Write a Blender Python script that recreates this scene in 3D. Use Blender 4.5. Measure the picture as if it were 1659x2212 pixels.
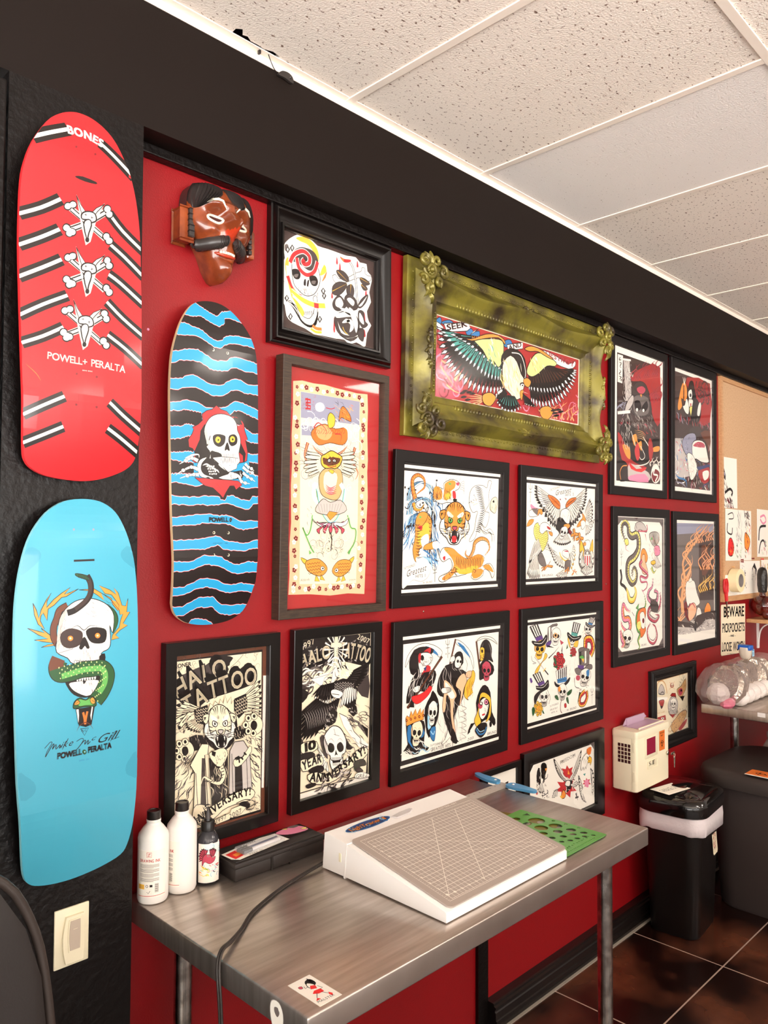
import bpy, bmesh, math, random
from mathutils import Vector, Matrix
S = bpy.context.scene
for o in list(bpy.data.objects): bpy.data.objects.remove(o, do_unlink=True)
PI = math.pi
EYE = 1.66          # camera height; the camera stands at x=0, y=0; the red wall is the plane y=WY
WY = 1.67           # red wall
CY = 1.583          # face of the black column and of the soffit
CZ = 2.884          # ceiling
TZ = 0.863          # steel table top

# ---------------------------------------------------------------- camera
cam = bpy.data.cameras.new('camera'); co = bpy.data.objects.new('camera', cam); S.collection.objects.link(co)
cam.sensor_fit = 'VERTICAL'; cam.sensor_height = 36.0; cam.sensor_width = 27.0
cam.lens = 36.0 * 1691.345 / 2212.0
cam.clip_start = 0.02; cam.clip_end = 60
def cam_matrix(yaw, pitch, roll):
    F = Vector((math.sin(yaw)*math.cos(pitch), math.cos(yaw)*math.cos(pitch), math.sin(pitch)))
    r = F.cross(Vector((0,0,1))).normalized(); u = r.cross(F)
    c, s = math.cos(roll), math.sin(roll)
    r2 = c*r + s*u; u2 = -s*r + c*u
    m = Matrix((r2, u2, -F)).transposed().to_4x4(); m.translation = (0,0,EYE); return m
co.matrix_world = cam_matrix(0.79281391, 0.03556593, 0.0041769)
S.camera = co

# ---------------------------------------------------------------- light and exposure
S.view_settings.view_transform = 'Standard'; S.view_settings.look = 'None'
S.view_settings.gamma = 1.0; S.view_settings.exposure = -0.04; S.view_settings.use_curve_mapping = False
wd = bpy.data.worlds.new('world'); S.world = wd; wd.use_nodes = True
wn = wd.node_tree; bg = wn.nodes['Background']; bg.inputs[0].default_value = (1.0, 0.965, 0.925, 1)
g_ = wn.nodes.new('ShaderNodeTexCoord'); sx_ = wn.nodes.new('ShaderNodeSeparateXYZ'); mr = wn.nodes.new('ShaderNodeMapRange')
wn.links.new(g_.outputs['Generated'], sx_.inputs[0]); wn.links.new(sx_.outputs[2], mr.inputs[0]); wn.links.new(mr.outputs[0], bg.inputs[1])
for i_, v_ in ((1, -0.03), (2, 0.03), (3, 15.0), (4, 1.3)): mr.inputs[i_].default_value = v_   # bright glow added below the horizon to lift the ceiling, dim above
TROFFERS = [(2.98, -1.16, 36), (4.80, -1.16, 36), (1.15, -3.6, 34), (2.98, -3.6, 34), (4.80, -3.6, 34)]
LAMP_COL = (1.0, 0.90, 0.80)

# ---------------------------------------------------------------- helpers
def lin(c):
    def f(v):
        v /= 255.0
        return v/12.92 if v <= 0.04045 else ((v+0.055)/1.055)**2.4
    return tuple(f(v) for v in c)
MATS = {}
def mat(name, rgb, rough=0.5, metal=0.0, spec=0.5, coat=0.0, noise=None, bump=None, emit=None, alpha=1.0, trans=0.0, aniso=0.0):
    """Principled material; noise=(scale, rgb2, lo, hi, stretch), bump=(scale, strength, distance)"""
    if name in MATS: return MATS[name]
    m = bpy.data.materials.new(name); m.use_nodes = True; MATS[name] = m
    nt = m.node_tree; b = nt.nodes['Principled BSDF']
    b.inputs['Base Color'].default_value = (*lin(rgb), 1)
    b.inputs['Roughness'].default_value = rough; b.inputs['Metallic'].default_value = metal
    b.inputs['Specular IOR Level'].default_value = spec
    b.inputs['Coat Weight'].default_value = coat; b.inputs['Coat Roughness'].default_value = 0.08
    b.inputs['Alpha'].default_value = alpha
    b.inputs['Transmission Weight'].default_value = trans
    b.inputs['Anisotropic'].default_value = aniso
    if emit: b.inputs['Emission Color'].default_value = (*lin(emit[0]), 1); b.inputs['Emission Strength'].default_value = emit[1]
    if noise or bump:
        tc = nt.nodes.new('ShaderNodeTexCoord'); mp = nt.nodes.new('ShaderNodeMapping'); nt.links.new(tc.outputs['Object'], mp.inputs[0])
    if noise:
        sc, rgb2, lo, hi = noise[:4]
        if len(noise) > 4: mp.inputs['Scale'].default_value = noise[4]
        n = nt.nodes.new('ShaderNodeTexNoise'); n.inputs['Scale'].default_value = sc; n.inputs['Detail'].default_value = 6
        nt.links.new(mp.outputs[0], n.inputs['Vector'])
        r = nt.nodes.new('ShaderNodeValToRGB'); r.color_ramp.elements[0].position = lo; r.color_ramp.elements[1].position = hi
        r.color_ramp.elements[0].color = (*lin(rgb), 1); r.color_ramp.elements[1].color = (*lin(rgb2), 1)
        nt.links.new(n.outputs['Fac'], r.inputs[0]); nt.links.new(r.outputs[0], b.inputs['Base Color'])
    if bump:
        n2 = nt.nodes.new('ShaderNodeTexNoise'); n2.inputs['Scale'].default_value = bump[0]; n2.inputs['Detail'].default_value = 4
        nt.links.new(mp.outputs[0] if len(bump) > 3 else tc.outputs['Object'], n2.inputs['Vector'])
        bp = nt.nodes.new('ShaderNodeBump'); bp.inputs['Strength'].default_value = bump[1]; bp.inputs['Distance'].default_value = bump[2]
        nt.links.new(n2.outputs['Fac'], bp.inputs['Height']); nt.links.new(bp.outputs[0], b.inputs['Normal'])
    return m

def link(o, parent=None):
    S.collection.objects.link(o)
    if parent is not None: o.parent = parent
    return o
def tag(o, label=None, cat=None, group=None, kind=None):
    if label: o['label'] = label
    if cat: o['category'] = cat
    if group: o['group'] = group
    if kind: o['kind'] = kind
    return o
def thing(name, label, cat, loc=(0,0,0), rot=(0,0,0), group=None):
    o = bpy.data.objects.new(name, None); link(o); o.location = loc; o.rotation_euler = rot; o.empty_display_size = 0.05
    return tag(o, label, cat, group)
def mobj(name, verts, faces, mats, parent=None, idx=None, smooth=None, loc=None, rot=None):
    me = bpy.data.meshes.new(name); me.from_pydata([tuple(v) for v in verts], [], faces)
    if not isinstance(mats, (list, tuple)): mats = [mats]
    for m in mats: me.materials.append(m)
    if idx: me.polygons.foreach_set('material_index', idx)
    me.update()
    if smooth is not None:
        me.shade_smooth()
        me.set_sharp_from_angle(angle=math.radians(smooth))
    o = bpy.data.objects.new(name, me); link(o, parent)
    if loc: o.location = loc
    if rot: o.rotation_euler = rot
    return o
class MB:
    """collects geometry for ONE mesh object"""
    def __init__(s): s.v = []; s.f = []; s.i = []
    def add(s, v, f, mi=0):
        n = len(s.v); s.v += [tuple(p) for p in v]; s.f += [tuple(a+n for a in q) for q in f]; s.i += [mi]*len(f); return s
    def box(s, x0, x1, y0, y1, z0, z1, mi=0, bev=0.0, seg=2):
        bm = bmesh.new(); bmesh.ops.create_cube(bm, size=1)
        for v in bm.verts: v.co = Vector(((x0+x1)/2+v.co.x*(x1-x0), (y0+y1)/2+v.co.y*(y1-y0), (z0+z1)/2+v.co.z*(z1-z0)))
        if bev: bmesh.ops.bevel(bm, geom=bm.edges[:]+bm.verts[:], offset=bev, segments=seg, profile=0.5, affect='EDGES')
        bm.verts.index_update()
        s.add([v.co[:] for v in bm.verts], [[v.index for v in f.verts] for f in bm.faces], mi); bm.free(); return s
    def lathe(s, prof, seg=32, c=(0,0,0), mi=0, sx=1, sy=1):
        v = []; n = len(prof)
        for k in range(seg):
            a = 2*PI*k/seg
            for r, z in prof: v.append((c[0]+r*math.cos(a)*sx, c[1]+r*math.sin(a)*sy, c[2]+z))
        f = []
        for k in range(seg):
            k2 = (k+1) % seg
            for j in range(n-1): f.append((k*n+j, k2*n+j, k2*n+j+1, k*n+j+1))
        if prof[0][0] > 1e-6: f.append(tuple(k*n for k in range(seg))[::-1])
        if prof[-1][0] > 1e-6: f.append(tuple(k*n+n-1 for k in range(seg)))
        return s.add(v, f, mi)
    def tube(s, pts, r, seg=10, mi=0, caps=True):
        pts = [Vector(p) for p in pts]; v = []; f = []; n = len(pts)
        rr = r if isinstance(r, (list, tuple)) else [r]*n
        up = Vector((0,0,1))
        t0 = (pts[1]-pts[0]).normalized()
        if abs(t0.dot(up)) > 0.95: up = Vector((0,1,0))
        nx = t0.cross(up).normalized()
        for k in range(n):
            t = (pts[min(k+1, n-1)]-pts[max(k-1, 0)]).normalized()
            nx = (nx - t*nx.dot(t)).normalized(); ny = t.cross(nx)
            for j in range(seg):
                a = 2*PI*j/seg; v.append(pts[k] + (nx*math.cos(a)+ny*math.sin(a))*rr[k])
        for k in range(n-1):
            for j in range(seg):
                j2 = (j+1) % seg; f.append((k*seg+j, k*seg+j2, (k+1)*seg+j2, (k+1)*seg+j))
        if caps: f.append(tuple(range(seg))[::-1]); f.append(tuple((n-1)*seg+j for j in range(seg)))
        return s.add(v, f, mi)
    def prism(s, outline, a, b, axis='y', mi=0):
        """outline of (p,q) swept between a and b along axis; p,q are the two other axes in order"""
        def pt(p, q, t): return {'y': (p, t, q), 'z': (p, q, t), 'x': (t, p, q)}[axis]
        n = len(outline); v = [pt(p, q, a) for p, q in outline]+[pt(p, q, b) for p, q in outline]
        f = [tuple(range(n))[::-1], tuple(range(n, 2*n))]+[(k, (k+1) % n, n+(k+1) % n, n+k) for k in range(n)]
        return s.add(v, f, mi)
    def loft(s, loops, mi=0, cap=True, closed=True):
        n = len(loops[0]); v = [p for L in loops for p in L]; f = []
        for a in range(len(loops)-1):
            for k in range(n if closed else n-1):
                k2 = (k+1) % n; f.append((a*n+k, a*n+k2, (a+1)*n+k2, (a+1)*n+k))
        if cap: f.append(tuple(range(n))[::-1]); f.append(tuple((len(loops)-1)*n+k for k in range(n)))
        return s.add(v, f, mi)
    def ball(s, c, r, mi=0, seg=12, rings=8, sc=(1,1,1)):
        prof = [(max(math.sin(PI*k/rings), 0)*r, -math.cos(PI*k/rings)*r) for k in range(rings+1)]
        v = []; f = []; n = rings+1
        for k in range(seg):
            a = 2*PI*k/seg
            for q, z in prof: v.append((c[0]+q*math.cos(a)*sc[0], c[1]+q*math.sin(a)*sc[1], c[2]+z*sc[2]))
        for k in range(seg):
            k2 = (k+1) % seg
            for j in range(rings): f.append((k*n+j, k2*n+j, k2*n+j+1, k*n+j+1))
        return s.add(v, f, mi)
    def build(s, name, mats, parent=None, smooth=35, loc=None, rot=None):
        bm = bmesh.new(); me = bpy.data.meshes.new(name)
        me.from_pydata(s.v, [], s.f)
        if not isinstance(mats, (list, tuple)): mats = [mats]
        for m in mats: me.materials.append(m)
        me.polygons.foreach_set('material_index', s.i)
        bm.from_mesh(me); bmesh.ops.remove_doubles(bm, verts=bm.verts[:], dist=1e-6)
        bmesh.ops.recalc_face_normals(bm, faces=bm.faces[:]); bm.to_mesh(me); bm.free()
        if smooth is not None:
            me.shade_smooth(); me.set_sharp_from_angle(angle=math.radians(smooth))
        o = bpy.data.objects.new(name, me); link(o, parent)
        if loc: o.location = loc
        if rot: o.rotation_euler = rot
        return o
def rrect(w, d, r, n=5, cx=0, cy=0):
    """rounded rectangle outline, counter-clockwise"""
    out = []
    for (sx, sy, a0) in ((1, 1, 0), (-1, 1, PI/2), (-1, -1, PI), (1, -1, 1.5*PI)):
        for k in range(n+1):
            a = a0+PI/2*k/n; out.append((cx+sx*(w/2-r)+r*math.cos(a), cy+sy*(d/2-r)+r*math.sin(a)))
    return out
def catmull(pts, closed, n=4):
    m = len(pts); out = []
    if m < 3: return list(pts)
    rng = range(m if closed else m-1)
    for i in rng:
        if closed: p0, p1, p2, p3 = pts[i-1], pts[i], pts[(i+1) % m], pts[(i+2) % m]
        else: p0, p1, p2, p3 = pts[max(i-1, 0)], pts[i], pts[i+1], pts[min(i+2, m-1)]
        for k in range(n):
            t = k/n; t2 = t*t; t3 = t2*t
            out.append(tuple(0.5*((2*p1[j])+(-p0[j]+p2[j])*t+(2*p0[j]-5*p1[j]+4*p2[j]-p3[j])*t2+(-p0[j]+3*p1[j]-3*p2[j]+p3[j])*t3) for j in range(len(p1))))
    if not closed: out.append(tuple(pts[-1]))
    return out
# ---------------------------------------------------------------- printed artwork: flat inked shapes, built as thin layers of one mesh
PAL = dict(k=(24,14,12), w=(244,238,226), c=(240,226,196), g=(112,102,98), l=(196,187,180), m=(66,56,54), r=(196,44,48), R=(232,44,44), d=(118,20,28),
  o=(226,118,48), O=(246,150,60), y=(244,188,62), Y=(240,226,120), b=(52,120,176), s=(42,176,220), S=(158,205,228), G=(98,172,86), e=(38,84,44), p=(232,140,170), P=(92,56,132),
  B=(104,56,34), n=(214,168,112), T=(80,160,150), f=(250,190,150), q=(190,70,90), v=(150,150,170), z=(60,42,38), u=(40,60,110), x=(58,12,14), a=(236,240,240), i=(205,215,140), h=(170,40,40), j=(206,36,42), t=(78,176,202))
def pm(k): return mat('print_ink_'+k if k.islower() else 'print_ink_deep_'+k.lower(), PAL[k], rough=0.55, spec=0.3)
_gl = {}
def glyph(ch):
    if ch in _gl: return _gl[ch]
    cu = bpy.data.curves.new('t', 'FONT'); cu.body = ch; cu.size = 1.0; cu.resolution_u = 3
    ob = bpy.data.objects.new('t', cu); me = ob.to_mesh()
    v = [(p.co.x, p.co.y) for p in me.vertices]; f = [tuple(q.vertices) for q in me.polygons]
    ob.to_mesh_clear(); bpy.data.objects.remove(ob); bpy.data.curves.remove(cu)
    if v:
        x0 = min(p[0] for p in v); x1 = max(p[0] for p in v)
        v = [(p[0]-x0, p[1]/0.73) for p in v]; w = x1-x0
    else: w = 0.0
    _gl[ch] = (v, f, w); return _gl[ch]
class Art:
    """x to the right, y DOWN, in metres on the sheet"""
    def __init__(s, clip=None): s.sh = []; s.clip = clip; s.xf = lambda p: p
    def raw(s, v, f, col): s.sh.append((v, f, col))
    def _clip(s, pts):
        C = s.clip; n = len(C); out = pts
        for i in range(n):
            a, b = C[i], C[(i+1) % n]; inp = out; out = []
            if not inp: return []
            ex, ey = b[0]-a[0], b[1]-a[1]
            def side(p): return ex*(p[1]-a[1])-ey*(p[0]-a[0])
            for j in range(len(inp)):
                p, q = inp[j-1], inp[j]; sp, sq = side(p), side(q)
                if (sp >= 0) != (sq >= 0):
                    t = sp/(sp-sq); out.append((p[0]+(q[0]-p[0])*t, p[1]+(q[1]-p[1])*t))
                if sq >= 0: out.append(q)
        return out
    def poly(s, col, pts, sm=0):
        if sm: pts = catmull(pts, True, sm)
        pts = [s.xf(p) for p in pts]
        if s.clip: pts = s._clip(pts)
        if len(pts) < 3: return
        s.sh.append((pts, [tuple(range(len(pts)))], col))
    def line(s, col, w, pts, sm=0, tap=0):
        """tap: 0 even, 1 thins towards the end, 2 thins at both ends"""
        if sm: pts = catmull(pts, False, sm)
        pts = [s.xf(p) for p in pts]; n = len(pts); L = []; R = []
        if n < 2: return
        for i, p in enumerate(pts):
            a = pts[max(i-1, 0)]; b = pts[min(i+1, n-1)]; dx, dy = b[0]-a[0], b[1]-a[1]; d = math.hypot(dx, dy) or 1e-9
            t = i/(n-1); k = 1.0 if tap == 0 else (1-t*0.92 if tap == 1 else max(0.08, math.sin(PI*t)))
            ox, oy = -dy/d*w*k/2, dx/d*w*k/2
            L.append((p[0]+ox, p[1]+oy)); R.append((p[0]-ox, p[1]-oy))
        if s.clip:
            for i in range(n-1):
                q = s._clip([L[i], L[i+1], R[i+1], R[i]]) or s._clip([L[i], R[i], R[i+1], L[i+1]])
                if len(q) > 2: s.sh.append((q, [tuple(range(len(q)))], col))
        else: s.sh.append((L+R[::-1], [(i, i+1, 2*n-2-i, 2*n-1-i) for i in range(n-1)], col))
    def band(s, col, A_, B_):
        V = []; F = []
        for i in range(len(A_)-1):
            q = [A_[i], A_[i+1], B_[i+1], B_[i]]; q = s._clip(q) if s.clip else q
            if len(q) > 2: F.append(tuple(range(len(V), len(V)+len(q)))); V += q
        if V: s.sh.append((V, F, col))
    def ell(s, col, c, rx, ry, rot=0, n=18):
        cr, sr = math.cos(rot), math.sin(rot)
        s.poly(col, [(c[0]+rx*math.cos(2*PI*k/n)*cr-ry*math.sin(2*PI*k/n)*sr, c[1]+rx*math.cos(2*PI*k/n)*sr+ry*math.sin(2*PI*k/n)*cr) for k in range(n)])
    def out(s, col, pts, ow, oc='k', sm=0):
        """outlined shape"""
        s.poly(col, pts, sm); q = catmull(pts, True, sm) if sm else list(pts); s.line(oc, ow, q+[q[0]])
    def frame3(s, c, r, d):
        """enter a unit frame: c centre, r the point at (1,0), d the point at (0,1)"""
        s._s = s.xf; s.xf = lambda p: (c[0]+(r[0]-c[0])*p[0]+(d[0]-c[0])*p[1], c[1]+(r[1]-c[1])*p[0]+(d[1]-c[1])*p[1])
        return (math.hypot(r[0]-c[0], r[1]-c[1])+math.hypot(d[0]-c[0], d[1]-c[1]))/2
    def end(s): s.xf = s._s
    def text(s, txt, col, base, h, bold=0.0, gap=0.12, slant=0.0):
        gl = [glyph(ch) for ch in txt]; W = sum((g[2] if g[0] else 0.35)+gap for g in gl)-gap
        pts = [tuple(p) for p in base]; seg = [math.hypot(b[0]-a[0], b[1]-a[1]) for a, b in zip(pts, pts[1:])]; T = sum(seg)
        def at(t):
            t = min(max(t, 0), T-1e-9)
            for i, l in enumerate(seg):
                if t <= l or i == len(seg)-1:
                    a, b = pts[i], pts[i+1]; k = t/l; return (a[0]+(b[0]-a[0])*k, a[1]+(b[1]-a[1])*k), ((b[0]-a[0])/l, (b[1]-a[1])/l)
                t -= l
        k = T/W; x = 0
        for g in gl:
            w = g[2] if g[0] else 0.35
            if g[0]:
                (ox, oy), (dx, dy) = at((x+w/2)*k); V = []
                for ofs in ((0, 0), (bold, 0), (0, bold), (bold, bold)) if bold else ((0, 0),):
                    V = [((px-w/2+ofs[0]+slant*py)*k, -(py+ofs[1])*h) for px, py in g[0]]
                    V = [s.xf((ox+a*dx-b*dy, oy+a*dy+b*dx)) for a, b in V]
                    s.sh.append((V, g[1], col))
            x += w+gap
    def build(s, name, parent, base_col=None, rect=None, loc=(0,0,0), eps=5e-5, wrap=None, cuts=None, rot=None, kinds=None):
        """sheet lies in local x,-z plane, layers rising towards -y"""
        boxes = []; lay = []
        for v, f, c in s.sh:
            xs = [p[0] for p in v]; ys = [p[1] for p in v]; bb = (min(xs), max(xs), min(ys), max(ys)); l = 1
            for (q, lq, cq) in boxes:
                if lq >= l and q[0] < bb[1] and q[1] > bb[0] and q[2] < bb[3] and q[3] > bb[2] and cq != c: l = lq+1
                elif lq > l and q[0] < bb[1] and q[1] > bb[0] and q[2] < bb[3] and q[3] > bb[2]: l = lq
            boxes.append((bb, l, c)); lay.append(l)
        V = []; F = []; I = []; names = []
        def mi(c):
            if c not in names: names.append(c)
            return names.index(c)
        if rect:
            if len(rect) == 4 and not isinstance(rect[0], (tuple, list)): x0, x1, y0, y1 = rect; rect = [(x0, y0), (x1, y0), (x1, y1), (x0, y1)]
            n = len(V); m = len(rect); V += [(x, 0.0, -y) for x, y in rect]+[(x, 0.0006, -y) for x, y in rect]
            F.append(tuple(range(n, n+m))); F.append(tuple(range(n+m, n+2*m))[::-1])
            F += [(n+i, n+(i+1) % m, n+m+(i+1) % m, n+m+i) for i in range(m)]; I += [mi(base_col)]*(m+2)
        for (v, f, c), l in zip(s.sh, lay):
            n = len(V); V += [(x, -eps*l, -y) for x, y in v]; F += [tuple(a+n for a in q) for q in f]; I += [mi(c)]*len(f)
        me = bpy.data.meshes.new(name); me.from_pydata(V, [], F)
        for c in names: me.materials.append((kinds or {}).get(c) or pm(c))
        me.polygons.foreach_set('material_index', I)
        if wrap:
            bm = bmesh.new(); bm.from_mesh(me)
            for pco, pno in cuts: bmesh.ops.bisect_plane(bm, geom=bm.verts[:]+bm.edges[:]+bm.faces[:], plane_co=pco, plane_no=pno, dist=1e-7)
            for v in bm.verts: v.co = wrap(v.co)
            bm.to_mesh(me); bm.free()
        me.update(); o = bpy.data.objects.new(name, me); link(o, parent); o.location = loc
        if rot: o.rotation_euler = rot
        return o
    # ---- motifs, each drawn inside a unit frame
    def skull(s, c, r, d, col='w', sh='g', jaw=1, eye='k', ow=0.05):
        q = s.frame3(c, r, d); ow *= q
        if jaw: s.out(col, [(-.52,.5),(-.42,.95),(-.1,1.05),(.25,1.0),(.48,.85),(.5,.45),(0,.3)], ow, sm=3); s.poly('k', [(-.38,.5),(.38,.48),(.3,.66),(-.3,.68)])
        s.out(col, [(-.62,-.75),(-.1,-1.0),(.5,-.88),(.88,-.4),(.86,.0),(.72,.25),(.5,.32),(.4,.52),(0,.58),(-.4,.54),(-.5,.32),(-.78,.2),(-.92,-.2),(-.86,-.5)], ow, sm=3)
        s.poly(sh, [(-.86,-.3),(-.8,-.6),(-.7,-.2),(-.66,.1),(-.5,.3),(-.78,.18)], 3)
        for k in range(5): s.line('k', ow*.6, [(-.84+k*.06, -.5+k*.09), (-.72+k*.05, -.15+k*.07)], tap=1)
        s.poly(eye, [(-.62,-.05),(-.45,-.24),(-.15,-.16),(-.1,.06),(-.3,.2),(-.56,.15)], 3); s.poly(eye, [(.15,-.16),(.45,-.26),(.66,-.06),(.58,.14),(.3,.2),(.12,.05)], 3)
        s.poly('k', [(0,.08),(.14,.34),(.02,.3),(-.12,.36)])
        for k in range(-3, 4): s.line('k', ow*.7, [(k*.11, .42), (k*.1, .57)]); s.line('k', ow*.6, [(k*.1, .68), (k*.09, .8)])
        s.line('k', ow*.7, [(.6,.32),(.5,.6),(.36,.66)], 3); s.line(sh, ow, [(-.55,-.32),(-.3,-.42),(-.06,-.24)], 3, 2); s.line(sh, ow, [(.1,-.26),(.4,-.42),(.66,-.24)], 3, 2)
        s.end()
    def rose(s, c, r, d, col='r', dk='d', ow=0.05, n=7):
        q = s.frame3(c, r, d); ow *= q
        for ring, rad, k in ((0, .78, n), (1, .52, n-1), (2, .3, n-2)):
            for i in range(k):
                a = 2*PI*i/k+ring*.6; x, y = rad*math.cos(a), rad*math.sin(a)
                s.poly('k', [(x+.34*math.cos(a+t)*(.9 if t else 1), y+.34*math.sin(a+t)) for t in (-1.7,-.9,0,.9,1.7)], 3)
                s.poly(col, [(x*.98+.27*math.cos(a+t), y*.98+.27*math.sin(a+t)) for t in (-1.6,-.8,0,.8,1.6)], 3)
                s.poly(dk, [(x*.8+.2*math.cos(a+t), y*.8+.2*math.sin(a+t)) for t in (2.2,PI,-2.2,-1.2,1.2)], 3)
        s.ell(col, (0,0), .24, .24); s.line('k', ow, [(.2*math.cos(t*.6)*(1-t/14), .2*math.sin(t*.6)*(1-t/14)) for t in range(13)])
        s.end()
    def fan(s, lead, tips, n, col='w', tip='k', w=1.0, ow=0.0006, mid=None):
        """feathers from a leading edge to a row of tips"""
        L = catmull(lead, False, 6); T = catmull(tips, False, 6)
        if col == 'w' and not mid: mid = 'l'
        def at(P, t): x = t*(len(P)-1); i = min(int(x), len(P)-2); k = x-i; return (P[i][0]+(P[i+1][0]-P[i][0])*k, P[i][1]+(P[i+1][1]-P[i][1])*k)
        for i in range(n):
            t = i/(n-1); a = at(L, t); b = at(T, t); a2 = at(T, min(1, t+1/n)); ln = math.hypot(b[0]-a[0], b[1]-a[1])
            sp = max(math.hypot(a2[0]-b[0], a2[1]-b[1]), ln*.1)*w*.62; ux, uy = (b[0]-a[0])/ln, (b[1]-a[1])/ln; nx, ny = -uy, ux
            P = [(a[0]+nx*sp*.5, a[1]+ny*sp*.5), (a[0]+ux*ln*.55+nx*sp*.62, a[1]+uy*ln*.55+ny*sp*.62), (a[0]+ux*ln*.88+nx*sp*.45, a[1]+uy*ln*.88+ny*sp*.45), b, (a[0]+ux*ln*.86-nx*sp*.4, a[1]+uy*ln*.86-ny*sp*.4), (a[0]+ux*ln*.5-nx*sp*.5, a[1]+uy*ln*.5-ny*sp*.5), (a[0]-nx*sp*.4, a[1]-ny*sp*.4)]
            e_ = .12*sp+.0007; s.poly('k', [(a[0]+(p[0]-a[0])*1.04+(e_ if j < 3 else -e_)*nx, a[1]+(p[1]-a[1])*1.04+(e_ if j < 3 else -e_)*ny) for j, p in enumerate(P)])
            s.poly(col, P)
            if mid: s.poly(mid, [(a[0], a[1]), (a[0]+ux*ln*.6+nx*sp*.25, a[1]+uy*ln*.6+ny*sp*.25), (a[0]+ux*ln*.6-nx*sp*.1, a[1]+uy*ln*.6-ny*sp*.1)])
            if tip: s.poly(tip, [P[2], P[3], P[4], (a[0]+ux*ln*.8, a[1]+uy*ln*.8)])
    def snake(s, pts, w, col, belly='y', band='k', sm=6, ow=.25, tap=1):
        P = catmull(pts, False, sm); n = len(P)
        s.line('k', w*(1+ow), P, tap=tap); s.line(col, w*.92, P, tap=tap)
        q = [(P[i][0]+(P[min(i+1,n-1)][1]-P[max(i-1,0)][1])/max(1e-9,math.hypot(P[min(i+1,n-1)][0]-P[max(i-1,0)][0],P[min(i+1,n-1)][1]-P[max(i-1,0)][1]))*w*.26*(1-.9*i/n*tap), P[i][1]-(P[min(i+1,n-1)][0]-P[max(i-1,0)][0])/max(1e-9,math.hypot(P[min(i+1,n-1)][0]-P[max(i-1,0)][0],P[min(i+1,n-1)][1]-P[max(i-1,0)][1]))*w*.26*(1-.9*i/n*tap)) for i in range(n)]
        s.line(belly, w*.36, q, tap=tap)
        if band:
            for i in range(1, n-2, 2):
                dx, dy = P[i+1][0]-P[i][0], P[i+1][1]-P[i][1]; d = math.hypot(dx, dy) or 1; k = w*.44*(1-.9*i/n*tap)
                s.line(band, w*.07, [(P[i][0]-dy/d*k, P[i][1]+dx/d*k), (P[i][0]+dx*.3, P[i][1]+dy*.3), (P[i][0]+dy/d*k, P[i][1]-dx/d*k)])
    def flame(s, pts, w, cols=('k','O','y'), sm=5):
        for j, c in enumerate(cols): s.line(c, w*(1-.3*j), pts, sm, 1)
    def tiger(s, c, r, d, col='O', ow=.045):
        G_, q_, r_ = ('w', 'l', 'k') if col == 'c' else ('G', 'q', 'r')
        q = s.frame3(c, r, d); ow *= q
        s.out('w', [(-.9,-.1),(-1.0,.3),(-.75,.6),(-.5,.75),(-.3,1.0),(0,1.05),(.3,1.0),(.5,.75),(.75,.6),(1.0,.3),(.9,-.1),(.5,-.8),(-.5,-.8)], ow, sm=3)
        for x in (-1, 1): s.out(col, [(x*.6,-.55),(x*1.0,-.5),(x*1.0,-.2),(x*.8,-.12)], ow, sm=2); s.poly('k', [(x*.82,-.42),(x*.96,-.42),(x*.92,-.24)])
        s.out(col, [(-.7,-.2),(-.55,-.7),(-.2,-.95),(.2,-.95),(.55,-.7),(.7,-.2),(.62,.3),(.3,.2),(.2,.4),(-.2,.4),(-.3,.2),(-.62,.3)], ow, sm=3)
        for x in (-1, 1):
            s.poly('w', [(x*.12,-.3),(x*.5,-.52),(x*.55,-.34),(x*.3,-.2)], 2); s.out(G_, [(x*.16,-.12),(x*.42,-.24),(x*.46,-.04),(x*.26,.04)], ow, sm=3); s.ell('k', (x*.32,-.1), .05, .07)
            for k in range(4): s.line('k', ow*1.3, [(x*(.72-.03*k), .0+k*.17), (x*(.5-.02*k), .06+k*.17), (x*.42, .02+k*.15)], 3, 1)
            for k in range(3): s.line('k', ow*1.2, [(x*(.12+.14*k), -.92+.06*k), (x*(.1+.1*k), -.66), (x*(.16+.1*k), -.5)], 3, 1)
            for k in range(3): s.line('k', ow*.5, [(x*.2, .42+.04*k), (x*.95, .3+.12*k)])
        s.out(q_, [(-.16,.2),(.16,.2),(.08,.36),(-.08,.36)], ow, sm=3)
        s.out('k', [(-.3,.5),(.3,.5),(.28,.85),(.1,.98),(-.1,.98),(-.28,.85)], ow, sm=3); s.poly(r_, [(-.14,.66),(.14,.66),(.12,.92),(-.12,.92)], 3)
        for x in (-.22, .22): s.poly('w', [(x-.05,.5),(x+.05,.5),(x,.7)]); s.poly('w', [(x*.8-.04,.92),(x*.8+.04,.92),(x*.8,.76)])
        s.end()
    def eagle_head(s, c, r, d, col='w', beak='y', ow=.05):
        q = s.frame3(c, r, d); ow *= q
        s.out(col, [(-.9,.9),(-1.0,.1),(-.6,-.6),(.0,-.9),(.55,-.6),(.6,-.1),(.3,.2),(.2,.9),(0,.6),(-.2,1.05),(-.45,.7),(-.65,1.1)], ow, sm=2)
        s.out(beak, [(.4,-.55),(.95,-.5),(1.15,-.1),(1.0,.4),(.86,.05),(.4,.15)], ow, sm=3); s.line('k', ow, [(.4,-.1),(.85,-.1)]); s.ell('k', (.22,-.3), .1, .09); s.line('k', ow*1.6, [(-.05,-.5),(.4,-.42)])
        for k in range(6): s.line('k', ow*.7, [(-.75+.2*k, -.3+.05*k), (-.72+.17*k, .25+.08*k)], tap=1)
        s.end()
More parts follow.
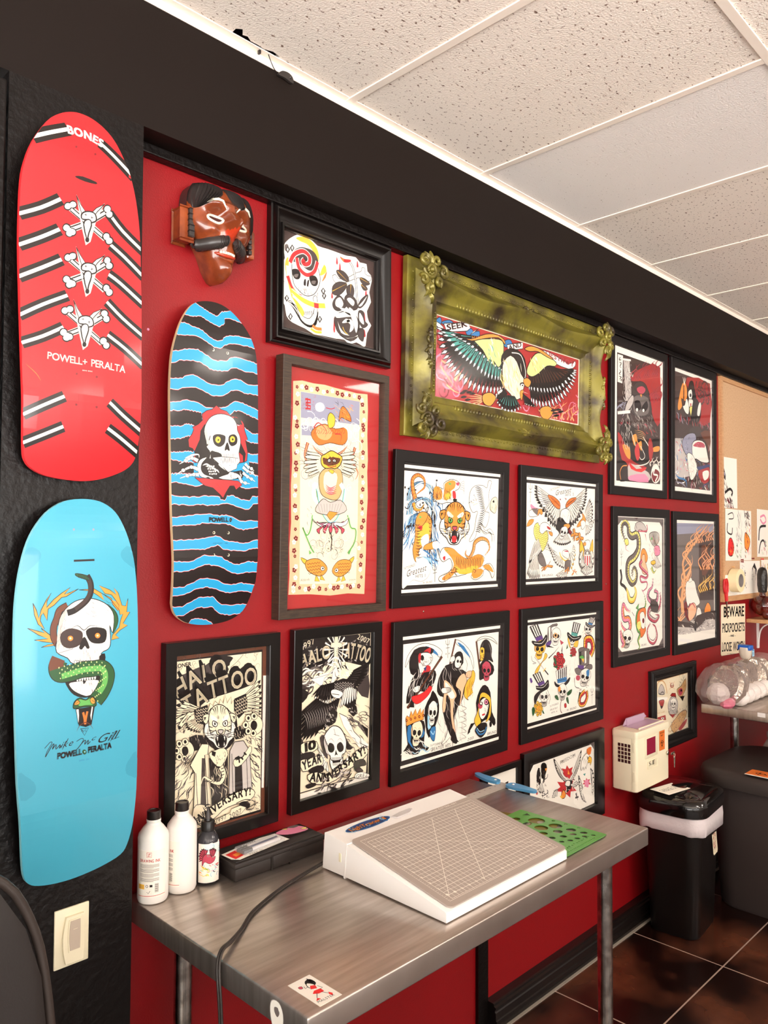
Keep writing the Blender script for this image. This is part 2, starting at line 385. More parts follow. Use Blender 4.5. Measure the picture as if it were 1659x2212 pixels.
    def hat(s, c, r, d, band='b', ow=.05, stripe=1, col='w'):
        q = s.frame3(c, r, d); ow *= q
        s.out(col, [(-.55,-1.0),(.5,-1.0),(.42,.4),(-.42,.4)], ow)
        if stripe:
            for k in range(4): x = -.46+.26*k; s.poly('k', [(x*1.1,-.98),(x*1.1+.14,-.98),(x*.9+.11,.4),(x*.9,.4)])
        s.poly(band, [(-.46,.05),(.45,.05),(.43,.42),(-.43,.42)]); s.line('k', ow, [(-.46,.05),(.45,.05)])
        s.out('k', [(-1.0,.35),(-.9,.2),(-.45,.42),(0,.5),(.45,.42),(.9,.2),(1.0,.35),(.7,.75),(0,.95),(-.7,.75)], ow, sm=3); s.line('w', ow*.8, [(-.8,.42),(0,.72),(.8,.42)], 3)
        s.end()
    def hood(s, c, r, d, lin_='k', ow=.04):
        q = s.frame3(c, r, d); ow *= q
        s.out('k', [(0,-1.05),(.5,-.8),(.8,-.2),(.75,.5),(1.0,1.0),(.4,.8),(0,1.0),(-.4,.8),(-1.0,1.0),(-.75,.5),(-.8,-.2),(-.5,-.8)], ow, sm=3)
        if lin_ != 'k': s.poly(lin_, [(0,-.75),(.5,-.3),(.55,.5),(0,.85),(-.55,.5),(-.5,-.3)], 3)
        for x in (-1, 1): s.line('l', ow*.9, [(x*.35,-.75),(x*.66,-.1),(x*.68,.6)], 3, 2)
        s.end()
    def swirls(s, x0, x1, y0, y1, n, seed, cols, r=.012, w=.0009):
        R = random.Random(seed)
        for k in range(n):
            cx, cy = R.uniform(x0, x1), R.uniform(y0, y1); a0 = R.uniform(0, 6.3); rr = r*R.uniform(.5, 1.2); c = R.choice(cols); sg = R.choice((-1, 1))
            s.line(c, w*R.uniform(.7, 1.4), [(cx+rr*(1-t/13)*math.cos(a0+sg*t*.62), cy+rr*(1-t/13)*math.sin(a0+sg*t*.62)) for t in range(12)], tap=1)
    def strokes(s, x0, x1, y0, y1, n, seed, cols, ln=.02, w=.002, ang=0.0, spread=.6):
        R = random.Random(seed)
        for k in range(n):
            cx, cy = R.uniform(x0, x1), R.uniform(y0, y1); a = ang+R.uniform(-spread, spread); l = ln*R.uniform(.5, 1.2); b = R.uniform(-.3, .3)*l
            s.line(R.choice(cols), w*R.uniform(.6, 1.3), [(cx-l/2*math.cos(a), cy-l/2*math.sin(a)), (cx-b*math.sin(a), cy+b*math.cos(a)), (cx+l/2*math.cos(a), cy+l/2*math.sin(a))], 3, 2)
    def trident(s, c, r, d):
        s.frame3(c, r, d)
        for p in ([(0,-1),(0,1)], [(-.7,-.75),(-.55,-.4),(0,-.3)], [(.7,-.75),(.55,-.4),(0,-.3)], [(-.6,0),(.6,-.04)]): s.line('k', .0016, p)
        s.end()
    def blossom(s, col, c, r, a=0):
        for k in range(5): s.ell(col, (c[0]+r*.6*math.cos(a+k*1.2566), c[1]+r*.6*math.sin(a+k*1.2566)), r*.42, r*.42, n=8)
    def fish(s, c, r, d, col='O', ow=.04):
        q = s.frame3(c, r, d); ow *= q
        s.out('y', [(-.9,-.4),(-1.1,-.9),(-.6,-.6),(-.3,-.2)], ow, sm=3); s.out(col, [(-.8,-.5),(-.2,-.7),(.4,-.55),(.85,0),(.8,.4),(.3,.7),(-.3,.5),(-.75,.1)], ow, sm=3)
        for i in range(5):
            for j in range(4): s.line('k', ow*.8, [(-.6+i*.22-.1, -.4+j*.24), (-.6+i*.22, -.28+j*.24), (-.6+i*.22+.1, -.4+j*.24)], 2)
        s.out('w', [(.5+.17*math.cos(t), .15+.17*math.sin(t)) for t in (0,1,2,3,4,5)], ow, sm=3); s.ell('k', (.52,.15), .07, .07)
        s.out('y', [(-.1,.55),(.1,1.1),(-.3,1.0)], ow); s.out('y', [(.3,.6),(.55,1.1),(.15,.95)], ow)
        s.end()
ART = {}  # line drawings of the prints and deck graphics: shape and stroke coordinates on each sheet
ART['A'] = [
('O','w',2,3,(8,44,15,-21,14,-12,17,-11,20,-3,36,4,19,9,37,-1,39,0,35,0,36,-5,18,11,27,-2,4,21,16,9,2,19,-10,35,8,27,-17,31,8,29,10,11,-17,26,-6,39,-14,3,-24,-6,-28,11,-20,-10,-33,3,-51,1,-31,2,-33,-10,-45,-8,-20,-14,-6,-27,-13,-17,2,-21,8,-27,-10,-22,2,-21,10,-22)),
('P','g',2,(13,39,11,-3,1,17,-11,2)),
('P','k',0,(38,31,8,8,-8,13,-8,-9)),
('P','w',0,(38,35,4,5,-4,7,-3,-5)),
('P','k',0,(21,174,8,8,-8,12,-8,-9)),
('P','w',0,(21,177,4,6,-4,6,-3,-5)),
('P','k',0,(34,221,8,8,-8,13,-8,-9)),
('P','w',0,(34,225,4,5,-4,7,-3,-5)),
('P','k',0,(139,207,9,8,-9,13,-8,-9)),
('P','w',0,(139,211,4,5,-4,7,-3,-5)),
('P','k',0,(151,124,9,8,-9,13,-9,-10)),
('P','w',0,(151,127,4,6,-4,7,-4,-6)),
('P','k',0,(23,40,8,7,-8,13,-8,-8)),
('P','w',0,(23,44,3,5,-3,6,-4,-5)),
('P','k',0,(154,137,9,8,-8,13,-9,-9)),
('P','w',0,(154,141,4,5,-4,7,-3,-5)),
('P','y',3,(51,10,23,-10,27,1,25,17,9,25,-9,19,-10,-28,-24,-17,-23,-2)),
('P','w',2,(57,18,20,-1,9,2,-17,1)),
('P','y',3,(23,70,-9,22,9,43,17,47,-3,-39,-12,-31,2,-28)),
('O','w',3,21,(37,86,3,-32,23,-20,29,-5,25,10,12,29,9,26,-2,26,-19,31,-30,11,-24,-9,-20,-18)),
('P','m',3,(37,59,11,-16,27,-13,29,-2,19,9,9,21,-9,19,-24,12,-24,-7,-18,-5,-17,0)),
('L','w',158,5,0,(31,83,14,-26,30,-17,23,8,1,18,-15,9,-9,-5,6,-8)),
('L','r',116,5,0,(31,83,14,-26,30,-17,23,8,1,18,-15,9,-9,-5,6,-8)),
('L','w',148,5,0,(129,56,-12,31,-27,16,-27,-12,-9,-27)),
('L','r',111,5,0,(129,56,-12,31,-27,16,-27,-12,-9,-27)),
('L','w',158,4,1,(25,94,3,33,21,25,26,10)),
('L','r',116,4,1,(23,122,14,26,20,14,18,1)),
('P','k',3,(37,102,20,-7,11,11,-5,15,-17,2)),
('P','g',3,(46,113,14,-5,-4,10,-9,1)),
('P','k',3,(99,106,21,-8,11,12,-5,15,-18,2)),
('P','g',3,(108,116,15,-4,-4,10,-10,1)),
('P','k',2,(81,119,6,-3,0,18,-8,-1)),
('P','k',2,(93,119,6,-4,-3,19,-5,-1)),
('X','strokes',(63,136,142,156),26,4,'kgk',(.012,.0012,1.3)),
('O','w',3,18,(26,192,11,-3,21,23,20,29,28,4,18,-15,6,-37,-3,-37,-13,5,4,32,-16,29,-27,-2,-23,-23)),
('P','k',3,(24,194,16,10,18,20,17,17,28,7,24,-14,6,-40,-15,37,-18,10,-25,-7,-26,-27)),
('L','k',26,0,1,(81,207,3,16)),
('L','k',26,0,1,(88,206,2,16)),
('L','k',26,0,1,(95,204,2,17)),
('L','k',26,0,1,(101,202,3,17)),
('L','k',26,0,1,(108,200,2,18)),
('L','k',26,0,1,(115,198,2,19)),
('L','y',169,5,0,(37,159,38,17,42,5,41,-7)),
('L','w',21,5,0,(37,154,38,14,42,5,41,-6)),
('L','w',21,5,0,(37,166,38,18,43,5,40,-6)),
('P','r',0,(117,175,17,-1,0,14,-16,1)),
('P','y',2,(154,57,9,17,-15,15,-10,1)),
('P','o',2,(145,109,18,-35,-3,19)),
('L','o',90,3,0,(112,241,15,5,19,-2)),
('L','y',69,3,0,(106,250,18,6,22,-3)),
('P','y',3,(40,177,18,8,23,22,-6,16,-17,-22)),
('O','w',3,16,(185,83,13,-7,13,8,33,-11,33,-22,21,-10,5,-13,12,1,0,14,14,4,12,-2,-5,16,-21,3,-27,-1,-34,17,-36,17,-23,1)),
('P','r',3,(214,18,16,3,26,-4,-3,8,-20,6,-13,-5)),
('P','o',1,(214,18,16,5,-3,8)),
('P','r',2,(202,21,4,18,-3,6,-4,-4)),
('P','r',2,(214,35,4,22,-4,7,-4,-5)),
('P','h',2,(283,11,5,17,-4,5,-4,-3)),
('P','r',2,(319,88,5,23,-4,7,-5,-5)),
('P','r',2,(313,157,5,28,-4,7,-4,-6)),
('P','r',2,(193,197,4,38,-3,10,-4,-9)),
('P','r',2,(314,210,5,20,-4,5,-4,-4)),
('P','h',2,(184,128,4,15,-3,5,-4,-3)),
('O','m',3,13,(201,62,26,-4,20,12,0,15,-26,-1,-15,-9)),
('L','y',16,0,1,(205,64,42,21)),
('O','m',3,13,(189,108,22,-15,30,-2,-6,19,-23,22,-23,3,-5,-11)),
('L','y',16,0,1,(186,126,58,-36)),
('O','m',3,13,(241,101,20,-12,10,17,-9,25,-19,-8)),
('L','y',16,0,1,(258,87,-3,31)),
('O','m',3,13,(294,61,21,-2,21,10,-20,10,-18,-6)),
('L','y',16,0,1,(296,62,37,7)),
('O','m',3,13,(298,80,18,-1,10,10,-17,6)),
('L','y',16,0,1,(298,80,25,10)),
('L','k',79,5,0,(253,25,14,16,11,39,4,36,4,37)),
('L','w',42,5,0,(253,25,14,16,11,39,4,36,4,37)),
('O','m',3,16,(193,148,19,-16,23,14,4,14,-27,18,-19,-1,-7,-13)),
('O','m',3,16,(232,137,16,-16,27,7,11,25,-21,12,-23,-5)),
('O','m',3,16,(289,162,21,-2,4,25,14,10,-21,14,-17,-17)),
('O','m',3,16,(286,150,13,-25,28,-21,-7,24,-21,22)),
('O','m',3,16,(200,232,-7,-28,19,-21,30,-11,34,3,17,27,-9,32,-38,16,-30,-4)),
('O','m',3,16,(213,247,33,6,41,-15,-30,20)),
('O','m',3,16,(290,215,21,-2,-3,36,-21,-11)),
('P','w',3,(199,149,16,-11,13,15,-9,14,-20,-1)),
('P','w',3,(242,138,13,-8,17,8,-7,14)),
('P','w',3,(212,168,37,0,17,14,-21,-1)),
('P','w',3,(200,190,39,-15,27,7,-27,8,-36,10)),
('P','w',3,(249,161,23,7,14,30,-6,31,-11,-23)),
('P','w',3,(293,166,14,13,4,19,-18,-9)),
('P','w',3,(206,209,10,17,17,12,20,4,-33,-2)),
('P','w',3,(239,202,17,7,-3,23,17,-16,-11,-23)),
('P','w',3,(223,210,16,-15,17,4,-17,8)),
('P','w',3,(289,147,17,-18,17,-19,-20,32)),
('L','y',21,3,0,(226,222,7,11,13,7))]
ART['B'] = [
('P','f',0,(23,39,31,-6,41,2,41,-2,38,3,48,2,40,2,41,-3,3,47,-1,74,4,73,-2,37,4,74,-4,73,0,92,-2,55,-2,64,-66,-5,-68,3,-74,-7,-75,-2,3,-59,-3,-67,5,-67,-3,-101,3,-68,-4,-67,3,-68)),
('P','c',0,(49,63,224,0,-4,530,-211,-5)),
('P','w',0,(58,182,213,-13,0,320,-210,0)),
('P','v',0,(50,64,222,-1,0,69,-220,3)),
('P','v',0,(55,155,84,-2,132,30,-2,15,-213,-9)),
('P','c',0,(53,183,218,-14,0,320,-210,0)),
('B','d',(37,53),53,0),
('B','d',(70,50),77,1),
('B','d',(109,49),77,2),
('B','d',(146,51),53,3),
('B','d',(184,50),77,4),
('B','d',(203,52),77,0),
('B','d',(231,50),53,1),
('B','d',(270,51),77,2),
('B','d',(283,70),77,3),
('B','d',(289,91),53,4),
('B','d',(287,131),77,0),
('B','d',(289,143),77,1),
('B','d',(285,178),53,2),
('B','d',(289,211),77,3),
('B','d',(291,250),77,4),
('B','d',(288,282),53,0),
('B','d',(290,319),77,1),
('B','d',(286,357),77,2),
('B','d',(290,376),53,3),
('B','d',(295,411),77,4),
('B','d',(288,430),77,0),
('B','d',(289,474),53,1),
('B','d',(288,514),77,2),
('B','d',(286,539),77,3),
('B','d',(290,576),53,4),
('B','d',(280,602),77,0),
('B','d',(247,603),77,1),
('B','d',(234,598),53,2),
('B','d',(198,602),77,3),
('B','d',(183,604),77,4),
('B','d',(153,606),53,0),
('B','d',(129,603),77,1),
('B','d',(91,602),77,2),
('B','d',(58,598),53,3),
('B','d',(39,588),77,4),
('B','d',(39,549),77,0),
('B','d',(40,512),53,1),
('B','d',(37,497),77,2),
('B','d',(42,464),77,3),
('B','d',(40,439),53,4),
('B','d',(44,408),77,0),
('B','d',(37,377),77,1),
('B','d',(39,333),53,2),
('B','d',(39,276),77,3),
('B','d',(38,260),77,4),
('B','d',(36,233),53,0),
('B','d',(43,209),77,1),
('B','d',(39,159),77,2),
('B','d',(39,146),53,3),
('B','d',(38,97),77,4),
('B','w',(54,50),73,0),
('B','w',(88,53),73,1),
('B','w',(132,54),73,2),
('B','w',(165,46),73,3),
('B','w',(218,48),73,4),
('B','w',(250,49),73,5),
('B','w',(40,72),73,6),
('B','w',(32,137),73,7),
('B','w',(37,188),73,8),
('B','w',(42,228),73,9),
('B','w',(36,293),73,10),
('B','w',(37,323),73,11),
('B','w',(36,347),73,12),
('B','w',(38,388),73,13),
('B','w',(36,474),73,14),
('B','w',(44,540),73,15),
('B','w',(36,597),73,16),
('B','w',(79,603),73,17),
('B','w',(108,596),73,18),
('B','w',(169,598),73,19),
('B','w',(214,601),73,20),
('B','w',(258,599),73,21),
('B','w',(285,554),73,22),
('B','w',(278,491),73,23),
('B','w',(292,452),73,24),
('B','w',(289,390),73,25),
('B','w',(286,339),73,26),
('B','w',(291,299),73,27),
('B','w',(287,226),73,28),
('B','w',(286,160),73,29),
('B','w',(291,115),73,30),
('B','w',(281,58),73,31),
('B','w',(43,570),73,32),
('B','w',(37,605),73,33),
('L','r',49,0,0,(66,82,18,0,1,8,-16,2,0,7,16,0,0,8,-18,1)),
('L','r',33,0,0,(73,78,2,32)),
('X','swirls',(53,101,69,116),26,3,'gr',(.004,.0007)),
('P','w',2,(137,96,-5,10,-13,5,-12,-2,-5,-9,4,-10,13,-5,12,2)),
('X','swirls',(57,265,135,162),40,5,'wwwl',(.02,.0022)),
('X','swirls',(58,271,189,198),24,6,'wwl',(.02,.0022)),
('O','o',3,16,(102,157,37,-14,38,10,43,-8,6,28,-19,23,-48,-2,-42,10,-28,-25)),
('P','n',3,(107,160,32,-14,28,19,-18,22,-33,-3)),
('L','h',12,2,0,(98,158,7,6,-7,11)),
('L','h',12,2,0,(106,160,7,6,-7,8)),
('L','h',12,2,0,(114,162,7,6,-7,5)),
('L','h',12,2,0,(122,155,7,6,-6,11)),
('L','h',12,2,0,(131,157,7,6,-7,9)),
('L','h',12,2,0,(139,159,7,6,-7,6)),
('L','h',12,2,0,(147,152,8,7,-7,11)),
('L','h',12,2,0,(156,154,7,7,-7,8)),
('L','h',12,2,0,(164,156,8,7,-7,5)),
('L','h',12,2,0,(173,150,7,6,-7,11)),
('L','h',12,2,0,(181,152,8,6,-7,9)),
('L','h',12,2,0,(190,154,8,6,-8,6)),
('L','h',12,2,0,(199,147,7,6,-7,12)),
('L','h',12,2,0,(207,149,8,6,-7,9)),
('L','r',41,4,1,(98,158,17,-16,29,18,-4,21)),
('L','r',41,4,1,(177,167,24,1,-4,22)),
('O','y',3,16,(148,124,11,-15,17,12,-4,25,-19,6)),
('O','o',3,16,(195,98,14,-13,25,22,5,18,-15,-2,-24,-5,-9,12)),
('X','strokes',(175,244,75,128),30,8,'onyk',(.02,.0012,.9)),
('L','w',65,4,1,(200,140,25,11,1,36)),
('L','r',24,3,0,(142,97,19,1,14,-5)),
('X','strokes',(58,273,210,271),90,9,'glcgl',(.05,.0012,.5)),
('X','swirls',(60,265,285,337),26,10,'lgw',(.016,.0012)),
('G',(78,201,-10,35,9,23,-15,12),106,'drn'),
('F',(122,232,-13,29,14,19),(72,229,-8,42,23,26),7,'c',None,1.0,None),
('G',(132,231,-24,-12,-14,-13),90,'kqn'),
('G',(256,199,-11,37,23,35,-10,22),106,'drn'),
('F',(198,226,15,27,-14,22),(252,214,11,43,-25,30),7,'c',None,1.0,None),
('G',(188,226,24,-16,14,-15),90,'kqn'),
('O','n',3,16,(160,264,39,4,10,35,-8,36,-19,16,-38,-6,-19,-16,-6,-38,14,-22)),
('P','c',3,(142,279,43,1,-4,39,-19,22,-24,-20)),
('O','y',3,24,(127,235,14,-8,23,-11,24,7,17,9,-7,22,-19,12,-14,-1,-23,2,-15,-11)),
('P','B',3,(132,238,18,2,10,-8,19,2,19,2,-9,15,-29,8,-23,-4)),
('P','k',2,(163,244,-2,5,-6,2,-5,-2,-2,-4,2,-4,5,-2,5,2)),
('P','w',2,(160,245,-1,2,-4,1,-3,0,-1,-3,1,-2,3,-2,4,1)),
('P','k',2,(157,245,0,1,-2,0,-1,0,-1,-1,1,-1,1,0,2,0)),
('P','k',2,(183,243,-2,4,-6,2,-5,-1,-2,-4,2,-4,5,-2,5,1)),
('P','w',2,(180,243,-1,3,-4,1,-3,-1,-2,-2,2,-3,3,-1,3,1)),
('P','k',2,(177,243,-1,1,-1,1,-1,0,-1,-1,1,-1,1,-1,1,0)),
('L','r',24,3,0,(149,259,16,3,19,-5)),
('O','y',3,12,(154,273,11,-4,10,5,-7,7)),
('P','y',2,(169,231,-1,2,-4,2,-3,-1,-1,-2,1,-3,3,-1,4,0)),
('X','strokes',(131,203,228,261),34,11,'kkB',(.012,.001,1.2)),
('L','w',139,5,0,(110,309,-8,32,19,26,42,2,38,-8,14,-29,-15,-25)),
('L','G',37,5,0,(111,326,10,41,19,35,24,17,24,-12,18,-39,9,-47)),
('L','G',37,5,0,(112,326,10,41,19,35,24,17,24,-12,18,-39,9,-47)),
('L','S',37,5,0,(113,326,10,41,19,35,24,17,24,-12,18,-39,9,-47)),
('O','l',3,16,(108,382,27,-29,28,9,38,-8,25,27,-43,16,-57,-2)),
('L','q',33,4,2,(143,312,19,10,23,-10)),
('L','q',33,4,2,(143,317,19,9,24,-9)),
('L','q',33,4,2,(143,322,19,8,24,-7)),
('L','q',33,4,2,(143,327,19,8,24,-6)),
('L','q',33,4,2,(143,332,19,7,24,-5)),
('L','g',8,0,0,(116,368,10,24)),
('L','g',8,0,0,(127,367,8,24)),
('L','g',8,0,0,(139,367,4,24)),
('L','g',8,0,0,(150,366,1,25)),
('L','g',8,0,0,(161,366,-1,25)),
('L','g',8,0,0,(172,365,-4,25)),
('L','g',8,0,0,(184,365,-7,25)),
('L','g',8,0,0,(195,365,-10,25)),
('L','g',8,0,0,(207,364,-13,26)),
('O','O',0,12,(150,398,9,-11,33,3,-14,11,-14,11)),
('O','w',3,16,(150,419,-42,1,-9,-10,20,17,27,6)),
('O','p',3,16,(154,419,-34,3,-5,-6,17,12,18,5)),
('O','w',3,16,(157,419,-24,5,-1,-1,12,6,11,4)),
('O','p',3,16,(161,419,-15,8,2,2,9,2,3,2)),
('O','w',3,16,(164,419,-5,10,6,7,5,-3,-5,0)),
('O','p',3,16,(168,418,4,8,9,3,2,2,-14,2)),
('O','w',3,16,(171,418,14,5,13,-2,-2,7,-22,4)),
('O','p',3,16,(175,418,23,2,16,-6,-4,12,-31,6)),
('O','w',3,16,(178,418,33,0,20,-12,-8,18,-39,8)),
('O','q',3,16,(146,426,-32,13,10,12,2,-12)),
('O','q',3,16,(155,426,-19,12,8,12,5,-12)),
('O','q',3,16,(164,426,-6,12,7,12,6,-12)),
('O','q',3,16,(174,425,7,13,5,12,8,-13)),
('O','q',3,16,(183,425,21,12,3,13,10,-13)),
('L','k',29,3,0,(165,447,5,21,-4,31)),
('X','strokes',(158,176,447,496),16,2,'k',(.008,.0014,.8)),
('X','swirls',(60,264,448,518),36,12,'lwgl',(.02,.0014)),
('L','G',37,4,0,(99,399,-8,42,-13,14,-14,-21,28,51,14,18)),
('L','G',37,4,0,(231,396,11,35,20,7,-4,36,-24,29)),
('X','strokes',(76,96,376,448),12,4,'k',(.008,.001,1.2)),
('X','strokes',(110,214,492,507),16,4,'k',(.008,.001,.3)),
('M','fish',(116,544,44,-4,-36,40),{}),
('M','fish',(213,548,-43,1,44,34),{}),
('L','G',90,0,1,(93,506,-5,-10)),
('L','G',90,0,1,(234,507,10,-11)),
('T','Abbink','g',(61,581,33,-2),75,{}),
('T','2009','g',(241,585,25,0),50,{})]
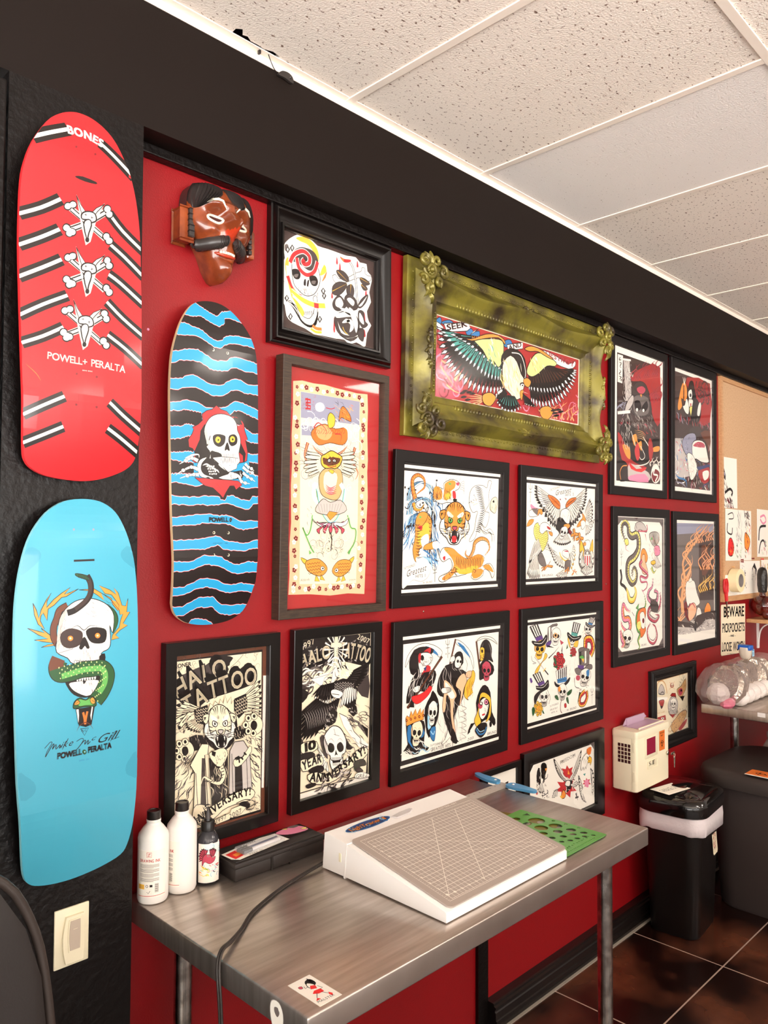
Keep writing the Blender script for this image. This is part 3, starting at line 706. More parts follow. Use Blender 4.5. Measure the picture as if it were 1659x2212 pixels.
ART['C'] = [
('P','B',0,(-1,-3,276,2,0,434,-276,-1)),
('P','w',0,(262,78,10,1,-4,289,-7,-2)),
('P','k',0,(0,12,259,-2,1,168,0,249,-262,-4)),
('P','c',0,(1,15,255,1,1,136,1,269,-258,0)),
('X','swirls',(3,252,-2,69),70,2,'kggk',(.009,.0007)),
('X','swirls',(1,55,139,207),20,3,'kg',(.009,.0007)),
('P','k',2,(2,59,48,-15,39,-13,29,-14,29,-2,21,7,-9,11,-11,34,-35,13,-34,8,-25,11,-35,10,-18,-17)),
('P','m',2,(23,48,89,-20,1,23,-87,21)),
('P','k',2,(27,110,63,-30,70,-17,5,-14,25,3,12,-7,31,4,10,29,-21,20,-61,10,-70,11,-44,27,-17,-21)),
('T','HALO','k',(4,89,61,-27,74,-13),438,{'bold': .05}),
('T','HALO','k',(5,92,61,-27,75,-14),438,{'bold': .05}),
('T','HALO','k',(7,94,61,-27,74,-13),438,{'bold': .05}),
('T','HALO','k',(9,97,61,-27,74,-13),439,{'bold': .05}),
('T','HALO','k',(11,99,61,-26,74,-14),439,{'bold': .05}),
('T','HALO','k',(13,103,61,-27,75,-13),457,{'bold': .08000000000000002}),
('T','HALO','c',(12,102,61,-27,75,-13),439,{'bold': .034999999999999996}),
('T','TATTOO','k',(29,134,72,-30,70,-16,61,-5),453,{'bold': .05}),
('T','TATTOO','k',(31,136,71,-30,70,-15,61,-6),453,{'bold': .05}),
('T','TATTOO','k',(32,138,72,-29,70,-16,61,-5),453,{'bold': .05}),
('T','TATTOO','k',(33,141,72,-30,71,-15,61,-5),453,{'bold': .05}),
('T','TATTOO','k',(35,143,72,-29,70,-16,61,-5),454,{'bold': .05}),
('T','TATTOO','k',(38,147,72,-30,70,-15,61,-5),472,{'bold': .08000000000000002}),
('T','TATTOO','c',(36,146,72,-30,71,-15,61,-5),454,{'bold': .034999999999999996}),
('T','SONER','k',(4,31,43,-2),100,{'bold': .05}),
('T','07','k',(13,37,10,-1),52,{}),
('L','c',69,5,1,(153,45,21,-10,12,-16,15,11,-12,-1)),
('L','k',11,4,0,(159,46,21,-13,18,-16)),
('F',(81,141,-23,2,-19,2),(19,109,-20,16,0,14,1,19,29,28),9,'c','k',.9,'m'),
('F',(70,157,11,9,6,8),(32,165,5,13,20,10,14,5),9,'c','k',.9,'m'),
('P','k',0,(55,135,37,-7,12,27,-17,21,-25,-9)),
('P','k',0,(173,125,43,-10,-5,45,-24,17,-16,-22)),
('L','c',11,2,0,(61,136,3,4,4,-4)),
('L','c',11,2,0,(176,130,4,5,3,-5)),
('L','c',11,2,0,(61,143,3,4,3,-4)),
('L','c',11,2,0,(176,139,3,5,3,-6)),
('L','c',11,2,0,(60,149,4,5,3,-4)),
('L','c',11,2,0,(175,147,3,5,4,-5)),
('L','c',11,2,0,(60,156,3,4,4,-4)),
('L','c',11,2,0,(174,156,4,5,3,-6)),
('L','c',11,2,0,(59,163,4,4,3,-4)),
('L','c',11,2,0,(174,164,3,5,3,-6)),
('L','c',11,2,0,(68,136,3,4,3,-4)),
('L','c',11,2,0,(183,129,4,5,3,-6)),
('L','c',11,2,0,(67,142,4,5,3,-5)),
('L','c',11,2,0,(182,137,4,5,3,-5)),
('L','c',11,2,0,(67,149,3,4,4,-4)),
('L','c',11,2,0,(182,146,3,5,3,-6)),
('L','c',11,2,0,(66,156,4,4,3,-4)),
('L','c',11,2,0,(181,154,3,5,4,-6)),
('L','c',11,2,0,(66,162,4,5,3,-5)),
('L','c',11,2,0,(180,162,4,5,3,-5)),
('L','c',11,2,0,(74,135,4,5,3,-5)),
('L','c',11,2,0,(190,127,3,5,3,-5)),
('L','c',11,2,0,(74,142,3,4,4,-4)),
('L','c',11,2,0,(189,136,3,5,4,-6)),
('L','c',11,2,0,(74,149,3,4,3,-4)),
('L','c',11,2,0,(188,144,4,5,3,-6)),
('L','c',11,2,0,(73,155,4,5,3,-5)),
('L','c',11,2,0,(188,152,3,5,3,-5)),
('L','c',11,2,0,(73,162,3,4,4,-4)),
('L','c',11,2,0,(187,161,3,5,4,-6)),
('L','c',11,2,0,(81,135,4,4,3,-4)),
('L','c',11,2,0,(196,126,4,5,3,-6)),
('L','c',11,2,0,(81,141,3,5,3,-5)),
('L','c',11,2,0,(196,134,3,5,3,-6)),
('L','c',11,2,0,(80,148,4,5,3,-5)),
('L','c',11,2,0,(195,142,3,5,4,-5)),
('L','c',11,2,0,(80,155,3,4,4,-4)),
('L','c',11,2,0,(194,151,4,5,3,-6)),
('L','c',11,2,0,(80,162,3,4,3,-4)),
('L','c',11,2,0,(193,159,4,5,3,-5)),
('L','c',11,2,0,(88,134,3,5,4,-5)),
('L','c',11,2,0,(203,124,4,5,3,-6)),
('L','c',11,2,0,(87,141,4,4,3,-4)),
('L','c',11,2,0,(202,132,4,5,3,-5)),
('L','c',11,2,0,(87,148,4,4,3,-4)),
('L','c',11,2,0,(202,141,3,5,3,-6)),
('L','c',11,2,0,(87,154,3,5,3,-5)),
('L','c',11,2,0,(201,149,3,5,4,-5)),
('L','c',11,2,0,(86,161,4,5,3,-5)),
('L','c',11,2,0,(200,158,4,5,3,-6)),
('L','c',11,2,0,(95,134,3,4,3,-4)),
('L','c',11,2,0,(210,122,3,5,3,-5)),
('L','c',11,2,0,(94,140,4,5,3,-5)),
('L','c',11,2,0,(209,131,4,5,3,-6)),
('L','c',11,2,0,(94,147,3,5,4,-5)),
('L','c',11,2,0,(208,139,4,5,3,-5)),
('L','c',11,2,0,(93,154,4,4,3,-4)),
('L','c',11,2,0,(208,148,3,5,3,-6)),
('L','c',11,2,0,(93,161,4,4,3,-4)),
('L','c',11,2,0,(207,156,3,5,4,-5)),
('F',(210,120,3,20,-2,18),(253,90,4,36,0,31,-2,20),8,'c','k',.9,'m'),
('F',(198,159,10,11,3,8),(232,158,-3,15,-5,14),4,'c','k',.8,None),
('P','c',0,(92,146,8,-21,9,8,5,-11,12,11,3,-14,9,13,5,-21,7,21,11,-14,1,18,8,-9,1,30,-38,2)),
('L','k',16,0,0,(92,146,8,-21,9,8,5,-11,12,11,3,-14,9,13,5,-21,7,21,11,-14,1,18,8,-9,1,30)),
('P','k',2,(82,175,10,-22,40,-4,39,16,10,26,-8,38,-29,20,-27,-7,-29,-29)),
('M','tiger',(130,185,47,6,-42,48),{'col': 'c'}),
('X','strokes',(86,176,147,250),70,8,'kkg',(.012,.0009,1.3,.5)),
('P','k',2,(43,198,39,2,12,26,-39,7)),
('P','k',2,(172,199,39,-3,1,25,-36,6)),
('X','strokes',(43,94,193,235),26,5,'cg',(.012,.0012,1.2,.4)),
('X','strokes',(169,212,189,229),26,6,'c',(.012,.0012,1.2,.4)),
('O','c',3,16,(57,231,-8,16,-18,4,-18,-10,-8,-19,7,-16,18,-4,18,10)),
('O','c',3,13,(39,248,-4,7,-8,-1,-5,-8,3,-7,8,0)),
('P','k',2,(34,247,-1,3,-2,1,-3,-2,-1,-3,1,-3,2,-1,3,2)),
('O','c',3,13,(25,241,-3,6,-9,-1,-5,-7,3,-7,8,-1)),
('P','k',2,(21,240,-1,3,-3,0,-3,-1,-1,-4,1,-2,3,-1,2,2)),
('O','c',3,13,(18,225,-4,7,-8,-1,-5,-8,3,-7,8,0)),
('P','k',2,(13,224,-1,3,-2,1,-3,-2,-1,-3,1,-3,2,-1,3,2)),
('O','c',3,13,(25,210,-4,7,-8,-1,-5,-8,2,-7,8,0)),
('P','k',2,(20,209,-1,3,-3,1,-2,-2,-2,-3,1,-3,3,-1,3,2)),
('O','c',3,13,(41,208,-4,6,-9,0,-5,-8,3,-7,8,0)),
('P','k',2,(36,207,-1,3,-3,1,-3,-2,-1,-3,1,-3,3,-1,2,2)),
('P','k',2,(41,230,-2,7,-7,3,-6,-5,-3,-9,2,-7,7,-2,6,4)),
('O','c',3,16,(260,203,-8,18,-21,4,-21,-11,-9,-20,8,-17,20,-5,22,11)),
('O','c',3,13,(240,222,-5,7,-9,-1,-6,-8,3,-8,9,0)),
('P','k',2,(234,221,-1,3,-3,1,-3,-2,-2,-3,2,-3,3,-1,3,2)),
('O','c',3,13,(224,214,-4,7,-10,-1,-5,-8,3,-8,9,0)),
('P','k',2,(219,213,-2,3,-3,1,-3,-2,-1,-3,1,-3,3,-1,3,2)),
('O','c',3,13,(216,197,-5,7,-9,-1,-6,-8,3,-7,10,-1)),
('P','k',2,(210,196,-1,3,-3,1,-3,-2,-1,-3,1,-3,3,-1,3,2)),
('O','c',3,13,(224,181,-5,7,-9,-1,-6,-8,3,-7,9,-1)),
('P','k',2,(218,180,-1,3,-3,1,-3,-2,-1,-3,1,-3,3,-1,3,2)),
('O','c',3,13,(242,179,-5,7,-9,-1,-6,-8,3,-8,9,0)),
('P','k',2,(236,178,-1,3,-3,1,-3,-2,-2,-4,2,-3,3,0,3,1)),
('P','k',2,(242,202,-3,8,-7,3,-8,-5,-3,-9,3,-8,7,-3,8,5)),
('X','strokes',(0,59,244,362),60,7,'kkgm',(.03,.0022,-.9,.3)),
('X','strokes',(212,257,229,356),46,8,'kkgm',(.03,.0022,.9,.3)),
('O','c',0,21,(46,265,31,-45,20,4,-2,24,-9,0,13,147,-42,-10,2,-99)),
('P','m',0,(78,254,8,2,8,133,-18,-4)),
('L','k',16,0,0,(62,287,8,97)),
('O','l',0,21,(158,360,1,-108,14,-20,27,2,19,28,9,98)),
('P','k',0,(174,272,12,-3,9,9,5,81,-24,0)),
('L','k',16,0,0,(165,260,5,100)),
('L','k',16,0,0,(210,283,5,76)),
('P','k',0,(98,258,55,-2,2,103,-46,19)),
('X','strokes',(101,155,256,364),40,3,'cgc',(.03,.0014,1.4,.2)),
('L','k',184,5,1,(133,286,9,21,-11,18,-26,-10,-20,-14,-8,15)),
('L','c',132,5,1,(133,286,9,21,-11,18,-26,-10,-20,-14,-8,15)),
('L','k',21,0,0,(142,290,-9,1)),
('L','k',21,0,0,(143,298,-10,1)),
('L','k',21,0,0,(143,306,-9,1)),
('L','k',21,0,0,(139,313,-10,1)),
('L','k',21,0,0,(129,319,-9,1)),
('L','k',21,0,0,(120,317,-10,1)),
('L','k',21,0,0,(110,315,-9,1)),
('L','k',21,0,0,(101,313,-9,1)),
('L','k',21,0,0,(91,311,-9,1)),
('O','c',2,13,(117,242,24,-1,12,19,-20,26,-21,-13,-14,-25)),
('P','k',0,(106,242,12,5,-3,11,-9,-6)),
('X','strokes',(118,148,244,284),22,3,'k',(.008,.001,1.4)),
('O','c',2,16,(171,276,24,0,24,-26,6,16,-30,27,-21,1)),
('T','TH','k',(180,289,15,-3,15,-15),115,{'bold': .04}),
('O','c',2,18,(54,380,10,-17,23,5,11,10,40,-10,47,-10,36,0,16,14,-15,16,-48,0,-35,6,-29,16,-50,-3)),
('T','ANNIVERSARY!','k',(54,411,53,-12,37,-18,38,-6,40,0),209,{'bold': .06}),
('O','k',3,8,(189,398,3,-11,18,1,12,10,-6,9,-15,-6)),
('L','k',21,4,0,(180,386,27,-3,28,11,-3,17,-22,-3,37,-9)),
('X','strokes',(216,257,382,421),20,9,'kgc',(.02,.0012,.6)),
('O','c',0,13,(116,411,46,-6,3,-9,27,-2,18,9,-15,12,-38,6,-35,3)),
('T','1997','k',(123,422,29,-6),126,{}),
('T','2007','k',(160,420,37,-7),128,{}),
('X','strokes',(0,111,372,441),60,12,'kkgm',(.02,.003,.4))]
ART['D'] = [
('P','c',0,(-3,-2,273,1,0,434,-272,-1)),
('P','w',0,(0,418,268,0,0,12,-268,0)),
('P','k',0,(0,2,267,1,-5,138,4,275,-264,0)),
('P','c',0,(3,94,112,-18,49,0,96,27,4,145,0,75,-6,90,-253,0)),
('X','strokes',(4,260,10,86),80,3,'gmlg',(.02,.004,-.3)),
('X','swirls',(3,96,94,146),16,4,'gmm',(.02,.004)),
('P','m',2,(-2,113,41,10,-10,14,-30,3)),
('P','m',2,(213,161,48,-37,1,70)),
('P','k',0,(233,265,30,18,0,27,-22,-23)),
('P','g',2,(167,233,59,23,30,45,-34,-33)),
('P','m',2,(2,276,8,-11,10,24,-18,12)),
('T','HALO','k',(14,89,31,-11,72,-10),374,{'bold': .08}),
('T','HALO','k',(13,88,31,-12,72,-10),373,{'bold': .08}),
('T','HALO','k',(12,86,30,-11,72,-10),373,{'bold': .08}),
('T','HALO','k',(10,85,31,-12,72,-10),373,{'bold': .08}),
('T','HALO','k',(9,84,30,-12,72,-10),373,{'bold': .08}),
('T','HALO','k',(9,83,30,-12,72,-10),388,{'bold': .128}),
('T','HALO','c',(7,82,31,-12,72,-10),373,{'bold': .055999999999999994}),
('T','TATTOO','k',(151,71,54,10,61,18),444,{'bold': .08}),
('T','TATTOO','k',(150,69,54,10,60,18),444,{'bold': .08}),
('T','TATTOO','k',(149,68,54,9,60,19),444,{'bold': .08}),
('T','TATTOO','k',(148,66,54,10,60,18),444,{'bold': .08}),
('T','TATTOO','k',(147,64,54,10,60,18),443,{'bold': .08}),
('T','TATTOO','k',(148,64,54,9,60,18),461,{'bold': .128}),
('T','TATTOO','c',(146,63,54,9,60,19),443,{'bold': .055999999999999994}),
('T','1997','c',(11,28,42,-14),175,{}),
('T','2007','c',(212,16,47,19),160,{}),
('P','w',0,(132,39,46,2,0,6)),
('P','w',0,(132,39,44,21,-2,5)),
('P','w',0,(132,39,35,37,-4,3)),
('P','w',0,(132,39,21,47,-5,1)),
('P','w',0,(132,39,3,50,-5,-1)),
('P','w',0,(132,39,-14,45,-5,-3)),
('P','w',0,(132,39,-29,34,-4,-5)),
('P','w',0,(132,39,-40,18,-2,-6)),
('P','w',0,(132,39,-45,-1,0,-6)),
('P','w',0,(132,39,-43,-20,2,-5)),
('P','w',0,(132,39,-35,-35,4,-4)),
('P','w',0,(132,39,-21,-46,5,-2)),
('P','w',0,(132,39,-4,-49,5,0)),
('P','w',0,(132,39,14,-45,5,2)),
('P','w',0,(132,39,29,-34,4,4)),
('P','w',0,(132,39,41,-18,2,6)),
('O','c',0,15,(124,2,14,1,1,16,15,4,-1,12,-14,-2,0,46,-15,0,-1,-47,-12,0,0,-13,13,-1)),
('T','TATTOOS','k',(131,37,0,36),52,{}),
('X','strokes',(9,130,75,124),40,5,'mkgw',(.05,.006,-.3)),
('P','k',2,(0,133,30,11,-3,17,-26,12)),
('P','m',2,(223,99,37,-7,-3,32,-26,13)),
('P','k',2,(168,285,22,30,15,13,-25,1)),
('O','w',0,9,(122,82,11,1,11,28,-14,13,-13,22,-14,13,7,27,-5,50,-8,-65,19,-48)),
('O','w',0,9,(129,88,-13,14,-27,12,-7,20,4,36,-16,38,-29,13,19,-30,16,-28,-4,-31,-33,-21,63,-5)),
('X','strokes',(126,187,83,121),18,6,'kw',(.03,.003,.9,.3)),
('F',(201,107,-22,18,-14,9),(260,92,-7,31,-22,24,-22,14),10,'k',None,1.0,'m'),
('F',(130,130,-27,1,-27,4),(145,178,-35,8,-30,-2,-37,-25),9,'k','w',1.0,'m'),
('F',(145,178,-41,10,-41,-21),(119,246,-41,14,-46,12,-29,-8,-4,-38,0,-24),15,'k',None,.9,'m'),
('L','l',12,3,2,(11,199,14,17,7,31)),
('L','l',12,3,2,(20,198,12,18,6,30)),
('L','l',12,3,2,(28,197,12,19,3,30)),
('L','l',12,3,2,(37,197,11,19,1,29)),
('L','l',12,3,2,(45,196,11,21,-1,28)),
('L','l',12,3,2,(54,195,10,22,-3,27)),
('L','l',12,3,2,(62,195,10,22,-5,27)),
('L','l',12,3,2,(71,194,9,23,-7,26)),
('L','l',12,3,2,(79,193,9,25,-9,25)),
('L','l',12,3,2,(88,192,8,26,-11,24)),
('L','l',12,3,2,(97,192,7,26,-13,24)),
('L','l',12,3,2,(106,191,6,27,-15,23)),
('L','l',12,3,2,(115,190,6,29,-18,21)),
('L','l',12,3,2,(124,189,5,30,-20,21)),
('P','k',0,(117,154,6,-25,35,-6,40,10,19,29,-7,41,-29,9,-22,-16,-14,-28)),
('L','l',12,2,0,(127,133,5,6,4,-5)),
('L','l',12,2,0,(127,140,5,6,5,-6)),
('L','l',12,2,0,(127,146,5,6,5,-5)),
('L','l',12,2,0,(127,153,5,6,5,-5)),
('L','l',12,2,0,(127,160,5,6,5,-5)),
('L','l',12,2,0,(137,133,5,6,5,-5)),
('L','l',12,2,0,(137,140,6,6,4,-5)),
('L','l',12,2,0,(137,147,6,5,4,-5)),
('L','l',12,2,0,(137,153,6,6,4,-5)),
('L','l',12,2,0,(138,160,5,6,4,-5)),
('L','l',12,2,0,(148,133,5,6,5,-5)),
('L','l',12,2,0,(148,140,5,6,5,-5)),
('L','l',12,2,0,(148,147,5,5,5,-5)),
('L','l',12,2,0,(148,153,5,6,5,-5)),
('L','l',12,2,0,(148,160,6,6,4,-5)),
('L','l',12,2,0,(158,133,6,6,4,-5)),
('L','l',12,2,0,(158,140,6,6,4,-5)),
('L','l',12,2,0,(158,147,6,6,4,-6)),
('L','l',12,2,0,(159,153,5,6,5,-5)),
('L','l',12,2,0,(159,160,5,6,5,-5)),
('L','l',12,2,0,(169,136,5,6,5,-6)),
('L','l',12,2,0,(169,143,6,5,4,-5)),
('L','l',12,2,0,(169,149,6,6,4,-5)),
('L','l',12,2,0,(169,156,6,6,4,-5)),
('L','l',12,2,0,(169,163,6,6,4,-5)),
('L','l',12,2,0,(180,138,5,6,5,-5)),
('L','l',12,2,0,(180,145,5,6,5,-5)),
('L','l',12,2,0,(180,152,5,6,5,-5)),
('L','l',12,2,0,(180,159,6,6,4,-5)),
('L','l',12,2,0,(180,166,6,6,4,-5)),
('L','l',12,2,0,(191,141,5,6,5,-5)),
('L','l',12,2,0,(191,148,5,6,5,-5)),
('L','l',12,2,0,(191,155,5,6,5,-5)),
('L','l',12,2,0,(191,162,6,6,4,-6)),
('L','l',12,2,0,(191,168,6,6,4,-5)),
('F',(166,155,21,-3,22,9),(149,205,14,-4,18,-2,18,-6,14,-5),8,'w',None,1.0,'l'),
('O','w',3,15,(113,153,17,-3,29,14,-14,14,-25,-9)),
('L','k',18,0,0,(117,161,28,7)),
('P','k',0,(188,200,22,-2,8,33,-18,7,-19,-18)),
('X','strokes',(181,222,196,244),20,3,'lw',(.01,.002,1.0)),
('O','c',3,15,(225,234,15,-4,17,8,-6,5,-11,-5,-7,3)),
('L','k',36,0,1,(255,239,7,-4)),
('O','c',3,15,(226,250,14,-4,17,8,-5,5,-12,-5,-7,3)),
('L','k',36,0,1,(255,255,7,-4)),
('O','c',3,15,(193,258,14,-4,17,8,-6,5,-11,-5,-7,3)),
('L','k',36,0,1,(222,263,7,-4)),
('O','c',3,15,(102,264,13,-4,16,7,-5,5,-10,-5,-7,3)),
('L','k',36,0,1,(129,268,7,-3)),
('O','c',3,15,(68,258,13,-4,16,7,-5,5,-11,-5,-6,3)),
('L','k',36,0,1,(95,262,6,-3)),
('P','k',2,(118,200,21,16,-7,27,-27,6,-4,-26)),
('X','strokes',(97,139,197,255),30,4,'lgw',(.012,.002,1.0)),
('P','w',0,(146,220,28,14,30,47,37,28,23,20,-3,15,-38,-17,-33,-38,-26,-30)),
('X','strokes',(146,261,225,339),40,5,'kgm',(.03,.002,.7,.3)),
('L','k',18,0,0,(146,220,28,14,15,18,15,29,26,23,4,17,30,16)),
('P','m',2,(75,277,17,-5,7,32,8,37,-18,-19)),
('M','skull',(134,315,47,7,-40,56),{'sh': 'l'}),
('L','g',12,0,0,(126,260,7,19,-7,-4,21,9)),
('F',(100,349,-7,-11,-10,-17),(107,376,-27,-21,-7,-36,-8,-27),7,'w',None,.8,None),
('F',(156,361,21,-7,6,-19),(149,385,28,-20,17,-28),6,'w',None,.8,None),
('O','c',2,21,(7,282,22,-4,33,6,4,19,-23,8,-29,-3,-7,-9)),
('T','10','k',(21,306,35,-3),247,{'bold': .1}),
('P','k',2,(6,309,37,-1,16,13,-26,5,-27,5)),
('O','c',2,21,(5,325,28,1,46,-1,8,24,-27,7,-45,1)),
('T','YEAR','k',(16,355,28,-7,36,-3),259,{'bold': .08}),
('P','k',2,(34,356,33,-6,23,8,-3,14,-40,-3)),
('O','c',2,24,(31,370,36,-2,41,18,41,-17,42,-12,21,-19,41,-3,6,20,-31,17,-44,15,-48,18,-45,3,-46,-15)),
('T','ANNIVERSARY!','k',(38,389,36,8,34,7,41,-14,42,-17,59,-20),248,{'bold': .08}),
('O','m',3,18,(206,368,36,-1,12,19,-26,0,15,16,-26,-3,-11,-15)),
('O','k',3,12,(27,396,31,0,3,8,-26,2)),
('O','w',2,12,(212,416,2,-12,22,-1,30,12,-4,9)),
('T','GREZ','k',(214,417,48,5),116,{}),
('X','strokes',(61,200,386,442),40,7,'gkml',(.03,.005,-.3)),
('X','strokes',(145,214,382,419),16,7,'gk',(.02,.0014,-.3))]
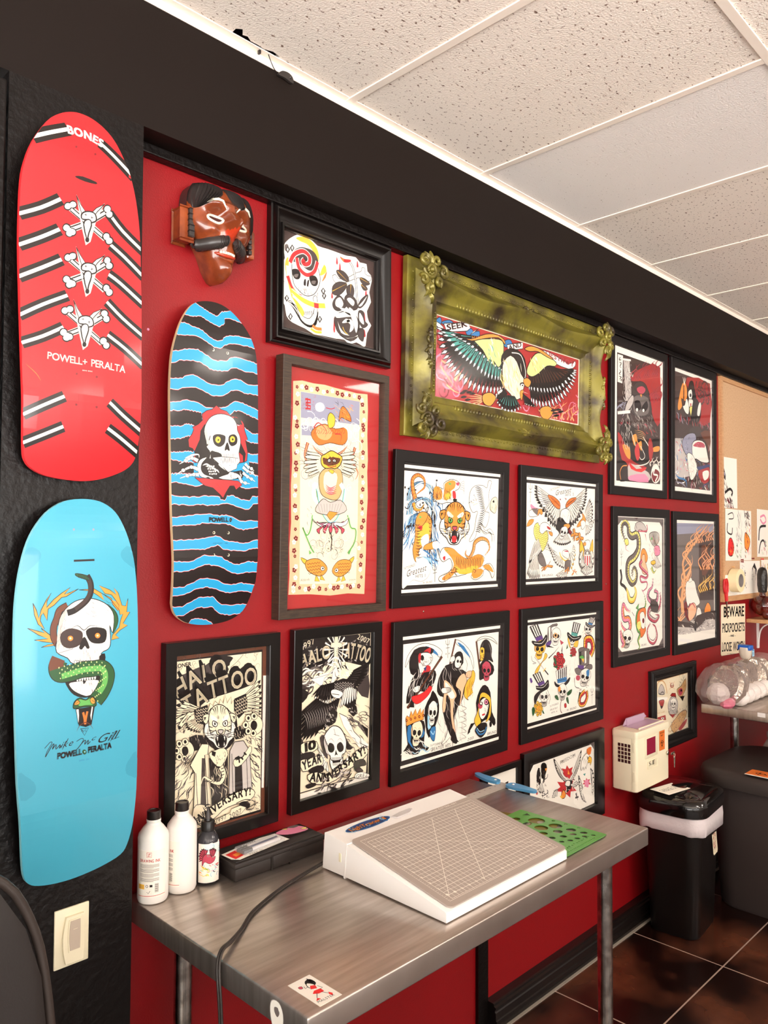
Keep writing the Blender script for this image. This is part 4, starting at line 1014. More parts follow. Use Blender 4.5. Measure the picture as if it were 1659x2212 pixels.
ART['E'] = [
('P','k',0,(-3,-1,518,-1,0,411,-518,-1)),
('P','w',0,(0,3,500,0,-1,10,-498,0)),
('P','w',0,(1,391,498,0,1,9,-499,1)),
('P','w',0,(2,22,488,-2,0,359,-485,-1)),
('P','w',0,(5,375,23,3,-17,10,-5,-3)),
('G',(18,116,9,-40,44,-22,42,18,32,38),94,('k','S','w')),
('G',(21,159,10,-36,43,-19,43,18,30,44),119,('k','b','S')),
('G',(25,203,9,-34,44,-16,43,19,28,49),94,('k','S','w')),
('G',(23,115,9,-39,44,-22,43,17,26,39),119,('k','b','S')),
('G',(26,158,9,-35,45,-20,43,18,24,45),94,('k','S','w')),
('G',(29,202,10,-33,45,-16,43,18,22,50),119,('k','b','S')),
('G',(27,113,10,-37,45,-22,44,17,19,39),94,('k','S','w')),
('G',(31,157,9,-35,46,-19,44,18,17,45),119,('k','b','S')),
('G',(34,201,9,-32,46,-16,45,18,15,50),94,('k','S','w')),
('G',(32,112,9,-36,46,-23,45,18,13,39),119,('k','b','S')),
('G',(35,156,10,-34,46,-19,45,18,11,45),94,('k','S','w')),
('G',(38,199,10,-30,47,-17,45,19,9,50),119,('k','b','S')),
('G',(37,111,9,-36,47,-22,46,17,6,40),94,('k','S','w')),
('G',(40,155,10,-33,47,-19,46,18,4,45),119,('k','b','S')),
('G',(43,198,10,-29,48,-17,46,19,2,50),94,('k','S','w')),
('X','strokes',(8,60,160,257),36,3,'bSkb',(.05,.004,-1.2,.3)),
('X','strokes',(113,171,72,307),50,4,'bSbk',(.06,.005,1.25,.3)),
('X','strokes',(86,168,274,312),14,5,'bSk',(.05,.005,.6,.3)),
('P','k',2,(60,79,-1,2,-4,1,-3,-1,-1,-1,1,-2,3,-1,3,1)),
('P','k',2,(49,249,0,3,-2,2,-2,-2,0,-3,0,-3,2,-1,1,1)),
('P','k',2,(81,125,0,4,-2,1,-2,-1,-1,-4,1,-3,2,-2,1,1)),
('P','k',2,(100,136,-1,2,-3,1,-3,-1,-1,-2,1,-2,3,-1,3,1)),
('P','k',2,(84,164,-1,3,-4,1,-4,-1,-2,-2,1,-3,4,-1,4,1)),
('P','k',2,(87,185,-1,1,-3,1,-3,0,-2,-2,1,-2,4,-1,3,1)),
('P','k',2,(54,191,-1,4,-3,1,-3,-1,-2,-4,1,-3,3,-1,4,1)),
('P','k',2,(31,195,-1,4,-3,2,-3,-2,-2,-3,1,-4,3,-2,4,2)),
('P','k',2,(161,44,-1,2,-4,1,-4,-1,-1,-2,1,-2,4,-1,4,1)),
('P','k',2,(67,148,-1,3,-2,1,-3,-1,-1,-3,1,-2,3,-1,2,1)),
('P','k',2,(97,216,-1,2,-4,1,-5,-1,-1,-2,1,-2,4,-1,4,1)),
('P','k',2,(41,187,-1,2,-2,0,-3,0,-1,-2,1,-2,2,-1,3,1)),
('P','k',2,(120,211,-1,3,-3,1,-3,-1,-1,-3,1,-3,3,-1,3,1)),
('P','k',2,(157,189,-1,4,-4,1,-4,-1,-1,-4,1,-3,4,-2,3,2)),
('P','k',2,(40,193,-2,2,-3,1,-3,-1,-1,-2,1,-3,3,-1,3,1)),
('P','k',2,(158,72,-1,4,-1,1,-1,-1,-1,-4,0,-4,2,-2,1,2)),
('P','k',2,(163,245,-2,2,-4,1,-4,-1,-2,-2,2,-1,4,-1,4,1)),
('P','k',2,(124,223,0,3,-2,2,-2,-1,-1,-4,1,-4,2,-2,2,2)),
('P','k',2,(75,241,-1,2,-4,1,-4,-1,-2,-1,2,-2,4,-1,3,1)),
('P','k',2,(125,87,-1,3,-2,1,-2,-1,0,-3,0,-3,2,-1,2,1)),
('P','k',2,(116,193,-1,2,-4,1,-5,-1,-1,-1,1,-2,4,-1,5,0)),
('P','k',2,(27,77,-1,2,-3,1,-3,-1,-1,-2,1,-2,3,-1,3,1)),
('P','k',2,(97,118,-1,3,-4,1,-4,-1,-1,-2,1,-2,4,-1,4,0)),
('P','k',2,(92,107,0,3,-2,1,-1,-1,-1,-3,0,-3,2,-1,1,1)),
('P','k',2,(11,74,-1,3,-2,1,-3,-1,-1,-3,1,-3,2,-1,3,1)),
('P','k',2,(21,94,-1,4,-2,1,-2,-1,-1,-3,1,-4,2,-2,2,2)),
('X','swirls',(10,150,87,156),16,5,'kwww',(.02,.003)),
('N',(54,107,-12,-31,-1,-30,25,-14,27,11,4,25,-22,16,-18,11),169,'O','o','k',1),
('N',(47,120,8,19,26,2,18,-19),144,'O','y','k',1),
('O','O',3,19,(59,227,-2,-36,7,-28,14,-10,30,-1,24,17,4,27,-6,36,-11,17,-29,10,-15,18,13,27,-26,0,-13,-37)),
('P','y',3,(83,192,34,-10,12,25,-18,32,-29,15,-12,-27)),
('P','w',3,(85,232,33,-15,5,30,-26,15)),
('O','O',3,19,(57,183,14,-30,29,-6,16,10,-14,25,-26,16)),
('P','G',2,(86,164,-1,2,-4,2,-5,-1,-2,-3,2,-2,4,-1,5,1)),
('P','r',2,(72,193,19,-1,-3,13,-12,-2)),
('O','O',3,16,(104,254,30,-10,31,-5,5,20,-35,8,-34,0)),
('P','w',3,(142,244,27,-3,5,20,-27,3)),
('P','w',3,(65,291,33,0,16,15,-41,5)),
('L','k',25,3,2,(57,188,15,2,7,-4)),
('L','k',25,3,2,(61,197,11,3,15,-4)),
('L','k',25,3,2,(58,207,15,2,22,-4)),
('L','k',25,3,2,(62,216,11,2,7,-3)),
('L','k',25,3,2,(59,225,15,3,14,-4)),
('L','k',25,3,2,(63,235,11,2,22,-4)),
('L','k',25,3,2,(59,244,15,2,8,-3)),
('L','k',25,3,2,(63,253,12,3,14,-4)),
('L','k',25,3,2,(60,263,15,2,22,-4)),
('L','k',25,3,2,(64,272,11,3,8,-4)),
('L','k',25,3,2,(61,281,15,3,14,-4)),
('L','k',25,3,2,(65,291,11,2,22,-3)),
('L','k',22,3,2,(116,162,8,10,11,-3)),
('L','k',22,3,2,(120,175,4,9,12,-3)),
('L','k',22,3,2,(123,189,2,8,11,-3)),
('L','k',22,3,2,(127,203,-2,6,12,-3)),
('L','k',22,3,2,(130,217,-4,5,11,-3)),
('L','k',22,3,2,(134,230,-8,4,12,-3)),
('O','w',3,19,(145,105,-2,-35,19,-6,28,6,0,-18,35,-15,33,3,16,10,-7,16,-20,9,-8,21,21,9,-12,9,-40,-1,-28,6)),
('P','O',3,(144,103,-1,-33,19,-6,21,14,-3,26)),
('P','O',3,(194,67,3,-15,28,-12,25,3,-4,21,-20,12,-7,26,-28,1)),
('P','y',2,(199,88,27,-12,1,23,-24,4)),
('P','G',2,(229,51,-2,3,-5,1,-6,-1,-2,-2,2,-3,5,-1,5,1)),
('P','q',2,(254,46,16,-1,-4,11,-12,-4)),
('P','r',3,(236,75,15,2,3,21,-15,-2)),
('P','k',2,(239,101,21,-1,-6,11,-10,-1)),
('X','strokes',(147,240,70,106),40,6,'k',(.02,.0016,1.3,.5)),
('L','k',8,3,0,(270,50,23,-12,2,8)),
('L','k',8,0,0,(197,44,8,-12)),
('L','k',8,3,0,(270,54,23,-8,2,9)),
('L','k',8,0,0,(215,42,8,-11)),
('L','k',8,3,0,(271,57,22,-3,3,10)),
('L','k',8,0,0,(233,41,8,-11)),
('L','k',8,3,0,(271,61,23,1,2,12)),
('L','k',8,0,0,(251,39,8,-10)),
('L','k',8,3,0,(271,65,23,5,2,13)),
('L','k',8,0,0,(270,38,8,-11)),
('M','tiger',(252,178,77,1,-80,69),{}),
('X','strokes',(193,232,149,230),30,6,'kky',(.02,.0018,1.2,.4)),
('X','strokes',(282,323,146,229),30,7,'kky',(.02,.0018,1.9,.4)),
('L','k',9,0,0,(214,125,-4,-14)),
('L','k',9,0,0,(228,125,-2,-14)),
('L','k',9,0,0,(242,124,1,-14)),
('L','k',9,0,0,(257,124,4,-15)),
('L','k',9,0,0,(271,123,7,-14)),
('L','k',9,0,0,(285,123,10,-15)),
('O','w',3,16,(429,30,18,2,-8,22,-8,28,5,27,-21,27,22,5,-3,27,-17,25,-27,-15,-17,19,-12,32,-25,13,-5,-8,25,-32,7,-37,8,-27,-26,4,-18,-24,-3,-26,10,-27,25,-15,39,-2,23,7)),
('L','k',131,5,0,(390,186,27,23,27,-6,18,17,1,21)),
('L','w',106,5,0,(390,186,27,23,27,-6,18,17,1,21)),
('L','k',28,3,2,(351,59,21,-5,27,10)),
('L','k',28,3,2,(354,64,21,-4,25,10)),
('L','k',28,3,2,(356,70,21,-4,25,10)),
('L','k',28,3,2,(359,76,20,-4,24,10)),
('L','k',28,3,2,(362,82,20,-4,23,10)),
('L','k',28,3,2,(365,87,19,-3,23,10)),
('L','k',28,3,2,(368,93,19,-3,21,9)),
('L','k',28,3,2,(370,99,19,-3,21,9)),
('L','k',28,3,2,(373,105,18,-3,20,9)),
('L','k',28,3,2,(376,110,18,-2,19,9)),
('L','k',28,3,2,(379,116,17,-2,18,9)),
('L','k',28,3,2,(382,122,17,-2,17,9)),
('L','k',28,3,2,(384,128,17,-2,16,9)),
('L','k',28,3,2,(387,134,16,-1,16,8)),
('L','k',28,3,2,(385,140,17,-1,14,8)),
('L','k',28,3,2,(382,146,18,-1,14,8)),
('L','k',28,3,2,(380,152,18,-1,13,8)),
('L','k',28,3,2,(378,158,18,0,13,7)),
('L','k',28,3,2,(375,164,19,0,13,7)),
('L','k',28,3,2,(373,169,19,1,12,7)),
('L','k',28,3,2,(370,175,20,1,12,7)),
('L','k',28,3,2,(368,181,20,1,11,7)),
('L','k',28,3,2,(366,187,20,2,11,6)),
('L','k',28,3,2,(363,193,21,2,10,6)),
('L','k',28,3,2,(361,199,21,2,10,6)),
('L','k',28,3,2,(359,205,21,2,10,5)),
('L','k',19,0,0,(393,196,9,11)),
('L','k',19,0,0,(401,201,10,7)),
('L','k',19,0,0,(410,206,9,4)),
('L','k',19,0,0,(419,210,9,1)),
('L','k',19,0,0,(428,200,9,13)),
('L','k',19,0,0,(437,205,9,9)),
('L','k',19,0,0,(446,209,9,7)),
('L','k',19,0,0,(455,214,10,3)),
('X','strokes',(326,366,81,122),16,3,'kgn',(.014,.0014,.3)),
('O','c',3,16,(441,125,8,-31,27,-9,8,22,-11,33,-16,-2)),
('P','k',2,(466,100,-1,4,-4,1,-4,-1,-2,-3,2,-3,3,-2,4,1)),
('X','strokes',(445,478,108,134),10,3,'kn',(.012,.0014,1.4)),
('N',(420,290,26,-24,-14,-27,-36,-8,-34,14,-8,26,-20,24,-22,-10,4,-16),125,'O','n','k',.5),
('O','w',3,19,(178,282,19,-21,44,3,25,13,13,7,42,16,59,-15,36,13,-12,27,44,-8,28,31,-13,21,-14,-22,-32,-11,-8,21,-38,15,-27,-11,17,-21,-42,10,-50,7,-28,2,-40,14,-23,-5,3,-13,43,-12,20,-20,-14,-26,-31,10,-16,-8)),
('P','O',3,(197,264,44,0,38,20,42,16,59,-15,32,13,-13,30,-47,7,-34,5,-49,4,-33,-1,15,-25,-17,-26)),
('P','y',3,(256,323,41,11,50,-10,35,3,-30,19,-71,3)),
('P','O',2,(193,360,39,-19,24,3,-23,17,-32,7)),
('P','O',2,(408,328,35,-8,28,28,-27,-6)),
('P','O',2,(348,345,34,-12,31,8,-21,21,-35,5)),
('L','k',28,3,2,(267,288,-4,20,9,15)),
('L','k',28,3,2,(276,291,-4,17,9,23)),
('L','k',28,3,2,(286,290,-5,18,9,31)),
('L','k',28,3,2,(295,293,-5,15,8,16)),
('L','k',28,3,2,(305,292,-5,16,7,24)),
('L','k',28,3,2,(315,295,-6,13,7,32)),
('L','k',28,3,2,(324,294,-6,14,6,16)),
('L','k',28,3,2,(334,297,-7,11,7,24)),
('L','k',28,3,2,(344,294,-7,14,6,32)),
('L','k',28,3,2,(354,295,-8,13,5,16)),
('L','k',28,3,2,(363,292,-8,17,6,23)),
('L','k',28,3,2,(373,293,-8,16,5,32)),
('L','k',28,3,2,(383,290,-9,19,4,16)),
('L','k',28,3,2,(393,291,-9,18,4,24)),
('L','k',28,3,2,(403,288,-10,21,4,32)),
('X','strokes',(236,269,328,354),8,3,'k',(.02,.002,.4)),
('L','k',22,4,0,(248,338,4,-10,12,3,-4,10,-8,3)),
('L','k',22,4,0,(352,346,4,-11,13,6,-8,7)),
('P','r',2,(194,292,12,-3,-1,13,-8,-1)),
('P','G',2,(217,270,-1,2,-2,0,-3,0,-2,-2,2,-1,2,-1,3,1)),
('X','strokes',(192,233,345,369),14,4,'k',(.012,.0014,1.4)),
('T',"TATTOOING'S",'k',(9,331,53,-13),82,{'slant': .3}),
('T','Greatest','k',(24,352,91,-18),213,{'slant': .35}),
('T','HITS 1','k',(67,356,45,-2),108,{}),
('T','W. BRUNO','k',(101,376,46,-3),64,{}),
('L','k',9,5,2,(115,336,23,-4,-15,24,-29,12,-37,-6,-18,9,-28,14)),
('M','trident',(157,343,16,-1,-15,30),{})]
ART['F'] = [
('P','k',0,(-4,-2,525,0,-1,410,-523,0)),
('P','w',0,(1,4,506,1,0,10,-506,-1)),
('P','w',0,(1,394,505,2,0,10,-504,-3)),
('P','w',0,(4,26,496,-1,-2,358,-495,0)),
('F',(229,106,-29,-4,-48,-34),(202,191,-48,-20,-66,-62,-32,-37,-1,-38),15,'w','k',1.0,'g'),
('F',(229,111,-24,-4,-39,-19),(216,201,-34,-36,-38,-27,-28,-17),9,'w','k',.9,'l'),
('F',(278,104,30,-6,40,-28),(304,189,56,-23,51,-55,20,-45,4,-42),15,'w','k',1.0,'g'),
('F',(278,110,25,-6,25,-18),(290,194,39,-22,41,-28,15,-33),9,'w','k',.9,'l'),
('O','o',3,22,(143,66,37,3,44,19,7,21,-11,8,-29,-9,-29,-20)),
('O','o',3,22,(348,67,-46,7,-29,23,5,13,25,-12,35,-17)),
('L','k',14,2,0,(161,72,6,4,6,-4)),
('L','k',14,2,0,(343,70,-5,4,-8,-2)),
('L','k',14,2,0,(167,75,5,4,6,-4)),
('L','k',14,2,0,(338,72,-5,5,-8,-3)),
('L','k',14,2,0,(172,78,6,4,5,-4)),
('L','k',14,2,0,(333,74,-5,5,-8,-2)),
('L','k',14,2,0,(177,80,6,4,6,-4)),
('L','k',14,2,0,(328,77,-5,4,-8,-2)),
('L','k',14,2,0,(182,83,6,4,6,-4)),
('L','k',14,2,0,(323,79,-5,5,-8,-3)),
('L','k',14,2,0,(188,86,6,4,5,-4)),
('L','k',14,2,0,(318,82,-5,4,-8,-2)),
('L','k',14,2,0,(193,88,6,4,6,-4)),
('L','k',14,2,0,(313,84,-5,4,-8,-2)),
('L','k',14,2,0,(198,91,6,4,6,-4)),
('L','k',14,2,0,(308,86,-5,5,-8,-3)),
('L','k',14,2,0,(204,94,6,4,5,-4)),
('L','k',14,2,0,(303,89,-5,4,-8,-2)),
('L','k',14,2,0,(209,96,6,4,6,-4)),
('L','k',14,2,0,(298,91,-5,4,-8,-2)),
('L','k',14,2,0,(214,99,6,4,6,-4)),
('L','k',14,2,0,(293,93,-5,5,-8,-3)),
('L','k',14,2,0,(220,102,6,4,5,-4)),
('L','k',14,2,0,(288,96,-5,4,-8,-2)),
('P','k',0,(211,154,38,-14,55,1,10,37,-14,32,-59,12,-25,-21,-14,-5)),
('O','w',3,22,(230,148,9,-26,34,-9,30,12,1,27,-10,21,-25,-5,-20,-15)),
('X','strokes',(234,299,119,160),20,3,'gl',(.02,.0012,1.3)),
('O','O',3,22,(260,176,34,-3,10,11,-24,11,-20,-8)),
('F',(280,213,-30,-2,-24,8),(311,247,-30,9,-49,2,-48,-12),11,'w','k',1.2,None),
('M','skull',(253,208,28,5,-44,19),{'sh': 'g'}),
('O','d',0,18,(294,189,26,18,-15,9,-15,-11)),
('F',(336,215,4,-2,4,2),(310,221,20,-30,36,24,-30,27,-16,-5),5,'O','O',.5,None),
('F',(377,231,4,-2,5,2),(351,236,20,-29,36,24,-30,27,-16,-5),5,'O','O',.5,None),
('P','p',2,(30,103,27,12,36,6,-59,0)),
('O','w',2,18,(21,129,58,-10,10,18,-18,11,-49,3)),
('P','g',2,(34,121,45,1,-8,23)),
('O','O',3,18,(79,124,23,-3,7,15,-11,6,-9,-8,-14,13)),
('O','O',2,14,(22,164,31,-3,-13,18,-35,10)),
('O','Y',3,22,(90,185,55,22,1,36,-36,39,-28,-28,-28,-38,4,-33,22,-10)),
('L','k',14,2,0,(58,186,6,4,6,-5)),
('L','k',14,2,0,(60,194,6,4,5,-5)),
('L','k',14,2,0,(61,202,6,4,6,-5)),
('L','k',14,2,0,(63,210,6,4,5,-5)),
('L','k',14,2,0,(64,218,7,4,5,-5)),
('L','k',14,2,0,(66,226,6,5,5,-6)),
('L','k',14,2,0,(67,234,7,5,5,-5)),
('L','k',14,2,0,(69,242,6,5,5,-5)),
('L','k',14,2,0,(70,250,7,5,5,-5)),
('L','k',14,2,0,(72,258,6,5,5,-5)),
('L','k',14,2,0,(71,188,6,5,5,-6)),
('L','k',14,2,0,(72,196,7,5,5,-6)),
('L','k',14,2,0,(74,204,6,5,6,-5)),
('L','k',14,2,0,(75,212,7,5,5,-5)),
('L','k',14,2,0,(77,220,6,5,6,-5)),
('L','k',14,2,0,(78,228,7,5,5,-5)),
('L','k',14,2,0,(80,237,6,4,6,-5)),
('L','k',14,2,0,(81,245,7,4,5,-5)),
('L','k',14,2,0,(83,253,6,4,6,-5)),
('L','k',14,2,0,(84,261,7,4,5,-5)),
('L','k',14,2,0,(83,190,7,5,5,-5)),
('L','k',14,2,0,(85,198,6,5,6,-5)),
('L','k',14,2,0,(86,207,7,4,5,-5)),
('L','k',14,2,0,(88,215,6,4,6,-5)),
('L','k',14,2,0,(90,223,6,4,5,-5)),
('L','k',14,2,0,(91,231,7,4,5,-5)),
('L','k',14,2,0,(93,239,6,5,5,-6)),
('L','k',14,2,0,(94,247,7,5,5,-5)),
('L','k',14,2,0,(96,255,6,5,6,-5)),
('L','k',14,2,0,(97,263,7,5,5,-5)),
('L','k',14,2,0,(96,193,7,4,5,-5)),
('L','k',14,2,0,(98,201,6,4,6,-5)),
('L','k',14,2,0,(99,209,7,4,5,-5)),
('L','k',14,2,0,(101,217,6,5,6,-6)),
('L','k',14,2,0,(102,225,7,5,5,-5)),
('L','k',14,2,0,(104,233,6,5,6,-5)),
('L','k',14,2,0,(105,241,7,5,5,-5)),
('L','k',14,2,0,(107,250,6,4,6,-5)),
('L','k',14,2,0,(109,258,6,4,5,-5)),
('L','k',14,2,0,(110,266,7,4,5,-5)),
('L','k',14,2,0,(109,195,7,4,5,-5)),
('L','k',14,2,0,(111,203,6,5,6,-6)),
('L','k',14,2,0,(112,211,7,5,5,-5)),
('L','k',14,2,0,(114,219,6,5,6,-5)),
('L','k',14,2,0,(115,228,7,4,5,-5)),
('L','k',14,2,0,(117,236,6,4,6,-5)),
('L','k',14,2,0,(118,244,7,4,5,-5)),
('L','k',14,2,0,(120,252,6,5,6,-5)),
('L','k',14,2,0,(121,260,7,5,5,-5)),
('L','k',14,2,0,(123,268,7,5,5,-5)),
('L','k',14,2,0,(122,197,7,5,5,-5)),
('L','k',14,2,0,(124,205,6,5,6,-5)),
('L','k',14,2,0,(125,214,7,4,5,-5)),
('L','k',14,2,0,(127,222,6,4,6,-5)),
('L','k',14,2,0,(128,230,7,5,5,-6)),
('L','k',14,2,0,(130,238,6,5,6,-5)),
('L','k',14,2,0,(131,246,7,5,5,-5)),
('L','k',14,2,0,(133,255,6,4,6,-5)),
('L','k',14,2,0,(134,263,7,4,6,-5)),
('L','k',14,2,0,(136,271,7,5,5,-6)),
('L','k',14,2,0,(135,200,7,4,5,-5)),
('L','k',14,2,0,(137,208,6,4,6,-5)),
('L','k',14,2,0,(138,216,7,5,5,-6)),
('L','k',14,2,0,(140,224,6,5,6,-5)),
('L','k',14,2,0,(141,232,7,5,5,-5)),
('L','k',14,2,0,(143,241,6,4,6,-5)),
('L','k',14,2,0,(144,249,7,4,6,-5)),
('L','k',14,2,0,(146,257,7,5,5,-5)),
('L','k',14,2,0,(147,265,7,5,6,-5)),
('L','k',14,2,0,(149,274,7,4,5,-5)),
('O','w',3,18,(90,203,9,-26,36,-6,33,18,1,18,-33,-5,-27,13)),
('P','h',2,(140,184,24,7,0,8,-19,-5)),
('O','O',3,18,(155,205,23,4,1,13,-12,-2,-12,-8)),
('F',(82,234,-18,12,-9,13),(110,284,-27,20,-40,15,-22,5),11,'w','k',1.0,'g'),
('F',(74,297,-18,2,-13,10),(94,381,-32,4,-31,-3,-22,-18),9,'w','l',1.0,'g'),
('O','g',2,18,(83,294,27,-5,29,47,-19,4,-32,-15)),
('F',(139,338,4,-2,5,2),(102,345,9,13,37,-22,38,11,-20,-29),7,'O','O',.4,None),
('F',(243,306,-30,-14,-24,-8),(263,350,-59,-19,-38,-47,-20,-30),12,'w','k',1.0,'g'),
('O','w',3,18,(252,295,5,-16,29,-2,15,13,-4,21,-25,-5)),
('P','q',2,(262,282,24,-3,10,6)),
('L','y',51,4,0,(232,285,10,18,30,16,25,-5)),
('F',(311,290,10,-11,10,-13),(322,354,25,-42,-1,-41,-13,-16),8,'w','y',1.0,None),
('O','g',2,18,(272,322,40,-3,-9,40,-30,0)),
('F',(283,359,-15,-1,-15,3),(283,382,-39,5,-39,-12),7,'w','l',1.1,'g'),
('F',(283,353,5,-2,5,3),(268,364,30,8,4,-24,-30,-13),5,'O','O',.4,None),
('F',(338,368,5,-3,5,3),(323,378,10,-26,25,8,5,16),5,'O','O',.4,None),
('F',(422,148,5,-11,-6,-10),(475,169,10,-33,-6,-44,-22,-24),9,'w','k',.9,'g'),
('O','O',3,18,(355,185,20,-22,26,-17,-6,-19,21,16,6,19,-36,17)),
('O','w',3,18,(385,163,26,-6,11,19,-26,19)),
('F',(433,176,10,-3,11,-3),(428,219,37,-16,32,-51),8,'w','g',.9,None),
('O','y',2,18,(382,247,10,-5,22,43,-5,22,-32,-25)),
('O','y',2,18,(482,235,5,6,1,44,-27,-3,10,-30)),
('O','w',3,18,(408,258,10,-17,32,-3,11,20,-16,22,-26,-3)),
('O','O',3,14,(403,250,20,-3,1,11,-16,3)),
('F',(403,307,-5,-17,0,-10),(415,350,-21,5,-18,-16,-1,-41),7,'w','g',1.0,'l'),
('F',(461,307,6,-16,5,-11),(452,351,26,6,11,-17,2,-49),7,'w','g',1.0,'l'),
('F',(446,345,-13,-3,-13,3),(484,368,-53,14,-47,-19),9,'w','l',1.0,'g'),
('O','w',0,25,(408,285,26,-11,24,11,1,44,-23,19,-27,-20)),
('P','g',0,(413,286,21,-9,21,9,0,11,-42,0)),
('P','r',0,(414,301,8,0,0,33,-8,-5)),
('P','r',0,(430,301,9,0,1,41,-10,-2)),
('P','r',0,(448,302,7,0,0,27,-7,5)),
('P','w',0,(433,282,7,6,5,0,-4,4,2,4,-9,-2,-9,2,2,-4,-4,-4,6,0)),
('T',"TATTOOING'S",'g',(156,51,81,-19),88,{'slant': .3}),
('T','Greatest','k',(199,65,113,-18),209,{'slant': .35}),
('T','HITS 2','k',(272,65,60,-7),106,{}),
('T','BRUNO','g',(112,377,72,-1),86,{}),
('M','trident',(29,61,17,0,-17,37),{}),
('X','strokes',(224,278,72,83),4,3,'hu',(.01,.004,.8))]
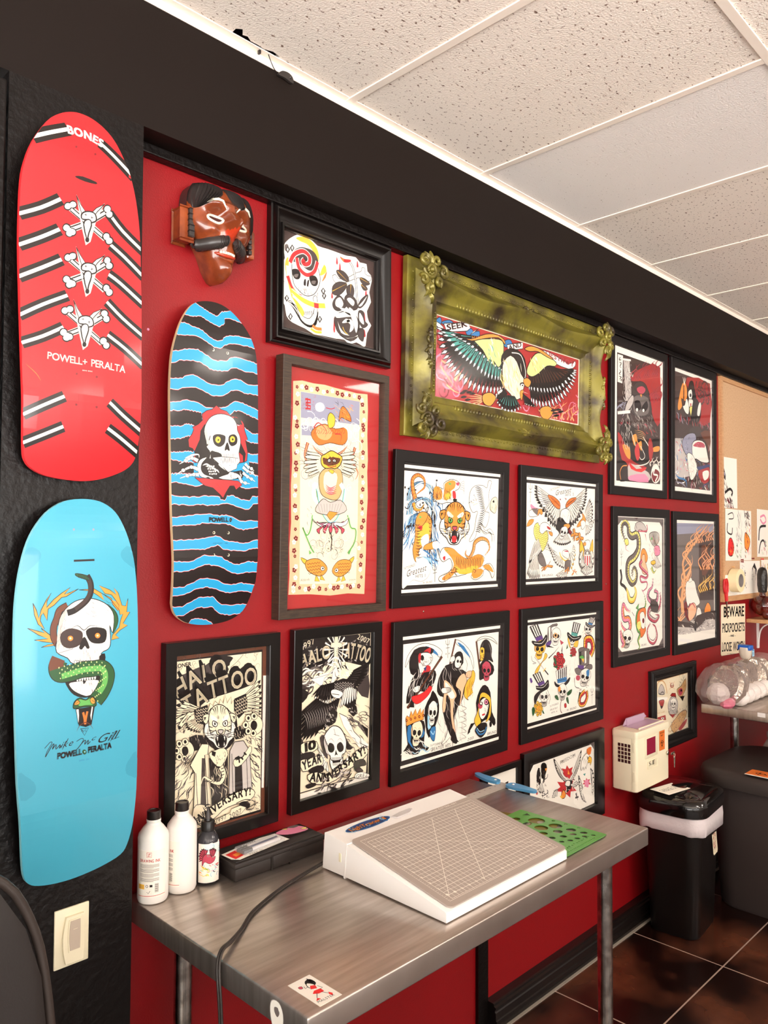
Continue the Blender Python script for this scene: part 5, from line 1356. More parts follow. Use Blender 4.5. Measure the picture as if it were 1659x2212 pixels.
ART['G'] = [
('P','k',0,(-3,-1,522,0,1,413,-523,0)),
('P','w',0,(1,2,503,2,-1,10,-502,-2)),
('P','w',0,(2,397,504,-3,-1,10,-504,1)),
('P','w',0,(5,25,490,1,-1,356,-487,0)),
('L','k',80,0,0,(33,224,153,-141)),
('L','B',54,0,0,(33,224,153,-141)),
('O','w',3,17,(17,97,7,-32,34,-28,48,-6,49,12,35,22,-13,17,-29,-21,-50,-20,-47,11)),
('P','b',2,(106,39,42,14,25,23,-25,-10)),
('O','k',2,13,(41,118,-8,-37,22,-34,43,-6,25,4,25,10,-16,15,-49,6,-7,20,9,32,-24,-3)),
('O','w',3,17,(84,86,-5,-21,20,-6,32,6,13,17,-12,14,-24,6)),
('P','k',2,(102,76,-2,6,-6,2,-7,-3,-2,-7,2,-6,6,-2,6,4)),
('P','r',2,(99,56,32,-10,0,19,-12,-7)),
('P','r',2,(75,64,12,-4,-3,31,-8,-6)),
('X','strokes',(95,141,72,102),20,3,'kg',(.012,.0016,.8)),
('O','k',2,13,(23,208,8,-45,23,-34,27,-7,36,-1,33,-2,12,17,-11,26,-16,16,-32,4,-32,-4,-23,23)),
('X','strokes',(34,152,122,209),34,4,'lwl',(.05,.002,-1.1,.4)),
('L','k',87,0,0,(27,223,163,-142)),
('L','B',54,0,0,(27,223,163,-142)),
('P','r',2,(89,134,23,-32,21,5,-4,15,-28,0)),
('P','u',0,(100,109,16,-6,-7,17)),
('O','w',3,17,(51,168,19,-8,16,4,-7,15,-20,0)),
('X','strokes',(55,83,160,185),10,3,'k',(.01,.0014,1.0)),
('P','k',0,(44,203,12,-6,4,29,-23,-4)),
('O','R',3,13,(48,190,39,-2,32,-12,11,-9,13,9,-16,19,-27,15,-28,7,-20,-11)),
('L','k',80,0,0,(229,114,28,-84)),
('L','B',54,0,0,(229,114,28,-84)),
('O','w',3,17,(262,33,35,14,42,34,17,35,-2,25,-15,-35,-37,-37,-40,-22)),
('P','b',2,(266,42,36,16,37,43,-37,-26)),
('O','k',2,13,(168,190,7,-41,33,-37,38,-4,8,-27,22,-8,18,9,5,31,-22,20,41,15,-20,86,-26,23,-19,79,31,37,-35,-17,-27,-41,-23,-54,3,-45,-17,-8)),
('X','strokes',(178,306,117,366),60,5,'llwg',(.06,.0022,1.35,.25)),
('O','w',3,17,(255,103,8,-13,18,-1,9,18,-8,18,-18,1,-9,-9)),
('P','k',2,(276,105,-2,4,-4,1,-4,-2,-2,-4,2,-3,4,-2,4,2)),
('P','k',2,(289,108,-1,3,-4,2,-3,-2,-2,-4,2,-3,3,-1,4,1)),
('X','strokes',(255,287,114,145),16,3,'wk',(.012,.0014,.9)),
('O','w',3,17,(233,88,17,-4,5,14,-13,7,-13,-4)),
('O','f',3,17,(201,159,26,11,30,29,10,20,-13,14,-3,48,10,40,3,22,-9,-2,-17,-61,-5,-50,-18,-21,-3,40,-10,15,-7,-23,7,-44)),
('P','w',3,(207,166,29,22,22,30,-21,5,-23,-27)),
('O','f',3,17,(261,185,17,-28,27,-8,14,27,-13,20,-12,37,-13,20,7,-45)),
('O','w',3,17,(189,193,4,-10,38,4,5,12,-34,3)),
('O','f',3,13,(313,150,14,-6,18,2,5,11,-18,9,-16,-4)),
('O','y',3,17,(349,143,14,13,-3,25,-14,20,5,18,-26,13,4,9,-22,-17,3,-33,17,-20,14,-6)),
('X','strokes',(314,352,167,230),20,3,'oky',(.04,.0014,1.7,.2)),
('L','k',13,4,2,(268,246,40,14,9,9,-44,7)),
('L','k',13,4,2,(272,265,36,14,9,9,-44,5)),
('L','k',13,4,2,(276,285,33,13,9,10,-44,1)),
('L','k',13,4,2,(280,305,29,12,9,10,-44,-2)),
('L','k',13,4,2,(284,324,26,12,9,10,-44,-4)),
('L','k',13,4,2,(288,344,22,12,9,9,-44,-7)),
('L','k',13,4,0,(226,315,-11,30,-21,18,17,0,25,-14)),
('L','k',13,3,1,(284,368,22,-2,18,5)),
('P','k',2,(252,322,23,44,-8,10,-27,-18)),
('M','trident',(217,56,15,1,-14,32),{}),
('T','A A','k',(205,77,23,0),59,{}),
('L','k',80,0,0,(389,145,-22,-98)),
('L','B',54,0,0,(389,145,-22,-98)),
('O','w',3,17,(370,47,23,-12,33,0,38,12,23,22,-32,-17,-43,-11)),
('M','hood',(422,86,41,4,-40,34),{}),
('O','y',2,17,(389,72,19,1,5,12,-4,28,-19,1)),
('P','k',2,(405,84,-1,5,-4,1,-4,-2,-2,-5,1,-4,4,-1,4,2)),
('X','strokes',(390,411,94,113),8,3,'k',(.01,.002,.6)),
('P','k',2,(387,178,3,-50,33,-14,44,28,-5,28,-56,10)),
('M','skull',(426,154,30,4,-29,29),{'col': 'q','sh': 'd'}),
('O','k',2,13,(114,287,-4,-52,26,-33,11,-17,26,32,5,41,-19,47,-28,27)),
('P','S',2,(128,232,33,-8,9,19,-31,59,-15,-5)),
('M','skull',(147,256,25,5,-29,33),{'sh': 'l'}),
('O','b',3,17,(135,317,8,-15,20,1,-3,39,-8,4,-12,-13)),
('L','S',40,4,0,(139,312,13,13,7,-10)),
('O','k',2,13,(14,353,19,-17,-10,-62,31,-11,52,13,5,37,-3,36,24,14,-16,8,-24,-12,-7,14,-36,-4)),
('P','b',2,(31,280,20,3,-7,45,21,29,-32,-31)),
('P','b',2,(86,278,25,35,-20,12)),
('M','skull',(73,307,30,7,-35,32),{'col': 'c','sh': 'n'}),
('O','O',0,20,(21,253,5,-7,12,7,7,-19,8,16,12,-19,8,19,15,-18,3,18,13,-13,-1,33,-37,2,-41,6)),
('P','k',2,(30,261,-2,3,-3,1,-4,-2,-1,-4,1,-3,4,-1,3,2)),
('P','o',2,(27,260,0,2,-2,1,-2,-2,-1,-1,1,-2,2,-1,2,1)),
('P','k',2,(49,260,-1,3,-4,1,-3,-2,-2,-3,1,-4,4,0,4,2)),
('P','o',2,(47,260,-1,1,-2,1,-2,-1,-1,-2,1,-2,2,0,2,1)),
('P','k',2,(69,259,-2,3,-3,1,-4,-2,-2,-3,2,-3,3,-1,4,2)),
('P','o',2,(66,259,-1,2,-1,0,-2,-1,-1,-2,0,-2,2,0,2,1)),
('P','k',2,(88,259,-1,3,-4,0,-3,-1,-2,-4,1,-3,4,-1,4,2)),
('P','o',2,(86,258,-1,2,-2,0,-2,-1,-1,-2,1,-1,2,-1,2,1)),
('P','k',2,(108,258,-1,3,-4,1,-4,-2,-1,-4,1,-3,4,-1,4,2)),
('P','o',2,(106,257,-1,2,-2,1,-2,-1,-1,-2,1,-2,2,-1,2,2)),
('X','strokes',(18,125,333,378),14,3,'wlS',(.04,.003,.5)),
('O','k',2,13,(328,356,17,-33,37,-3,-11,-63,22,-44,27,-11,30,29,11,70,20,28,-4,22,-39,-31,-42,10,-33,-5)),
('O','w',3,17,(389,262,23,-16,29,6,-4,42,-28,24,-19,-19)),
('O','y',3,17,(393,232,23,-5,34,21,6,35,-4,33,-24,14,14,-26,4,-37,-29,-23,-23,2,-4,28,-4,21,14,30,-18,17,-19,-25,13,-23,9,-21)),
('P','q',2,(407,271,-3,7,-10,2,-9,-5,-4,-8,4,-7,9,-3,9,5)),
('P','k',2,(408,264,-3,4,-6,1,-7,-3,-3,-5,3,-4,6,-1,7,2)),
('P','w',2,(403,263,-1,3,-4,0,-4,-2,-2,-3,2,-2,4,-1,4,2)),
('P','k',2,(443,264,-4,7,-10,2,-10,-5,-4,-8,4,-7,10,-2,10,5)),
('P','p',2,(437,263,-3,5,-6,1,-7,-3,-3,-6,3,-5,6,-1,7,3)),
('P','k',2,(432,262,-1,2,-3,1,-4,-2,-1,-2,1,-2,4,-1,3,2)),
('P','r',2,(404,301,14,-2,5,5,-14,2)),
('X','strokes',(418,437,272,306),10,3,'kg',(.012,.0014,1.3)),
('O','k',3,13,(368,346,28,-16,37,6,-4,28,-27,15,-24,-15)),
('L','b',54,4,0,(373,346,19,20,28,-1,11,-18)),
('L','S',27,4,0,(378,342,18,16,24,-2)),
('P','k',0,(341,336,-13,20,13,-6)),
('P','k',2,(462,343,-2,7,-5,2,-5,-3,-2,-8,2,-7,5,-2,4,4)),
('P','k',2,(477,340,-1,6,-4,2,-4,-3,-2,-7,1,-6,4,-2,4,3)),
('T','BRUNO','k',(439,378,50,0),96,{'slant': .2}),
('T','2013','k',(329,378,31,-1),94,{'slant': .2}),
('T',"TATTOOING'S",'k',(140,363,54,0),73,{}),
('T','GREATEST HITS 3','k',(142,378,110,2),121,{})]
ART['H'] = [
('P','k',0,(-4,-2,525,1,1,413,-525,-1)),
('P','w',0,(1,2,501,2,-1,7,-500,-1)),
('P','w',0,(1,394,504,3,-1,7,-504,-2)),
('P','w',0,(3,21,488,4,3,359,-491,-3)),
('L','k',18,3,0,(28,136,7,19,25,10,-23,0)),
('M','skull',(83,116,41,7,-50,28),{'col': 'y','sh': 'n'}),
('M','hat',(73,65,50,-8,-20,50),{'band': 'P'}),
('N',(50,139,38,34,28,24,24,20),59,'l','w',None,1),
('O','y',3,18,(106,160,14,-25,15,9,-10,12,-28,13,-23,28,-14,16,-9,-14,18,-18)),
('L','k',52,0,0,(116,197,26,21)),
('L','y',37,0,0,(107,202,18,-12)),
('O','g',2,18,(139,39,63,-11,0,10,-39,3,0,52,-19,3)),
('P','w',0,(143,39,12,-2,1,50,-10,4)),
('M','skull',(195,77,37,5,-43,28),{'sh': 'l'}),
('P','n',2,(207,74,-4,7,-11,2,-10,-4,-5,-7,5,-7,10,-2,11,4)),
('P','k',2,(199,73,-2,4,-5,1,-5,-2,-2,-4,2,-3,5,-1,5,1)),
('P','q',0,(222,92,30,14,-20,8)),
('O','P',3,18,(125,100,19,-9,19,2,-10,14,-19,6)),
('P','k',0,(125,102,19,12,39,6,-20,-7)),
('L','k',52,0,1,(144,156,39,-17,34,-21)),
('O','y',3,18,(282,87,26,-6,42,6,11,23,-10,23,-32,-5,-21,3,-15,-25)),
('M','skull',(314,105,26,4,-30,20),{'sh': 'l'}),
('M','hat',(334,72,52,11,-69,24),{'band': 'T'}),
('M','rose',(322,149,23,3,-23,15),{}),
('P','e',0,(268,134,10,-21,5,17)),
('P','e',0,(293,160,16,10,5,-11)),
('M','skull',(436,69,34,4,-38,20),{'sh': 'g'}),
('M','hat',(458,43,37,9,-53,10),{'band': 'b'}),
('P','r',0,(415,87,16,6,17,-4,-6,11,-22,-2)),
('X','strokes',(393,470,55,108),14,3,'kn',(.012,.002,.9)),
('N',(410,186,5,-55,5,-22,39,3,17,35,-22,29),258,'r','y','d',0),
('O','g',0,18,(361,142,49,-1,38,9,-5,67,-76,-9)),
('P','k',0,(367,154,16,-1,0,52,-13,1)),
('P','w',0,(410,155,11,0,0,48,-11,2)),
('O','g',3,18,(359,145,13,-7,32,1,-5,12,-32,3)),
('O','G',3,15,(367,173,27,-3,11,15,-27,-3)),
('P','y',0,(383,183,22,2,-6,16)),
('P','P',0,(356,205,49,8,-5,16,-43,-8)),
('O','g',3,22,(333,221,24,-5,32,11,43,-14,33,3,1,17,-39,-1,-38,12,-38,-2)),
('M','skull',(411,260,46,11,-61,23),{'sh': 'l'}),
('P','q',2,(373,258,-5,8,-11,1,-11,-4,-5,-8,5,-8,11,-1,11,4)),
('P','b',2,(421,237,22,-4,1,23,-17,3)),
('L','k',29,3,0,(330,253,6,34,27,11)),
('X','strokes',(352,439,278,322),24,5,'kgw',(.02,.0016,.5)),
('N',(422,317,6,26,-22,24,-32,-4,0,-28,37,-19),162,'r','y','d',0),
('O','k',0,7,(352,360,16,-47,11,4)),
('M','rose',(218,174,40,4,-40,29),{}),
('P','e',2,(178,157,15,6,5,22,-15,-7)),
('P','e',2,(173,190,30,1,0,10)),
('P','g',0,(242,115,-2,32,-8,-11)),
('O','w',0,18,(193,211,80,-15,1,56,-71,-6)),
('P','k',0,(208,210,7,-1,2,36,-7,-1)),
('P','k',0,(222,207,7,0,1,40,-7,-1)),
('P','k',0,(236,205,7,0,0,43,-7,-1)),
('P','k',0,(250,203,7,0,-1,47,-7,-1)),
('P','k',0,(264,201,7,-1,-2,51,-7,-1)),
('P','b',0,(203,243,68,-2,3,19,-68,-1)),
('L','k',15,0,0,(203,250,69,-1)),
('O','k',3,15,(186,249,17,13,40,7,51,-23,-5,16,-36,14,-50,-4,-17,-12)),
('M','skull',(241,296,35,4,-35,28),{'sh': 'l'}),
('P','O',2,(227,283,-2,7,-7,3,-6,-4,-3,-8,3,-7,6,-2,7,3)),
('L','B',37,4,0,(239,322,-10,20,0,24,10,12)),
('P','e',2,(184,304,20,0,10,20,-20,-6)),
('P','e',2,(274,303,36,-9,-5,16,-26,7)),
('P','e',2,(269,324,15,-1,6,28,-16,-11)),
('O','r',3,15,(256,346,13,-1,3,14,-13,1)),
('M','skull',(114,299,36,5,-36,29),{'sh': 'l'}),
('M','hat',(88,237,47,-6,-21,40),{'band': 'P'}),
('P','P',2,(17,218,11,-1,9,19,-13,-2)),
('P','w',2,(28,235,23,0,9,37,-18,-15)),
('O','k',3,15,(47,288,32,-16,56,-8,10,-12,-5,17,-52,12,-23,22,-14,13)),
('M','rose',(75,337,29,5,-29,22),{'col': 'y','dk': 'o'}),
('P','e',2,(31,333,11,-8,10,17,-14,18)),
('P','e',2,(103,344,14,18,-14,-5)),
('L','k',15,4,0,(126,280,14,18,10,-4,5,16,-10,20)),
('T',"TATTOOING'S",'k',(153,344,61,-4),73,{}),
('T','GREATEST','k',(155,357,54,-1),68,{}),
('T','HITS 4','k',(164,369,40,0),68,{}),
('T','W. BRUNO','k',(274,377,71,-1),91,{}),
('M','trident',(468,340,15,1,-15,35),{}),
('X','strokes',(278,336,177,238),14,4,'l',(.02,.001,-1.0))]
ART['I'] = [
('P','w',0,(-2,-2,482,-1,1,615,-483,0)),
('P','k',0,(24,28,417,0,3,554,-421,6)),
('P','z',0,(30,32,406,0,5,549,-414,4)),
('P','h',2,(150,135,32,-37,99,-47,155,-22,4,262,-53,2,-35,-50,-10,-56,-43,-52,-84,-8)),
('G',(166,130,-20,-24,52,-32,-1,-23),134,'kqh'),
('G',(186,124,11,-15,-15,-13,22,-15),134,'kqh'),
('G',(207,119,18,-27,-25,-21,37,-26),134,'kqh'),
('G',(227,114,-13,-15,34,-21,0,-14),134,'kqh'),
('G',(248,109,-17,-19,44,-28,0,-18),134,'kqh'),
('G',(269,104,20,-30,-28,-23,41,-29),134,'kqh'),
('G',(290,98,18,-26,-25,-21,37,-26),134,'kqh'),
('G',(311,93,16,-23,-22,-18,32,-22),134,'kqh'),
('G',(332,88,-16,-18,42,-27,0,-17),134,'kqh'),
('G',(354,82,19,-28,-27,-22,40,-27),134,'kqh'),
('G',(375,77,16,-22,-21,-17,31,-22),134,'kqh'),
('G',(397,72,20,-29,-27,-23,40,-28),134,'kqh'),
('G',(419,66,-21,-23,54,-34,0,-22),134,'kqh'),
('G',(351,205,-20,-24,46,-31,-10,-21),159,'zqh'),
('G',(369,200,27,-39,-47,-31,41,-36),159,'zqh'),
('G',(386,195,-19,-22,43,-30,-9,-19),159,'zqh'),
('G',(403,190,17,-24,-28,-18,24,-21),159,'zqh'),
('G',(421,185,-30,-35,69,-46,-16,-31),159,'zqh'),
('G',(438,179,20,-28,-34,-21,30,-26),159,'zqh'),
('O','m',3,31,(152,264,7,-75,24,-43,57,-22,59,11,35,56,18,67,-85,24,-82,1)),
('P','g',3,(175,210,49,-21,59,-3,42,14,-7,62,-101,21,-41,-22)),
('P','q',3,(207,161,50,-17,34,11,-25,22,-42,1)),
('P','O',0,(237,184,20,-2,-8,15)),
('P','k',3,(184,224,49,-10,17,32,-49,17)),
('P','k',3,(250,246,50,-39,17,24,-33,27)),
('P','w',2,(219,257,-3,6,-7,3,-7,-2,-3,-5,3,-6,7,-3,7,1)),
('P','w',2,(281,252,-3,6,-7,3,-7,-2,-3,-5,3,-5,7,-3,7,1)),
('X','strokes',(176,353,276,334),50,5,'lgwl',(.03,.002,.8)),
('X','strokes',(26,432,310,358),30,6,'gqhg',(.05,.006,.9,.8)),
('X','strokes',(25,128,234,289),20,6,'gv',(.05,.006,-.5)),
('O','k',3,31,(29,479,29,-132,87,-12,90,21,76,42,18,75,-58,34,-83,-10,-81,-24)),
('P','h',3,(31,381,43,18,57,73,73,28,101,12,-51,18,-106,-1,-80,-38)),
('L','w',49,4,0,(139,508,82,2,100,-22,25,-54,-77,-58)),
('P','O',3,(162,385,40,-15,17,36,33,-10,1,45,-50,-41,-16,23)),
('P','O',3,(75,428,63,6,9,51,-40,-12)),
('L','w',37,4,0,(153,360,34,48,58,70,42,-17,-43,-42)),
('P','r',3,(187,445,32,-39,18,58,-25,24)),
('L','n',24,4,2,(186,353,66,-2,42,15)),
('L','n',24,4,2,(186,361,66,-2,42,14)),
('L','n',24,4,2,(186,369,66,-2,42,14)),
('L','n',24,4,2,(186,377,66,-2,42,13)),
('L','n',24,4,2,(186,386,66,-2,42,12)),
('O','k',3,31,(354,395,34,-26,44,4,1,35,-53,4)),
('P','O',3,(346,434,34,-22,53,-8,-9,24)),
('P','h',2,(320,398,25,-25,27,59,-34,55)),
('P','l',2,(139,504,183,30,9,37,-199,7)),
('P','p',2,(148,559,140,-16,35,36,-182,2)),
('P','R',2,(139,500,66,26,100,-14,-51,26,-98,-9)),
('O','k',3,31,(29,508,39,-10,47,11,9,44,-7,29,-79,1)),
('L','O',43,4,0,(61,582,-8,-32,23,-27,40,-6)),
('G',(347,502,-9,-11,21,-14,-5,-10),122,'www'),
('G',(369,500,10,-13,-18,-12,16,-13),122,'www'),
('G',(390,499,-12,-15,28,-17,-6,-13),122,'www'),
('G',(412,498,12,-17,-20,-14,18,-14),122,'www'),
('G',(434,496,-10,-11,23,-14,-5,-10),122,'www'),
('O','w',3,31,(348,532,25,-39,43,-3,28,37,-9,39,-43,17,-35,-17)),
('P','d',3,(356,539,35,-25,44,13,-9,31,-35,18,-26,-11)),
('L','w',86,4,0,(390,507,-16,31,43,5,-26,29)),
('P','w',0,(30,35,47,-1,-5,124,-43,-1)),
('T','ON','k',(54,71,-1,-25),109,{}),
('L','k',55,4,2,(57,44,-15,13,23,-2)),
('L','k',55,4,2,(42,70,20,0,-12,16,16,6)),
('L','k',55,4,2,(42,102,16,5,-15,13,19,1)),
('L','k',55,4,2,(39,131,23,1,-19,13)),
('L','k',55,4,2,(51,148,16,-6,-4,10)),
('L','l',550,5,0,(109,49,8,57,9,73,1,51)),
('X','strokes',(77,168,46,262),110,8,'wkglwkw',(.025,.0026,1.2,.8)),
('O','l',3,31,(119,231,48,-35,9,28,-40,42,-40,11)),
('L','w',134,0,0,(30,293,114,-19)),
('L','w',86,0,0,(77,50,72,-7)),
('X','strokes',(65,146,291,441),70,9,'wkglwk',(.03,.0026,1.4,.5))]
ART['J'] = [
('P','w',0,(-5,-3,466,0,0,607,-466,0)),
('P','z',0,(11,17,422,1,0,565,-425,-1)),
('P','h',2,(149,28,282,-6,-2,202,-162,16,20,-106,-118,-44)),
('G',(267,136,-18,-19,48,-28,0,-19),143,'zhq'),
('G',(292,133,20,-26,-27,-21,40,-26),143,'zhq'),
('G',(317,130,-23,-26,63,-36,0,-25),143,'zhq'),
('G',(343,127,24,-31,-32,-25,48,-30),143,'zhq'),
('G',(368,124,-18,-20,50,-29,0,-19),143,'zhq'),
('G',(394,121,18,-24,-23,-18,35,-23),143,'zhq'),
('G',(421,118,23,-31,-31,-24,47,-29),143,'zhq'),
('X','swirls',(267,421,44,118),14,4,'zmh',(.05,.008)),
('O','O',3,30,(59,133,33,-65,38,-9,19,34,-9,58,-57,-9,9,39,-38,25,-13,-19)),
('L','k',119,0,0,(111,73,-2,94)),
('L','B',71,0,0,(111,73,-2,94)),
('L','w',36,0,0,(115,73,-15,-39)),
('L','w',36,0,0,(115,73,-4,-34)),
('L','w',36,0,0,(115,73,8,-42)),
('L','w',36,0,0,(115,73,19,-38)),
('O','k',3,30,(159,100,19,-52,39,-9,20,34,20,43,-10,64,-79,1,10,-51)),
('P','w',3,(164,99,34,-16,9,31,-19,27,-20,-14)),
('P','k',2,(200,111,-4,8,-8,3,-8,-1,-4,-7,4,-7,8,-4,8,2)),
('O','w',3,24,(168,135,49,-1,-10,34,-34,4)),
('P','r',0,(183,154,15,-1,-5,29,-7,-1)),
('O','Y',3,24,(178,175,49,-9,10,32,-20,52,-29,-39)),
('O','k',3,24,(227,124,60,10,30,42,-30,62,-80,21,-58,-7,-10,-44,49,20)),
('O','w',3,30,(120,170,20,-35,28,33,-5,42,-33,-1,-33,-28)),
('O','w',3,30,(277,160,25,-28,15,19,-20,53,-30,-1)),
('X','strokes',(13,431,230,262),40,7,'gqvmh',(.04,.006,1.3,.9)),
('P','m',3,(178,287,109,-28,30,40,-130,32)),
('P','B',2,(307,291,124,-20,-5,104,-47,-39)),
('P','l',0,(9,347,159,-14,68,181,-227,33)),
('X','strokes',(12,420,346,577),150,8,'wvlgSqpbwh',(.035,.006,.9,1.2)),
('O','v',3,30,(101,392,-10,-40,58,-38,88,-12,19,44,-39,70,-69,5)),
('X','strokes',(91,286,315,427),60,4,'kgwm',(.014,.0018,.9,1.3)),
('O','w',3,48,(216,432,-9,-74,59,-26,92,5,42,65,10,34,-83,6,-71,-12)),
('P','q',2,(222,361,54,-21,72,2,10,21,-122,5)),
('X','strokes',(227,348,348,364),30,4,'wq',(.006,.002,.5)),
('O','w',3,30,(148,412,69,4,49,55,-20,43,-49,28,-30,-40)),
('X','strokes',(158,276,420,580),50,4,'kkgwh',(.016,.002,1.2,.7)),
('L','b',107,4,2,(16,519,37,18,76,8,19,36)),
('L','v',83,4,2,(16,559,75,4,47,19)),
('L','u',71,4,2,(327,577,52,-28,47,-2)),
('O','h',3,24,(307,468,114,-7,0,69,-74,21,-61,-39)),
('P','w',3,(337,492,73,-13,0,34,-52,20)),
('P','u',0,(256,471,165,-27,8,12,-143,30))]
ART['K'] = [
('P','g',0,(-5,-2,464,0,1,614,-465,-1)),
('P','w',0,(0,0,453,0,0,3,-453,0)),
('P','m',0,(0,586,452,3,-1,18,-450,0)),
('P','k',0,(45,594,342,3,0,11,-335,-5)),
('P','w',0,(453,0,0,609,-6,-1,0,-608)),
('P','w',0,(39,18,365,2,26,21,1,521,-36,31,-357,-4,-31,-23,-3,-526)),
('P','x',0,(149,3,44,0,-15,8)),
('N',(87,122,-24,-25,-21,-34,0,-24,28,-13,28,16,7,31,29,13,44,-7,18,24,-4,42,-37,34,-51,20,-14,34,7,34,35,29,36,-13,8,-34,-22,-25,-21,20,7,24),338,'g','Y','m',.25),
('O','Y',3,27,(63,103,28,-6,10,23,-24,7)),
('L','q',49,3,1,(77,127,-1,17,32,11)),
('L','k',142,5,0,(27,231,10,34,-7,27,31,14,28,22)),
('N',(146,306,22,29,-22,33,-36,-2,-17,-31,-11,-24),251,'Y','y',None,.1),
('O','l',3,27,(156,52,22,-28,52,-1,45,31,-8,14,-60,-13,-22,10)),
('L','q',65,3,0,(275,33,0,28,-83,1)),
('L','q',65,0,1,(260,75,11,35)),
('L','k',22,0,0,(163,27,15,24)),
('O','w',3,27,(298,78,46,-14,48,7,7,32,-39,29,-39,-15)),
('P','G',2,(334,96,-3,5,-6,2,-7,-2,-3,-5,3,-4,7,-2,6,2)),
('O','p',3,27,(352,132,47,0,8,36,-48,7)),
('X','strokes',(298,407,71,190),60,5,'kgnop',(.02,.0018,1.2,.8)),
('F',(375,182,-16,0,-16,4),(422,227,-48,9,-39,-11),8,'w','l',1.0,None),
('O','y',3,22,(312,203,39,-7,8,15,-32,6)),
('N',(320,228,23,25,27,-13),164,'Y','G','k',1),
('O','O',3,27,(213,194,8,-42,30,-10,31,32,-8,28,-31,7)),
('O','f',3,27,(229,173,26,-3,3,28,23,40,0,21,-46,-5,-14,-32)),
('N',(228,194,-22,17,15,18,60,30,-16,17,-52,-9,7,25,53,2,0,25,-38,15,-8,-7,23,26),153,'q','p','d',1),
('N',(335,278,-8,39,-32,20,-8,28,39,23,47,-4,8,-36,-31,-8,24,-10),218,'p','g','m',.2),
('N',(405,346,8,40,-24,42,-79,-12,-16,34,62,26,40,-19,-39,-10),240,'q','l','m',.2),
('N',(310,483,-31,30,14,44,47,18,32,-26,-16,-44,-31,-17),186,'q','w','d',.2),
('P','m',2,(310,380,71,11,7,44,-70,-4)),
('N',(117,418,-36,-12,-28,-22,-7,33,14,31,42,3,14,35,-28,18,-42,-23,-14,-28),240,'p','O','h',.2),
('L','k',27,0,0,(131,422,22,19)),
('M','skull',(87,535,53,8,-65,31),{'sh': 'l'}),
('N',(25,493,13,34,21,29,-28,11),251,'p','n','h',.2),
('O','G',0,22,(167,407,30,-19,-8,28)),
('N',(250,353,11,35,-12,24,-60,11,-15,40,15,43,29,9,-15,20,-15,19,15,29,-22,9),186,'G','Y','e',.5),
('O','o',3,27,(189,423,60,-14,15,25,-16,48,15,30,-45,31,-15,-36,-29,-30)),
('O','w',3,22,(204,437,37,-8,15,40,-8,34,-30,-9)),
('P','d',2,(248,468,-3,9,-8,3,-7,-5,-3,-8,3,-8,7,-3,8,4)),
('P','Y',3,(178,474,33,-5,0,32,-30,-3)),
('M','trident',(36,178,19,-1,-20,38),{}),
('T','BRUNO','g',(221,583,49,-2),105,{}),
('X','strokes',(19,61,331,377),12,3,'l',(.014,.001,-.4)),
('X','strokes',(350,422,268,314),12,3,'l',(.02,.001,-.7))]
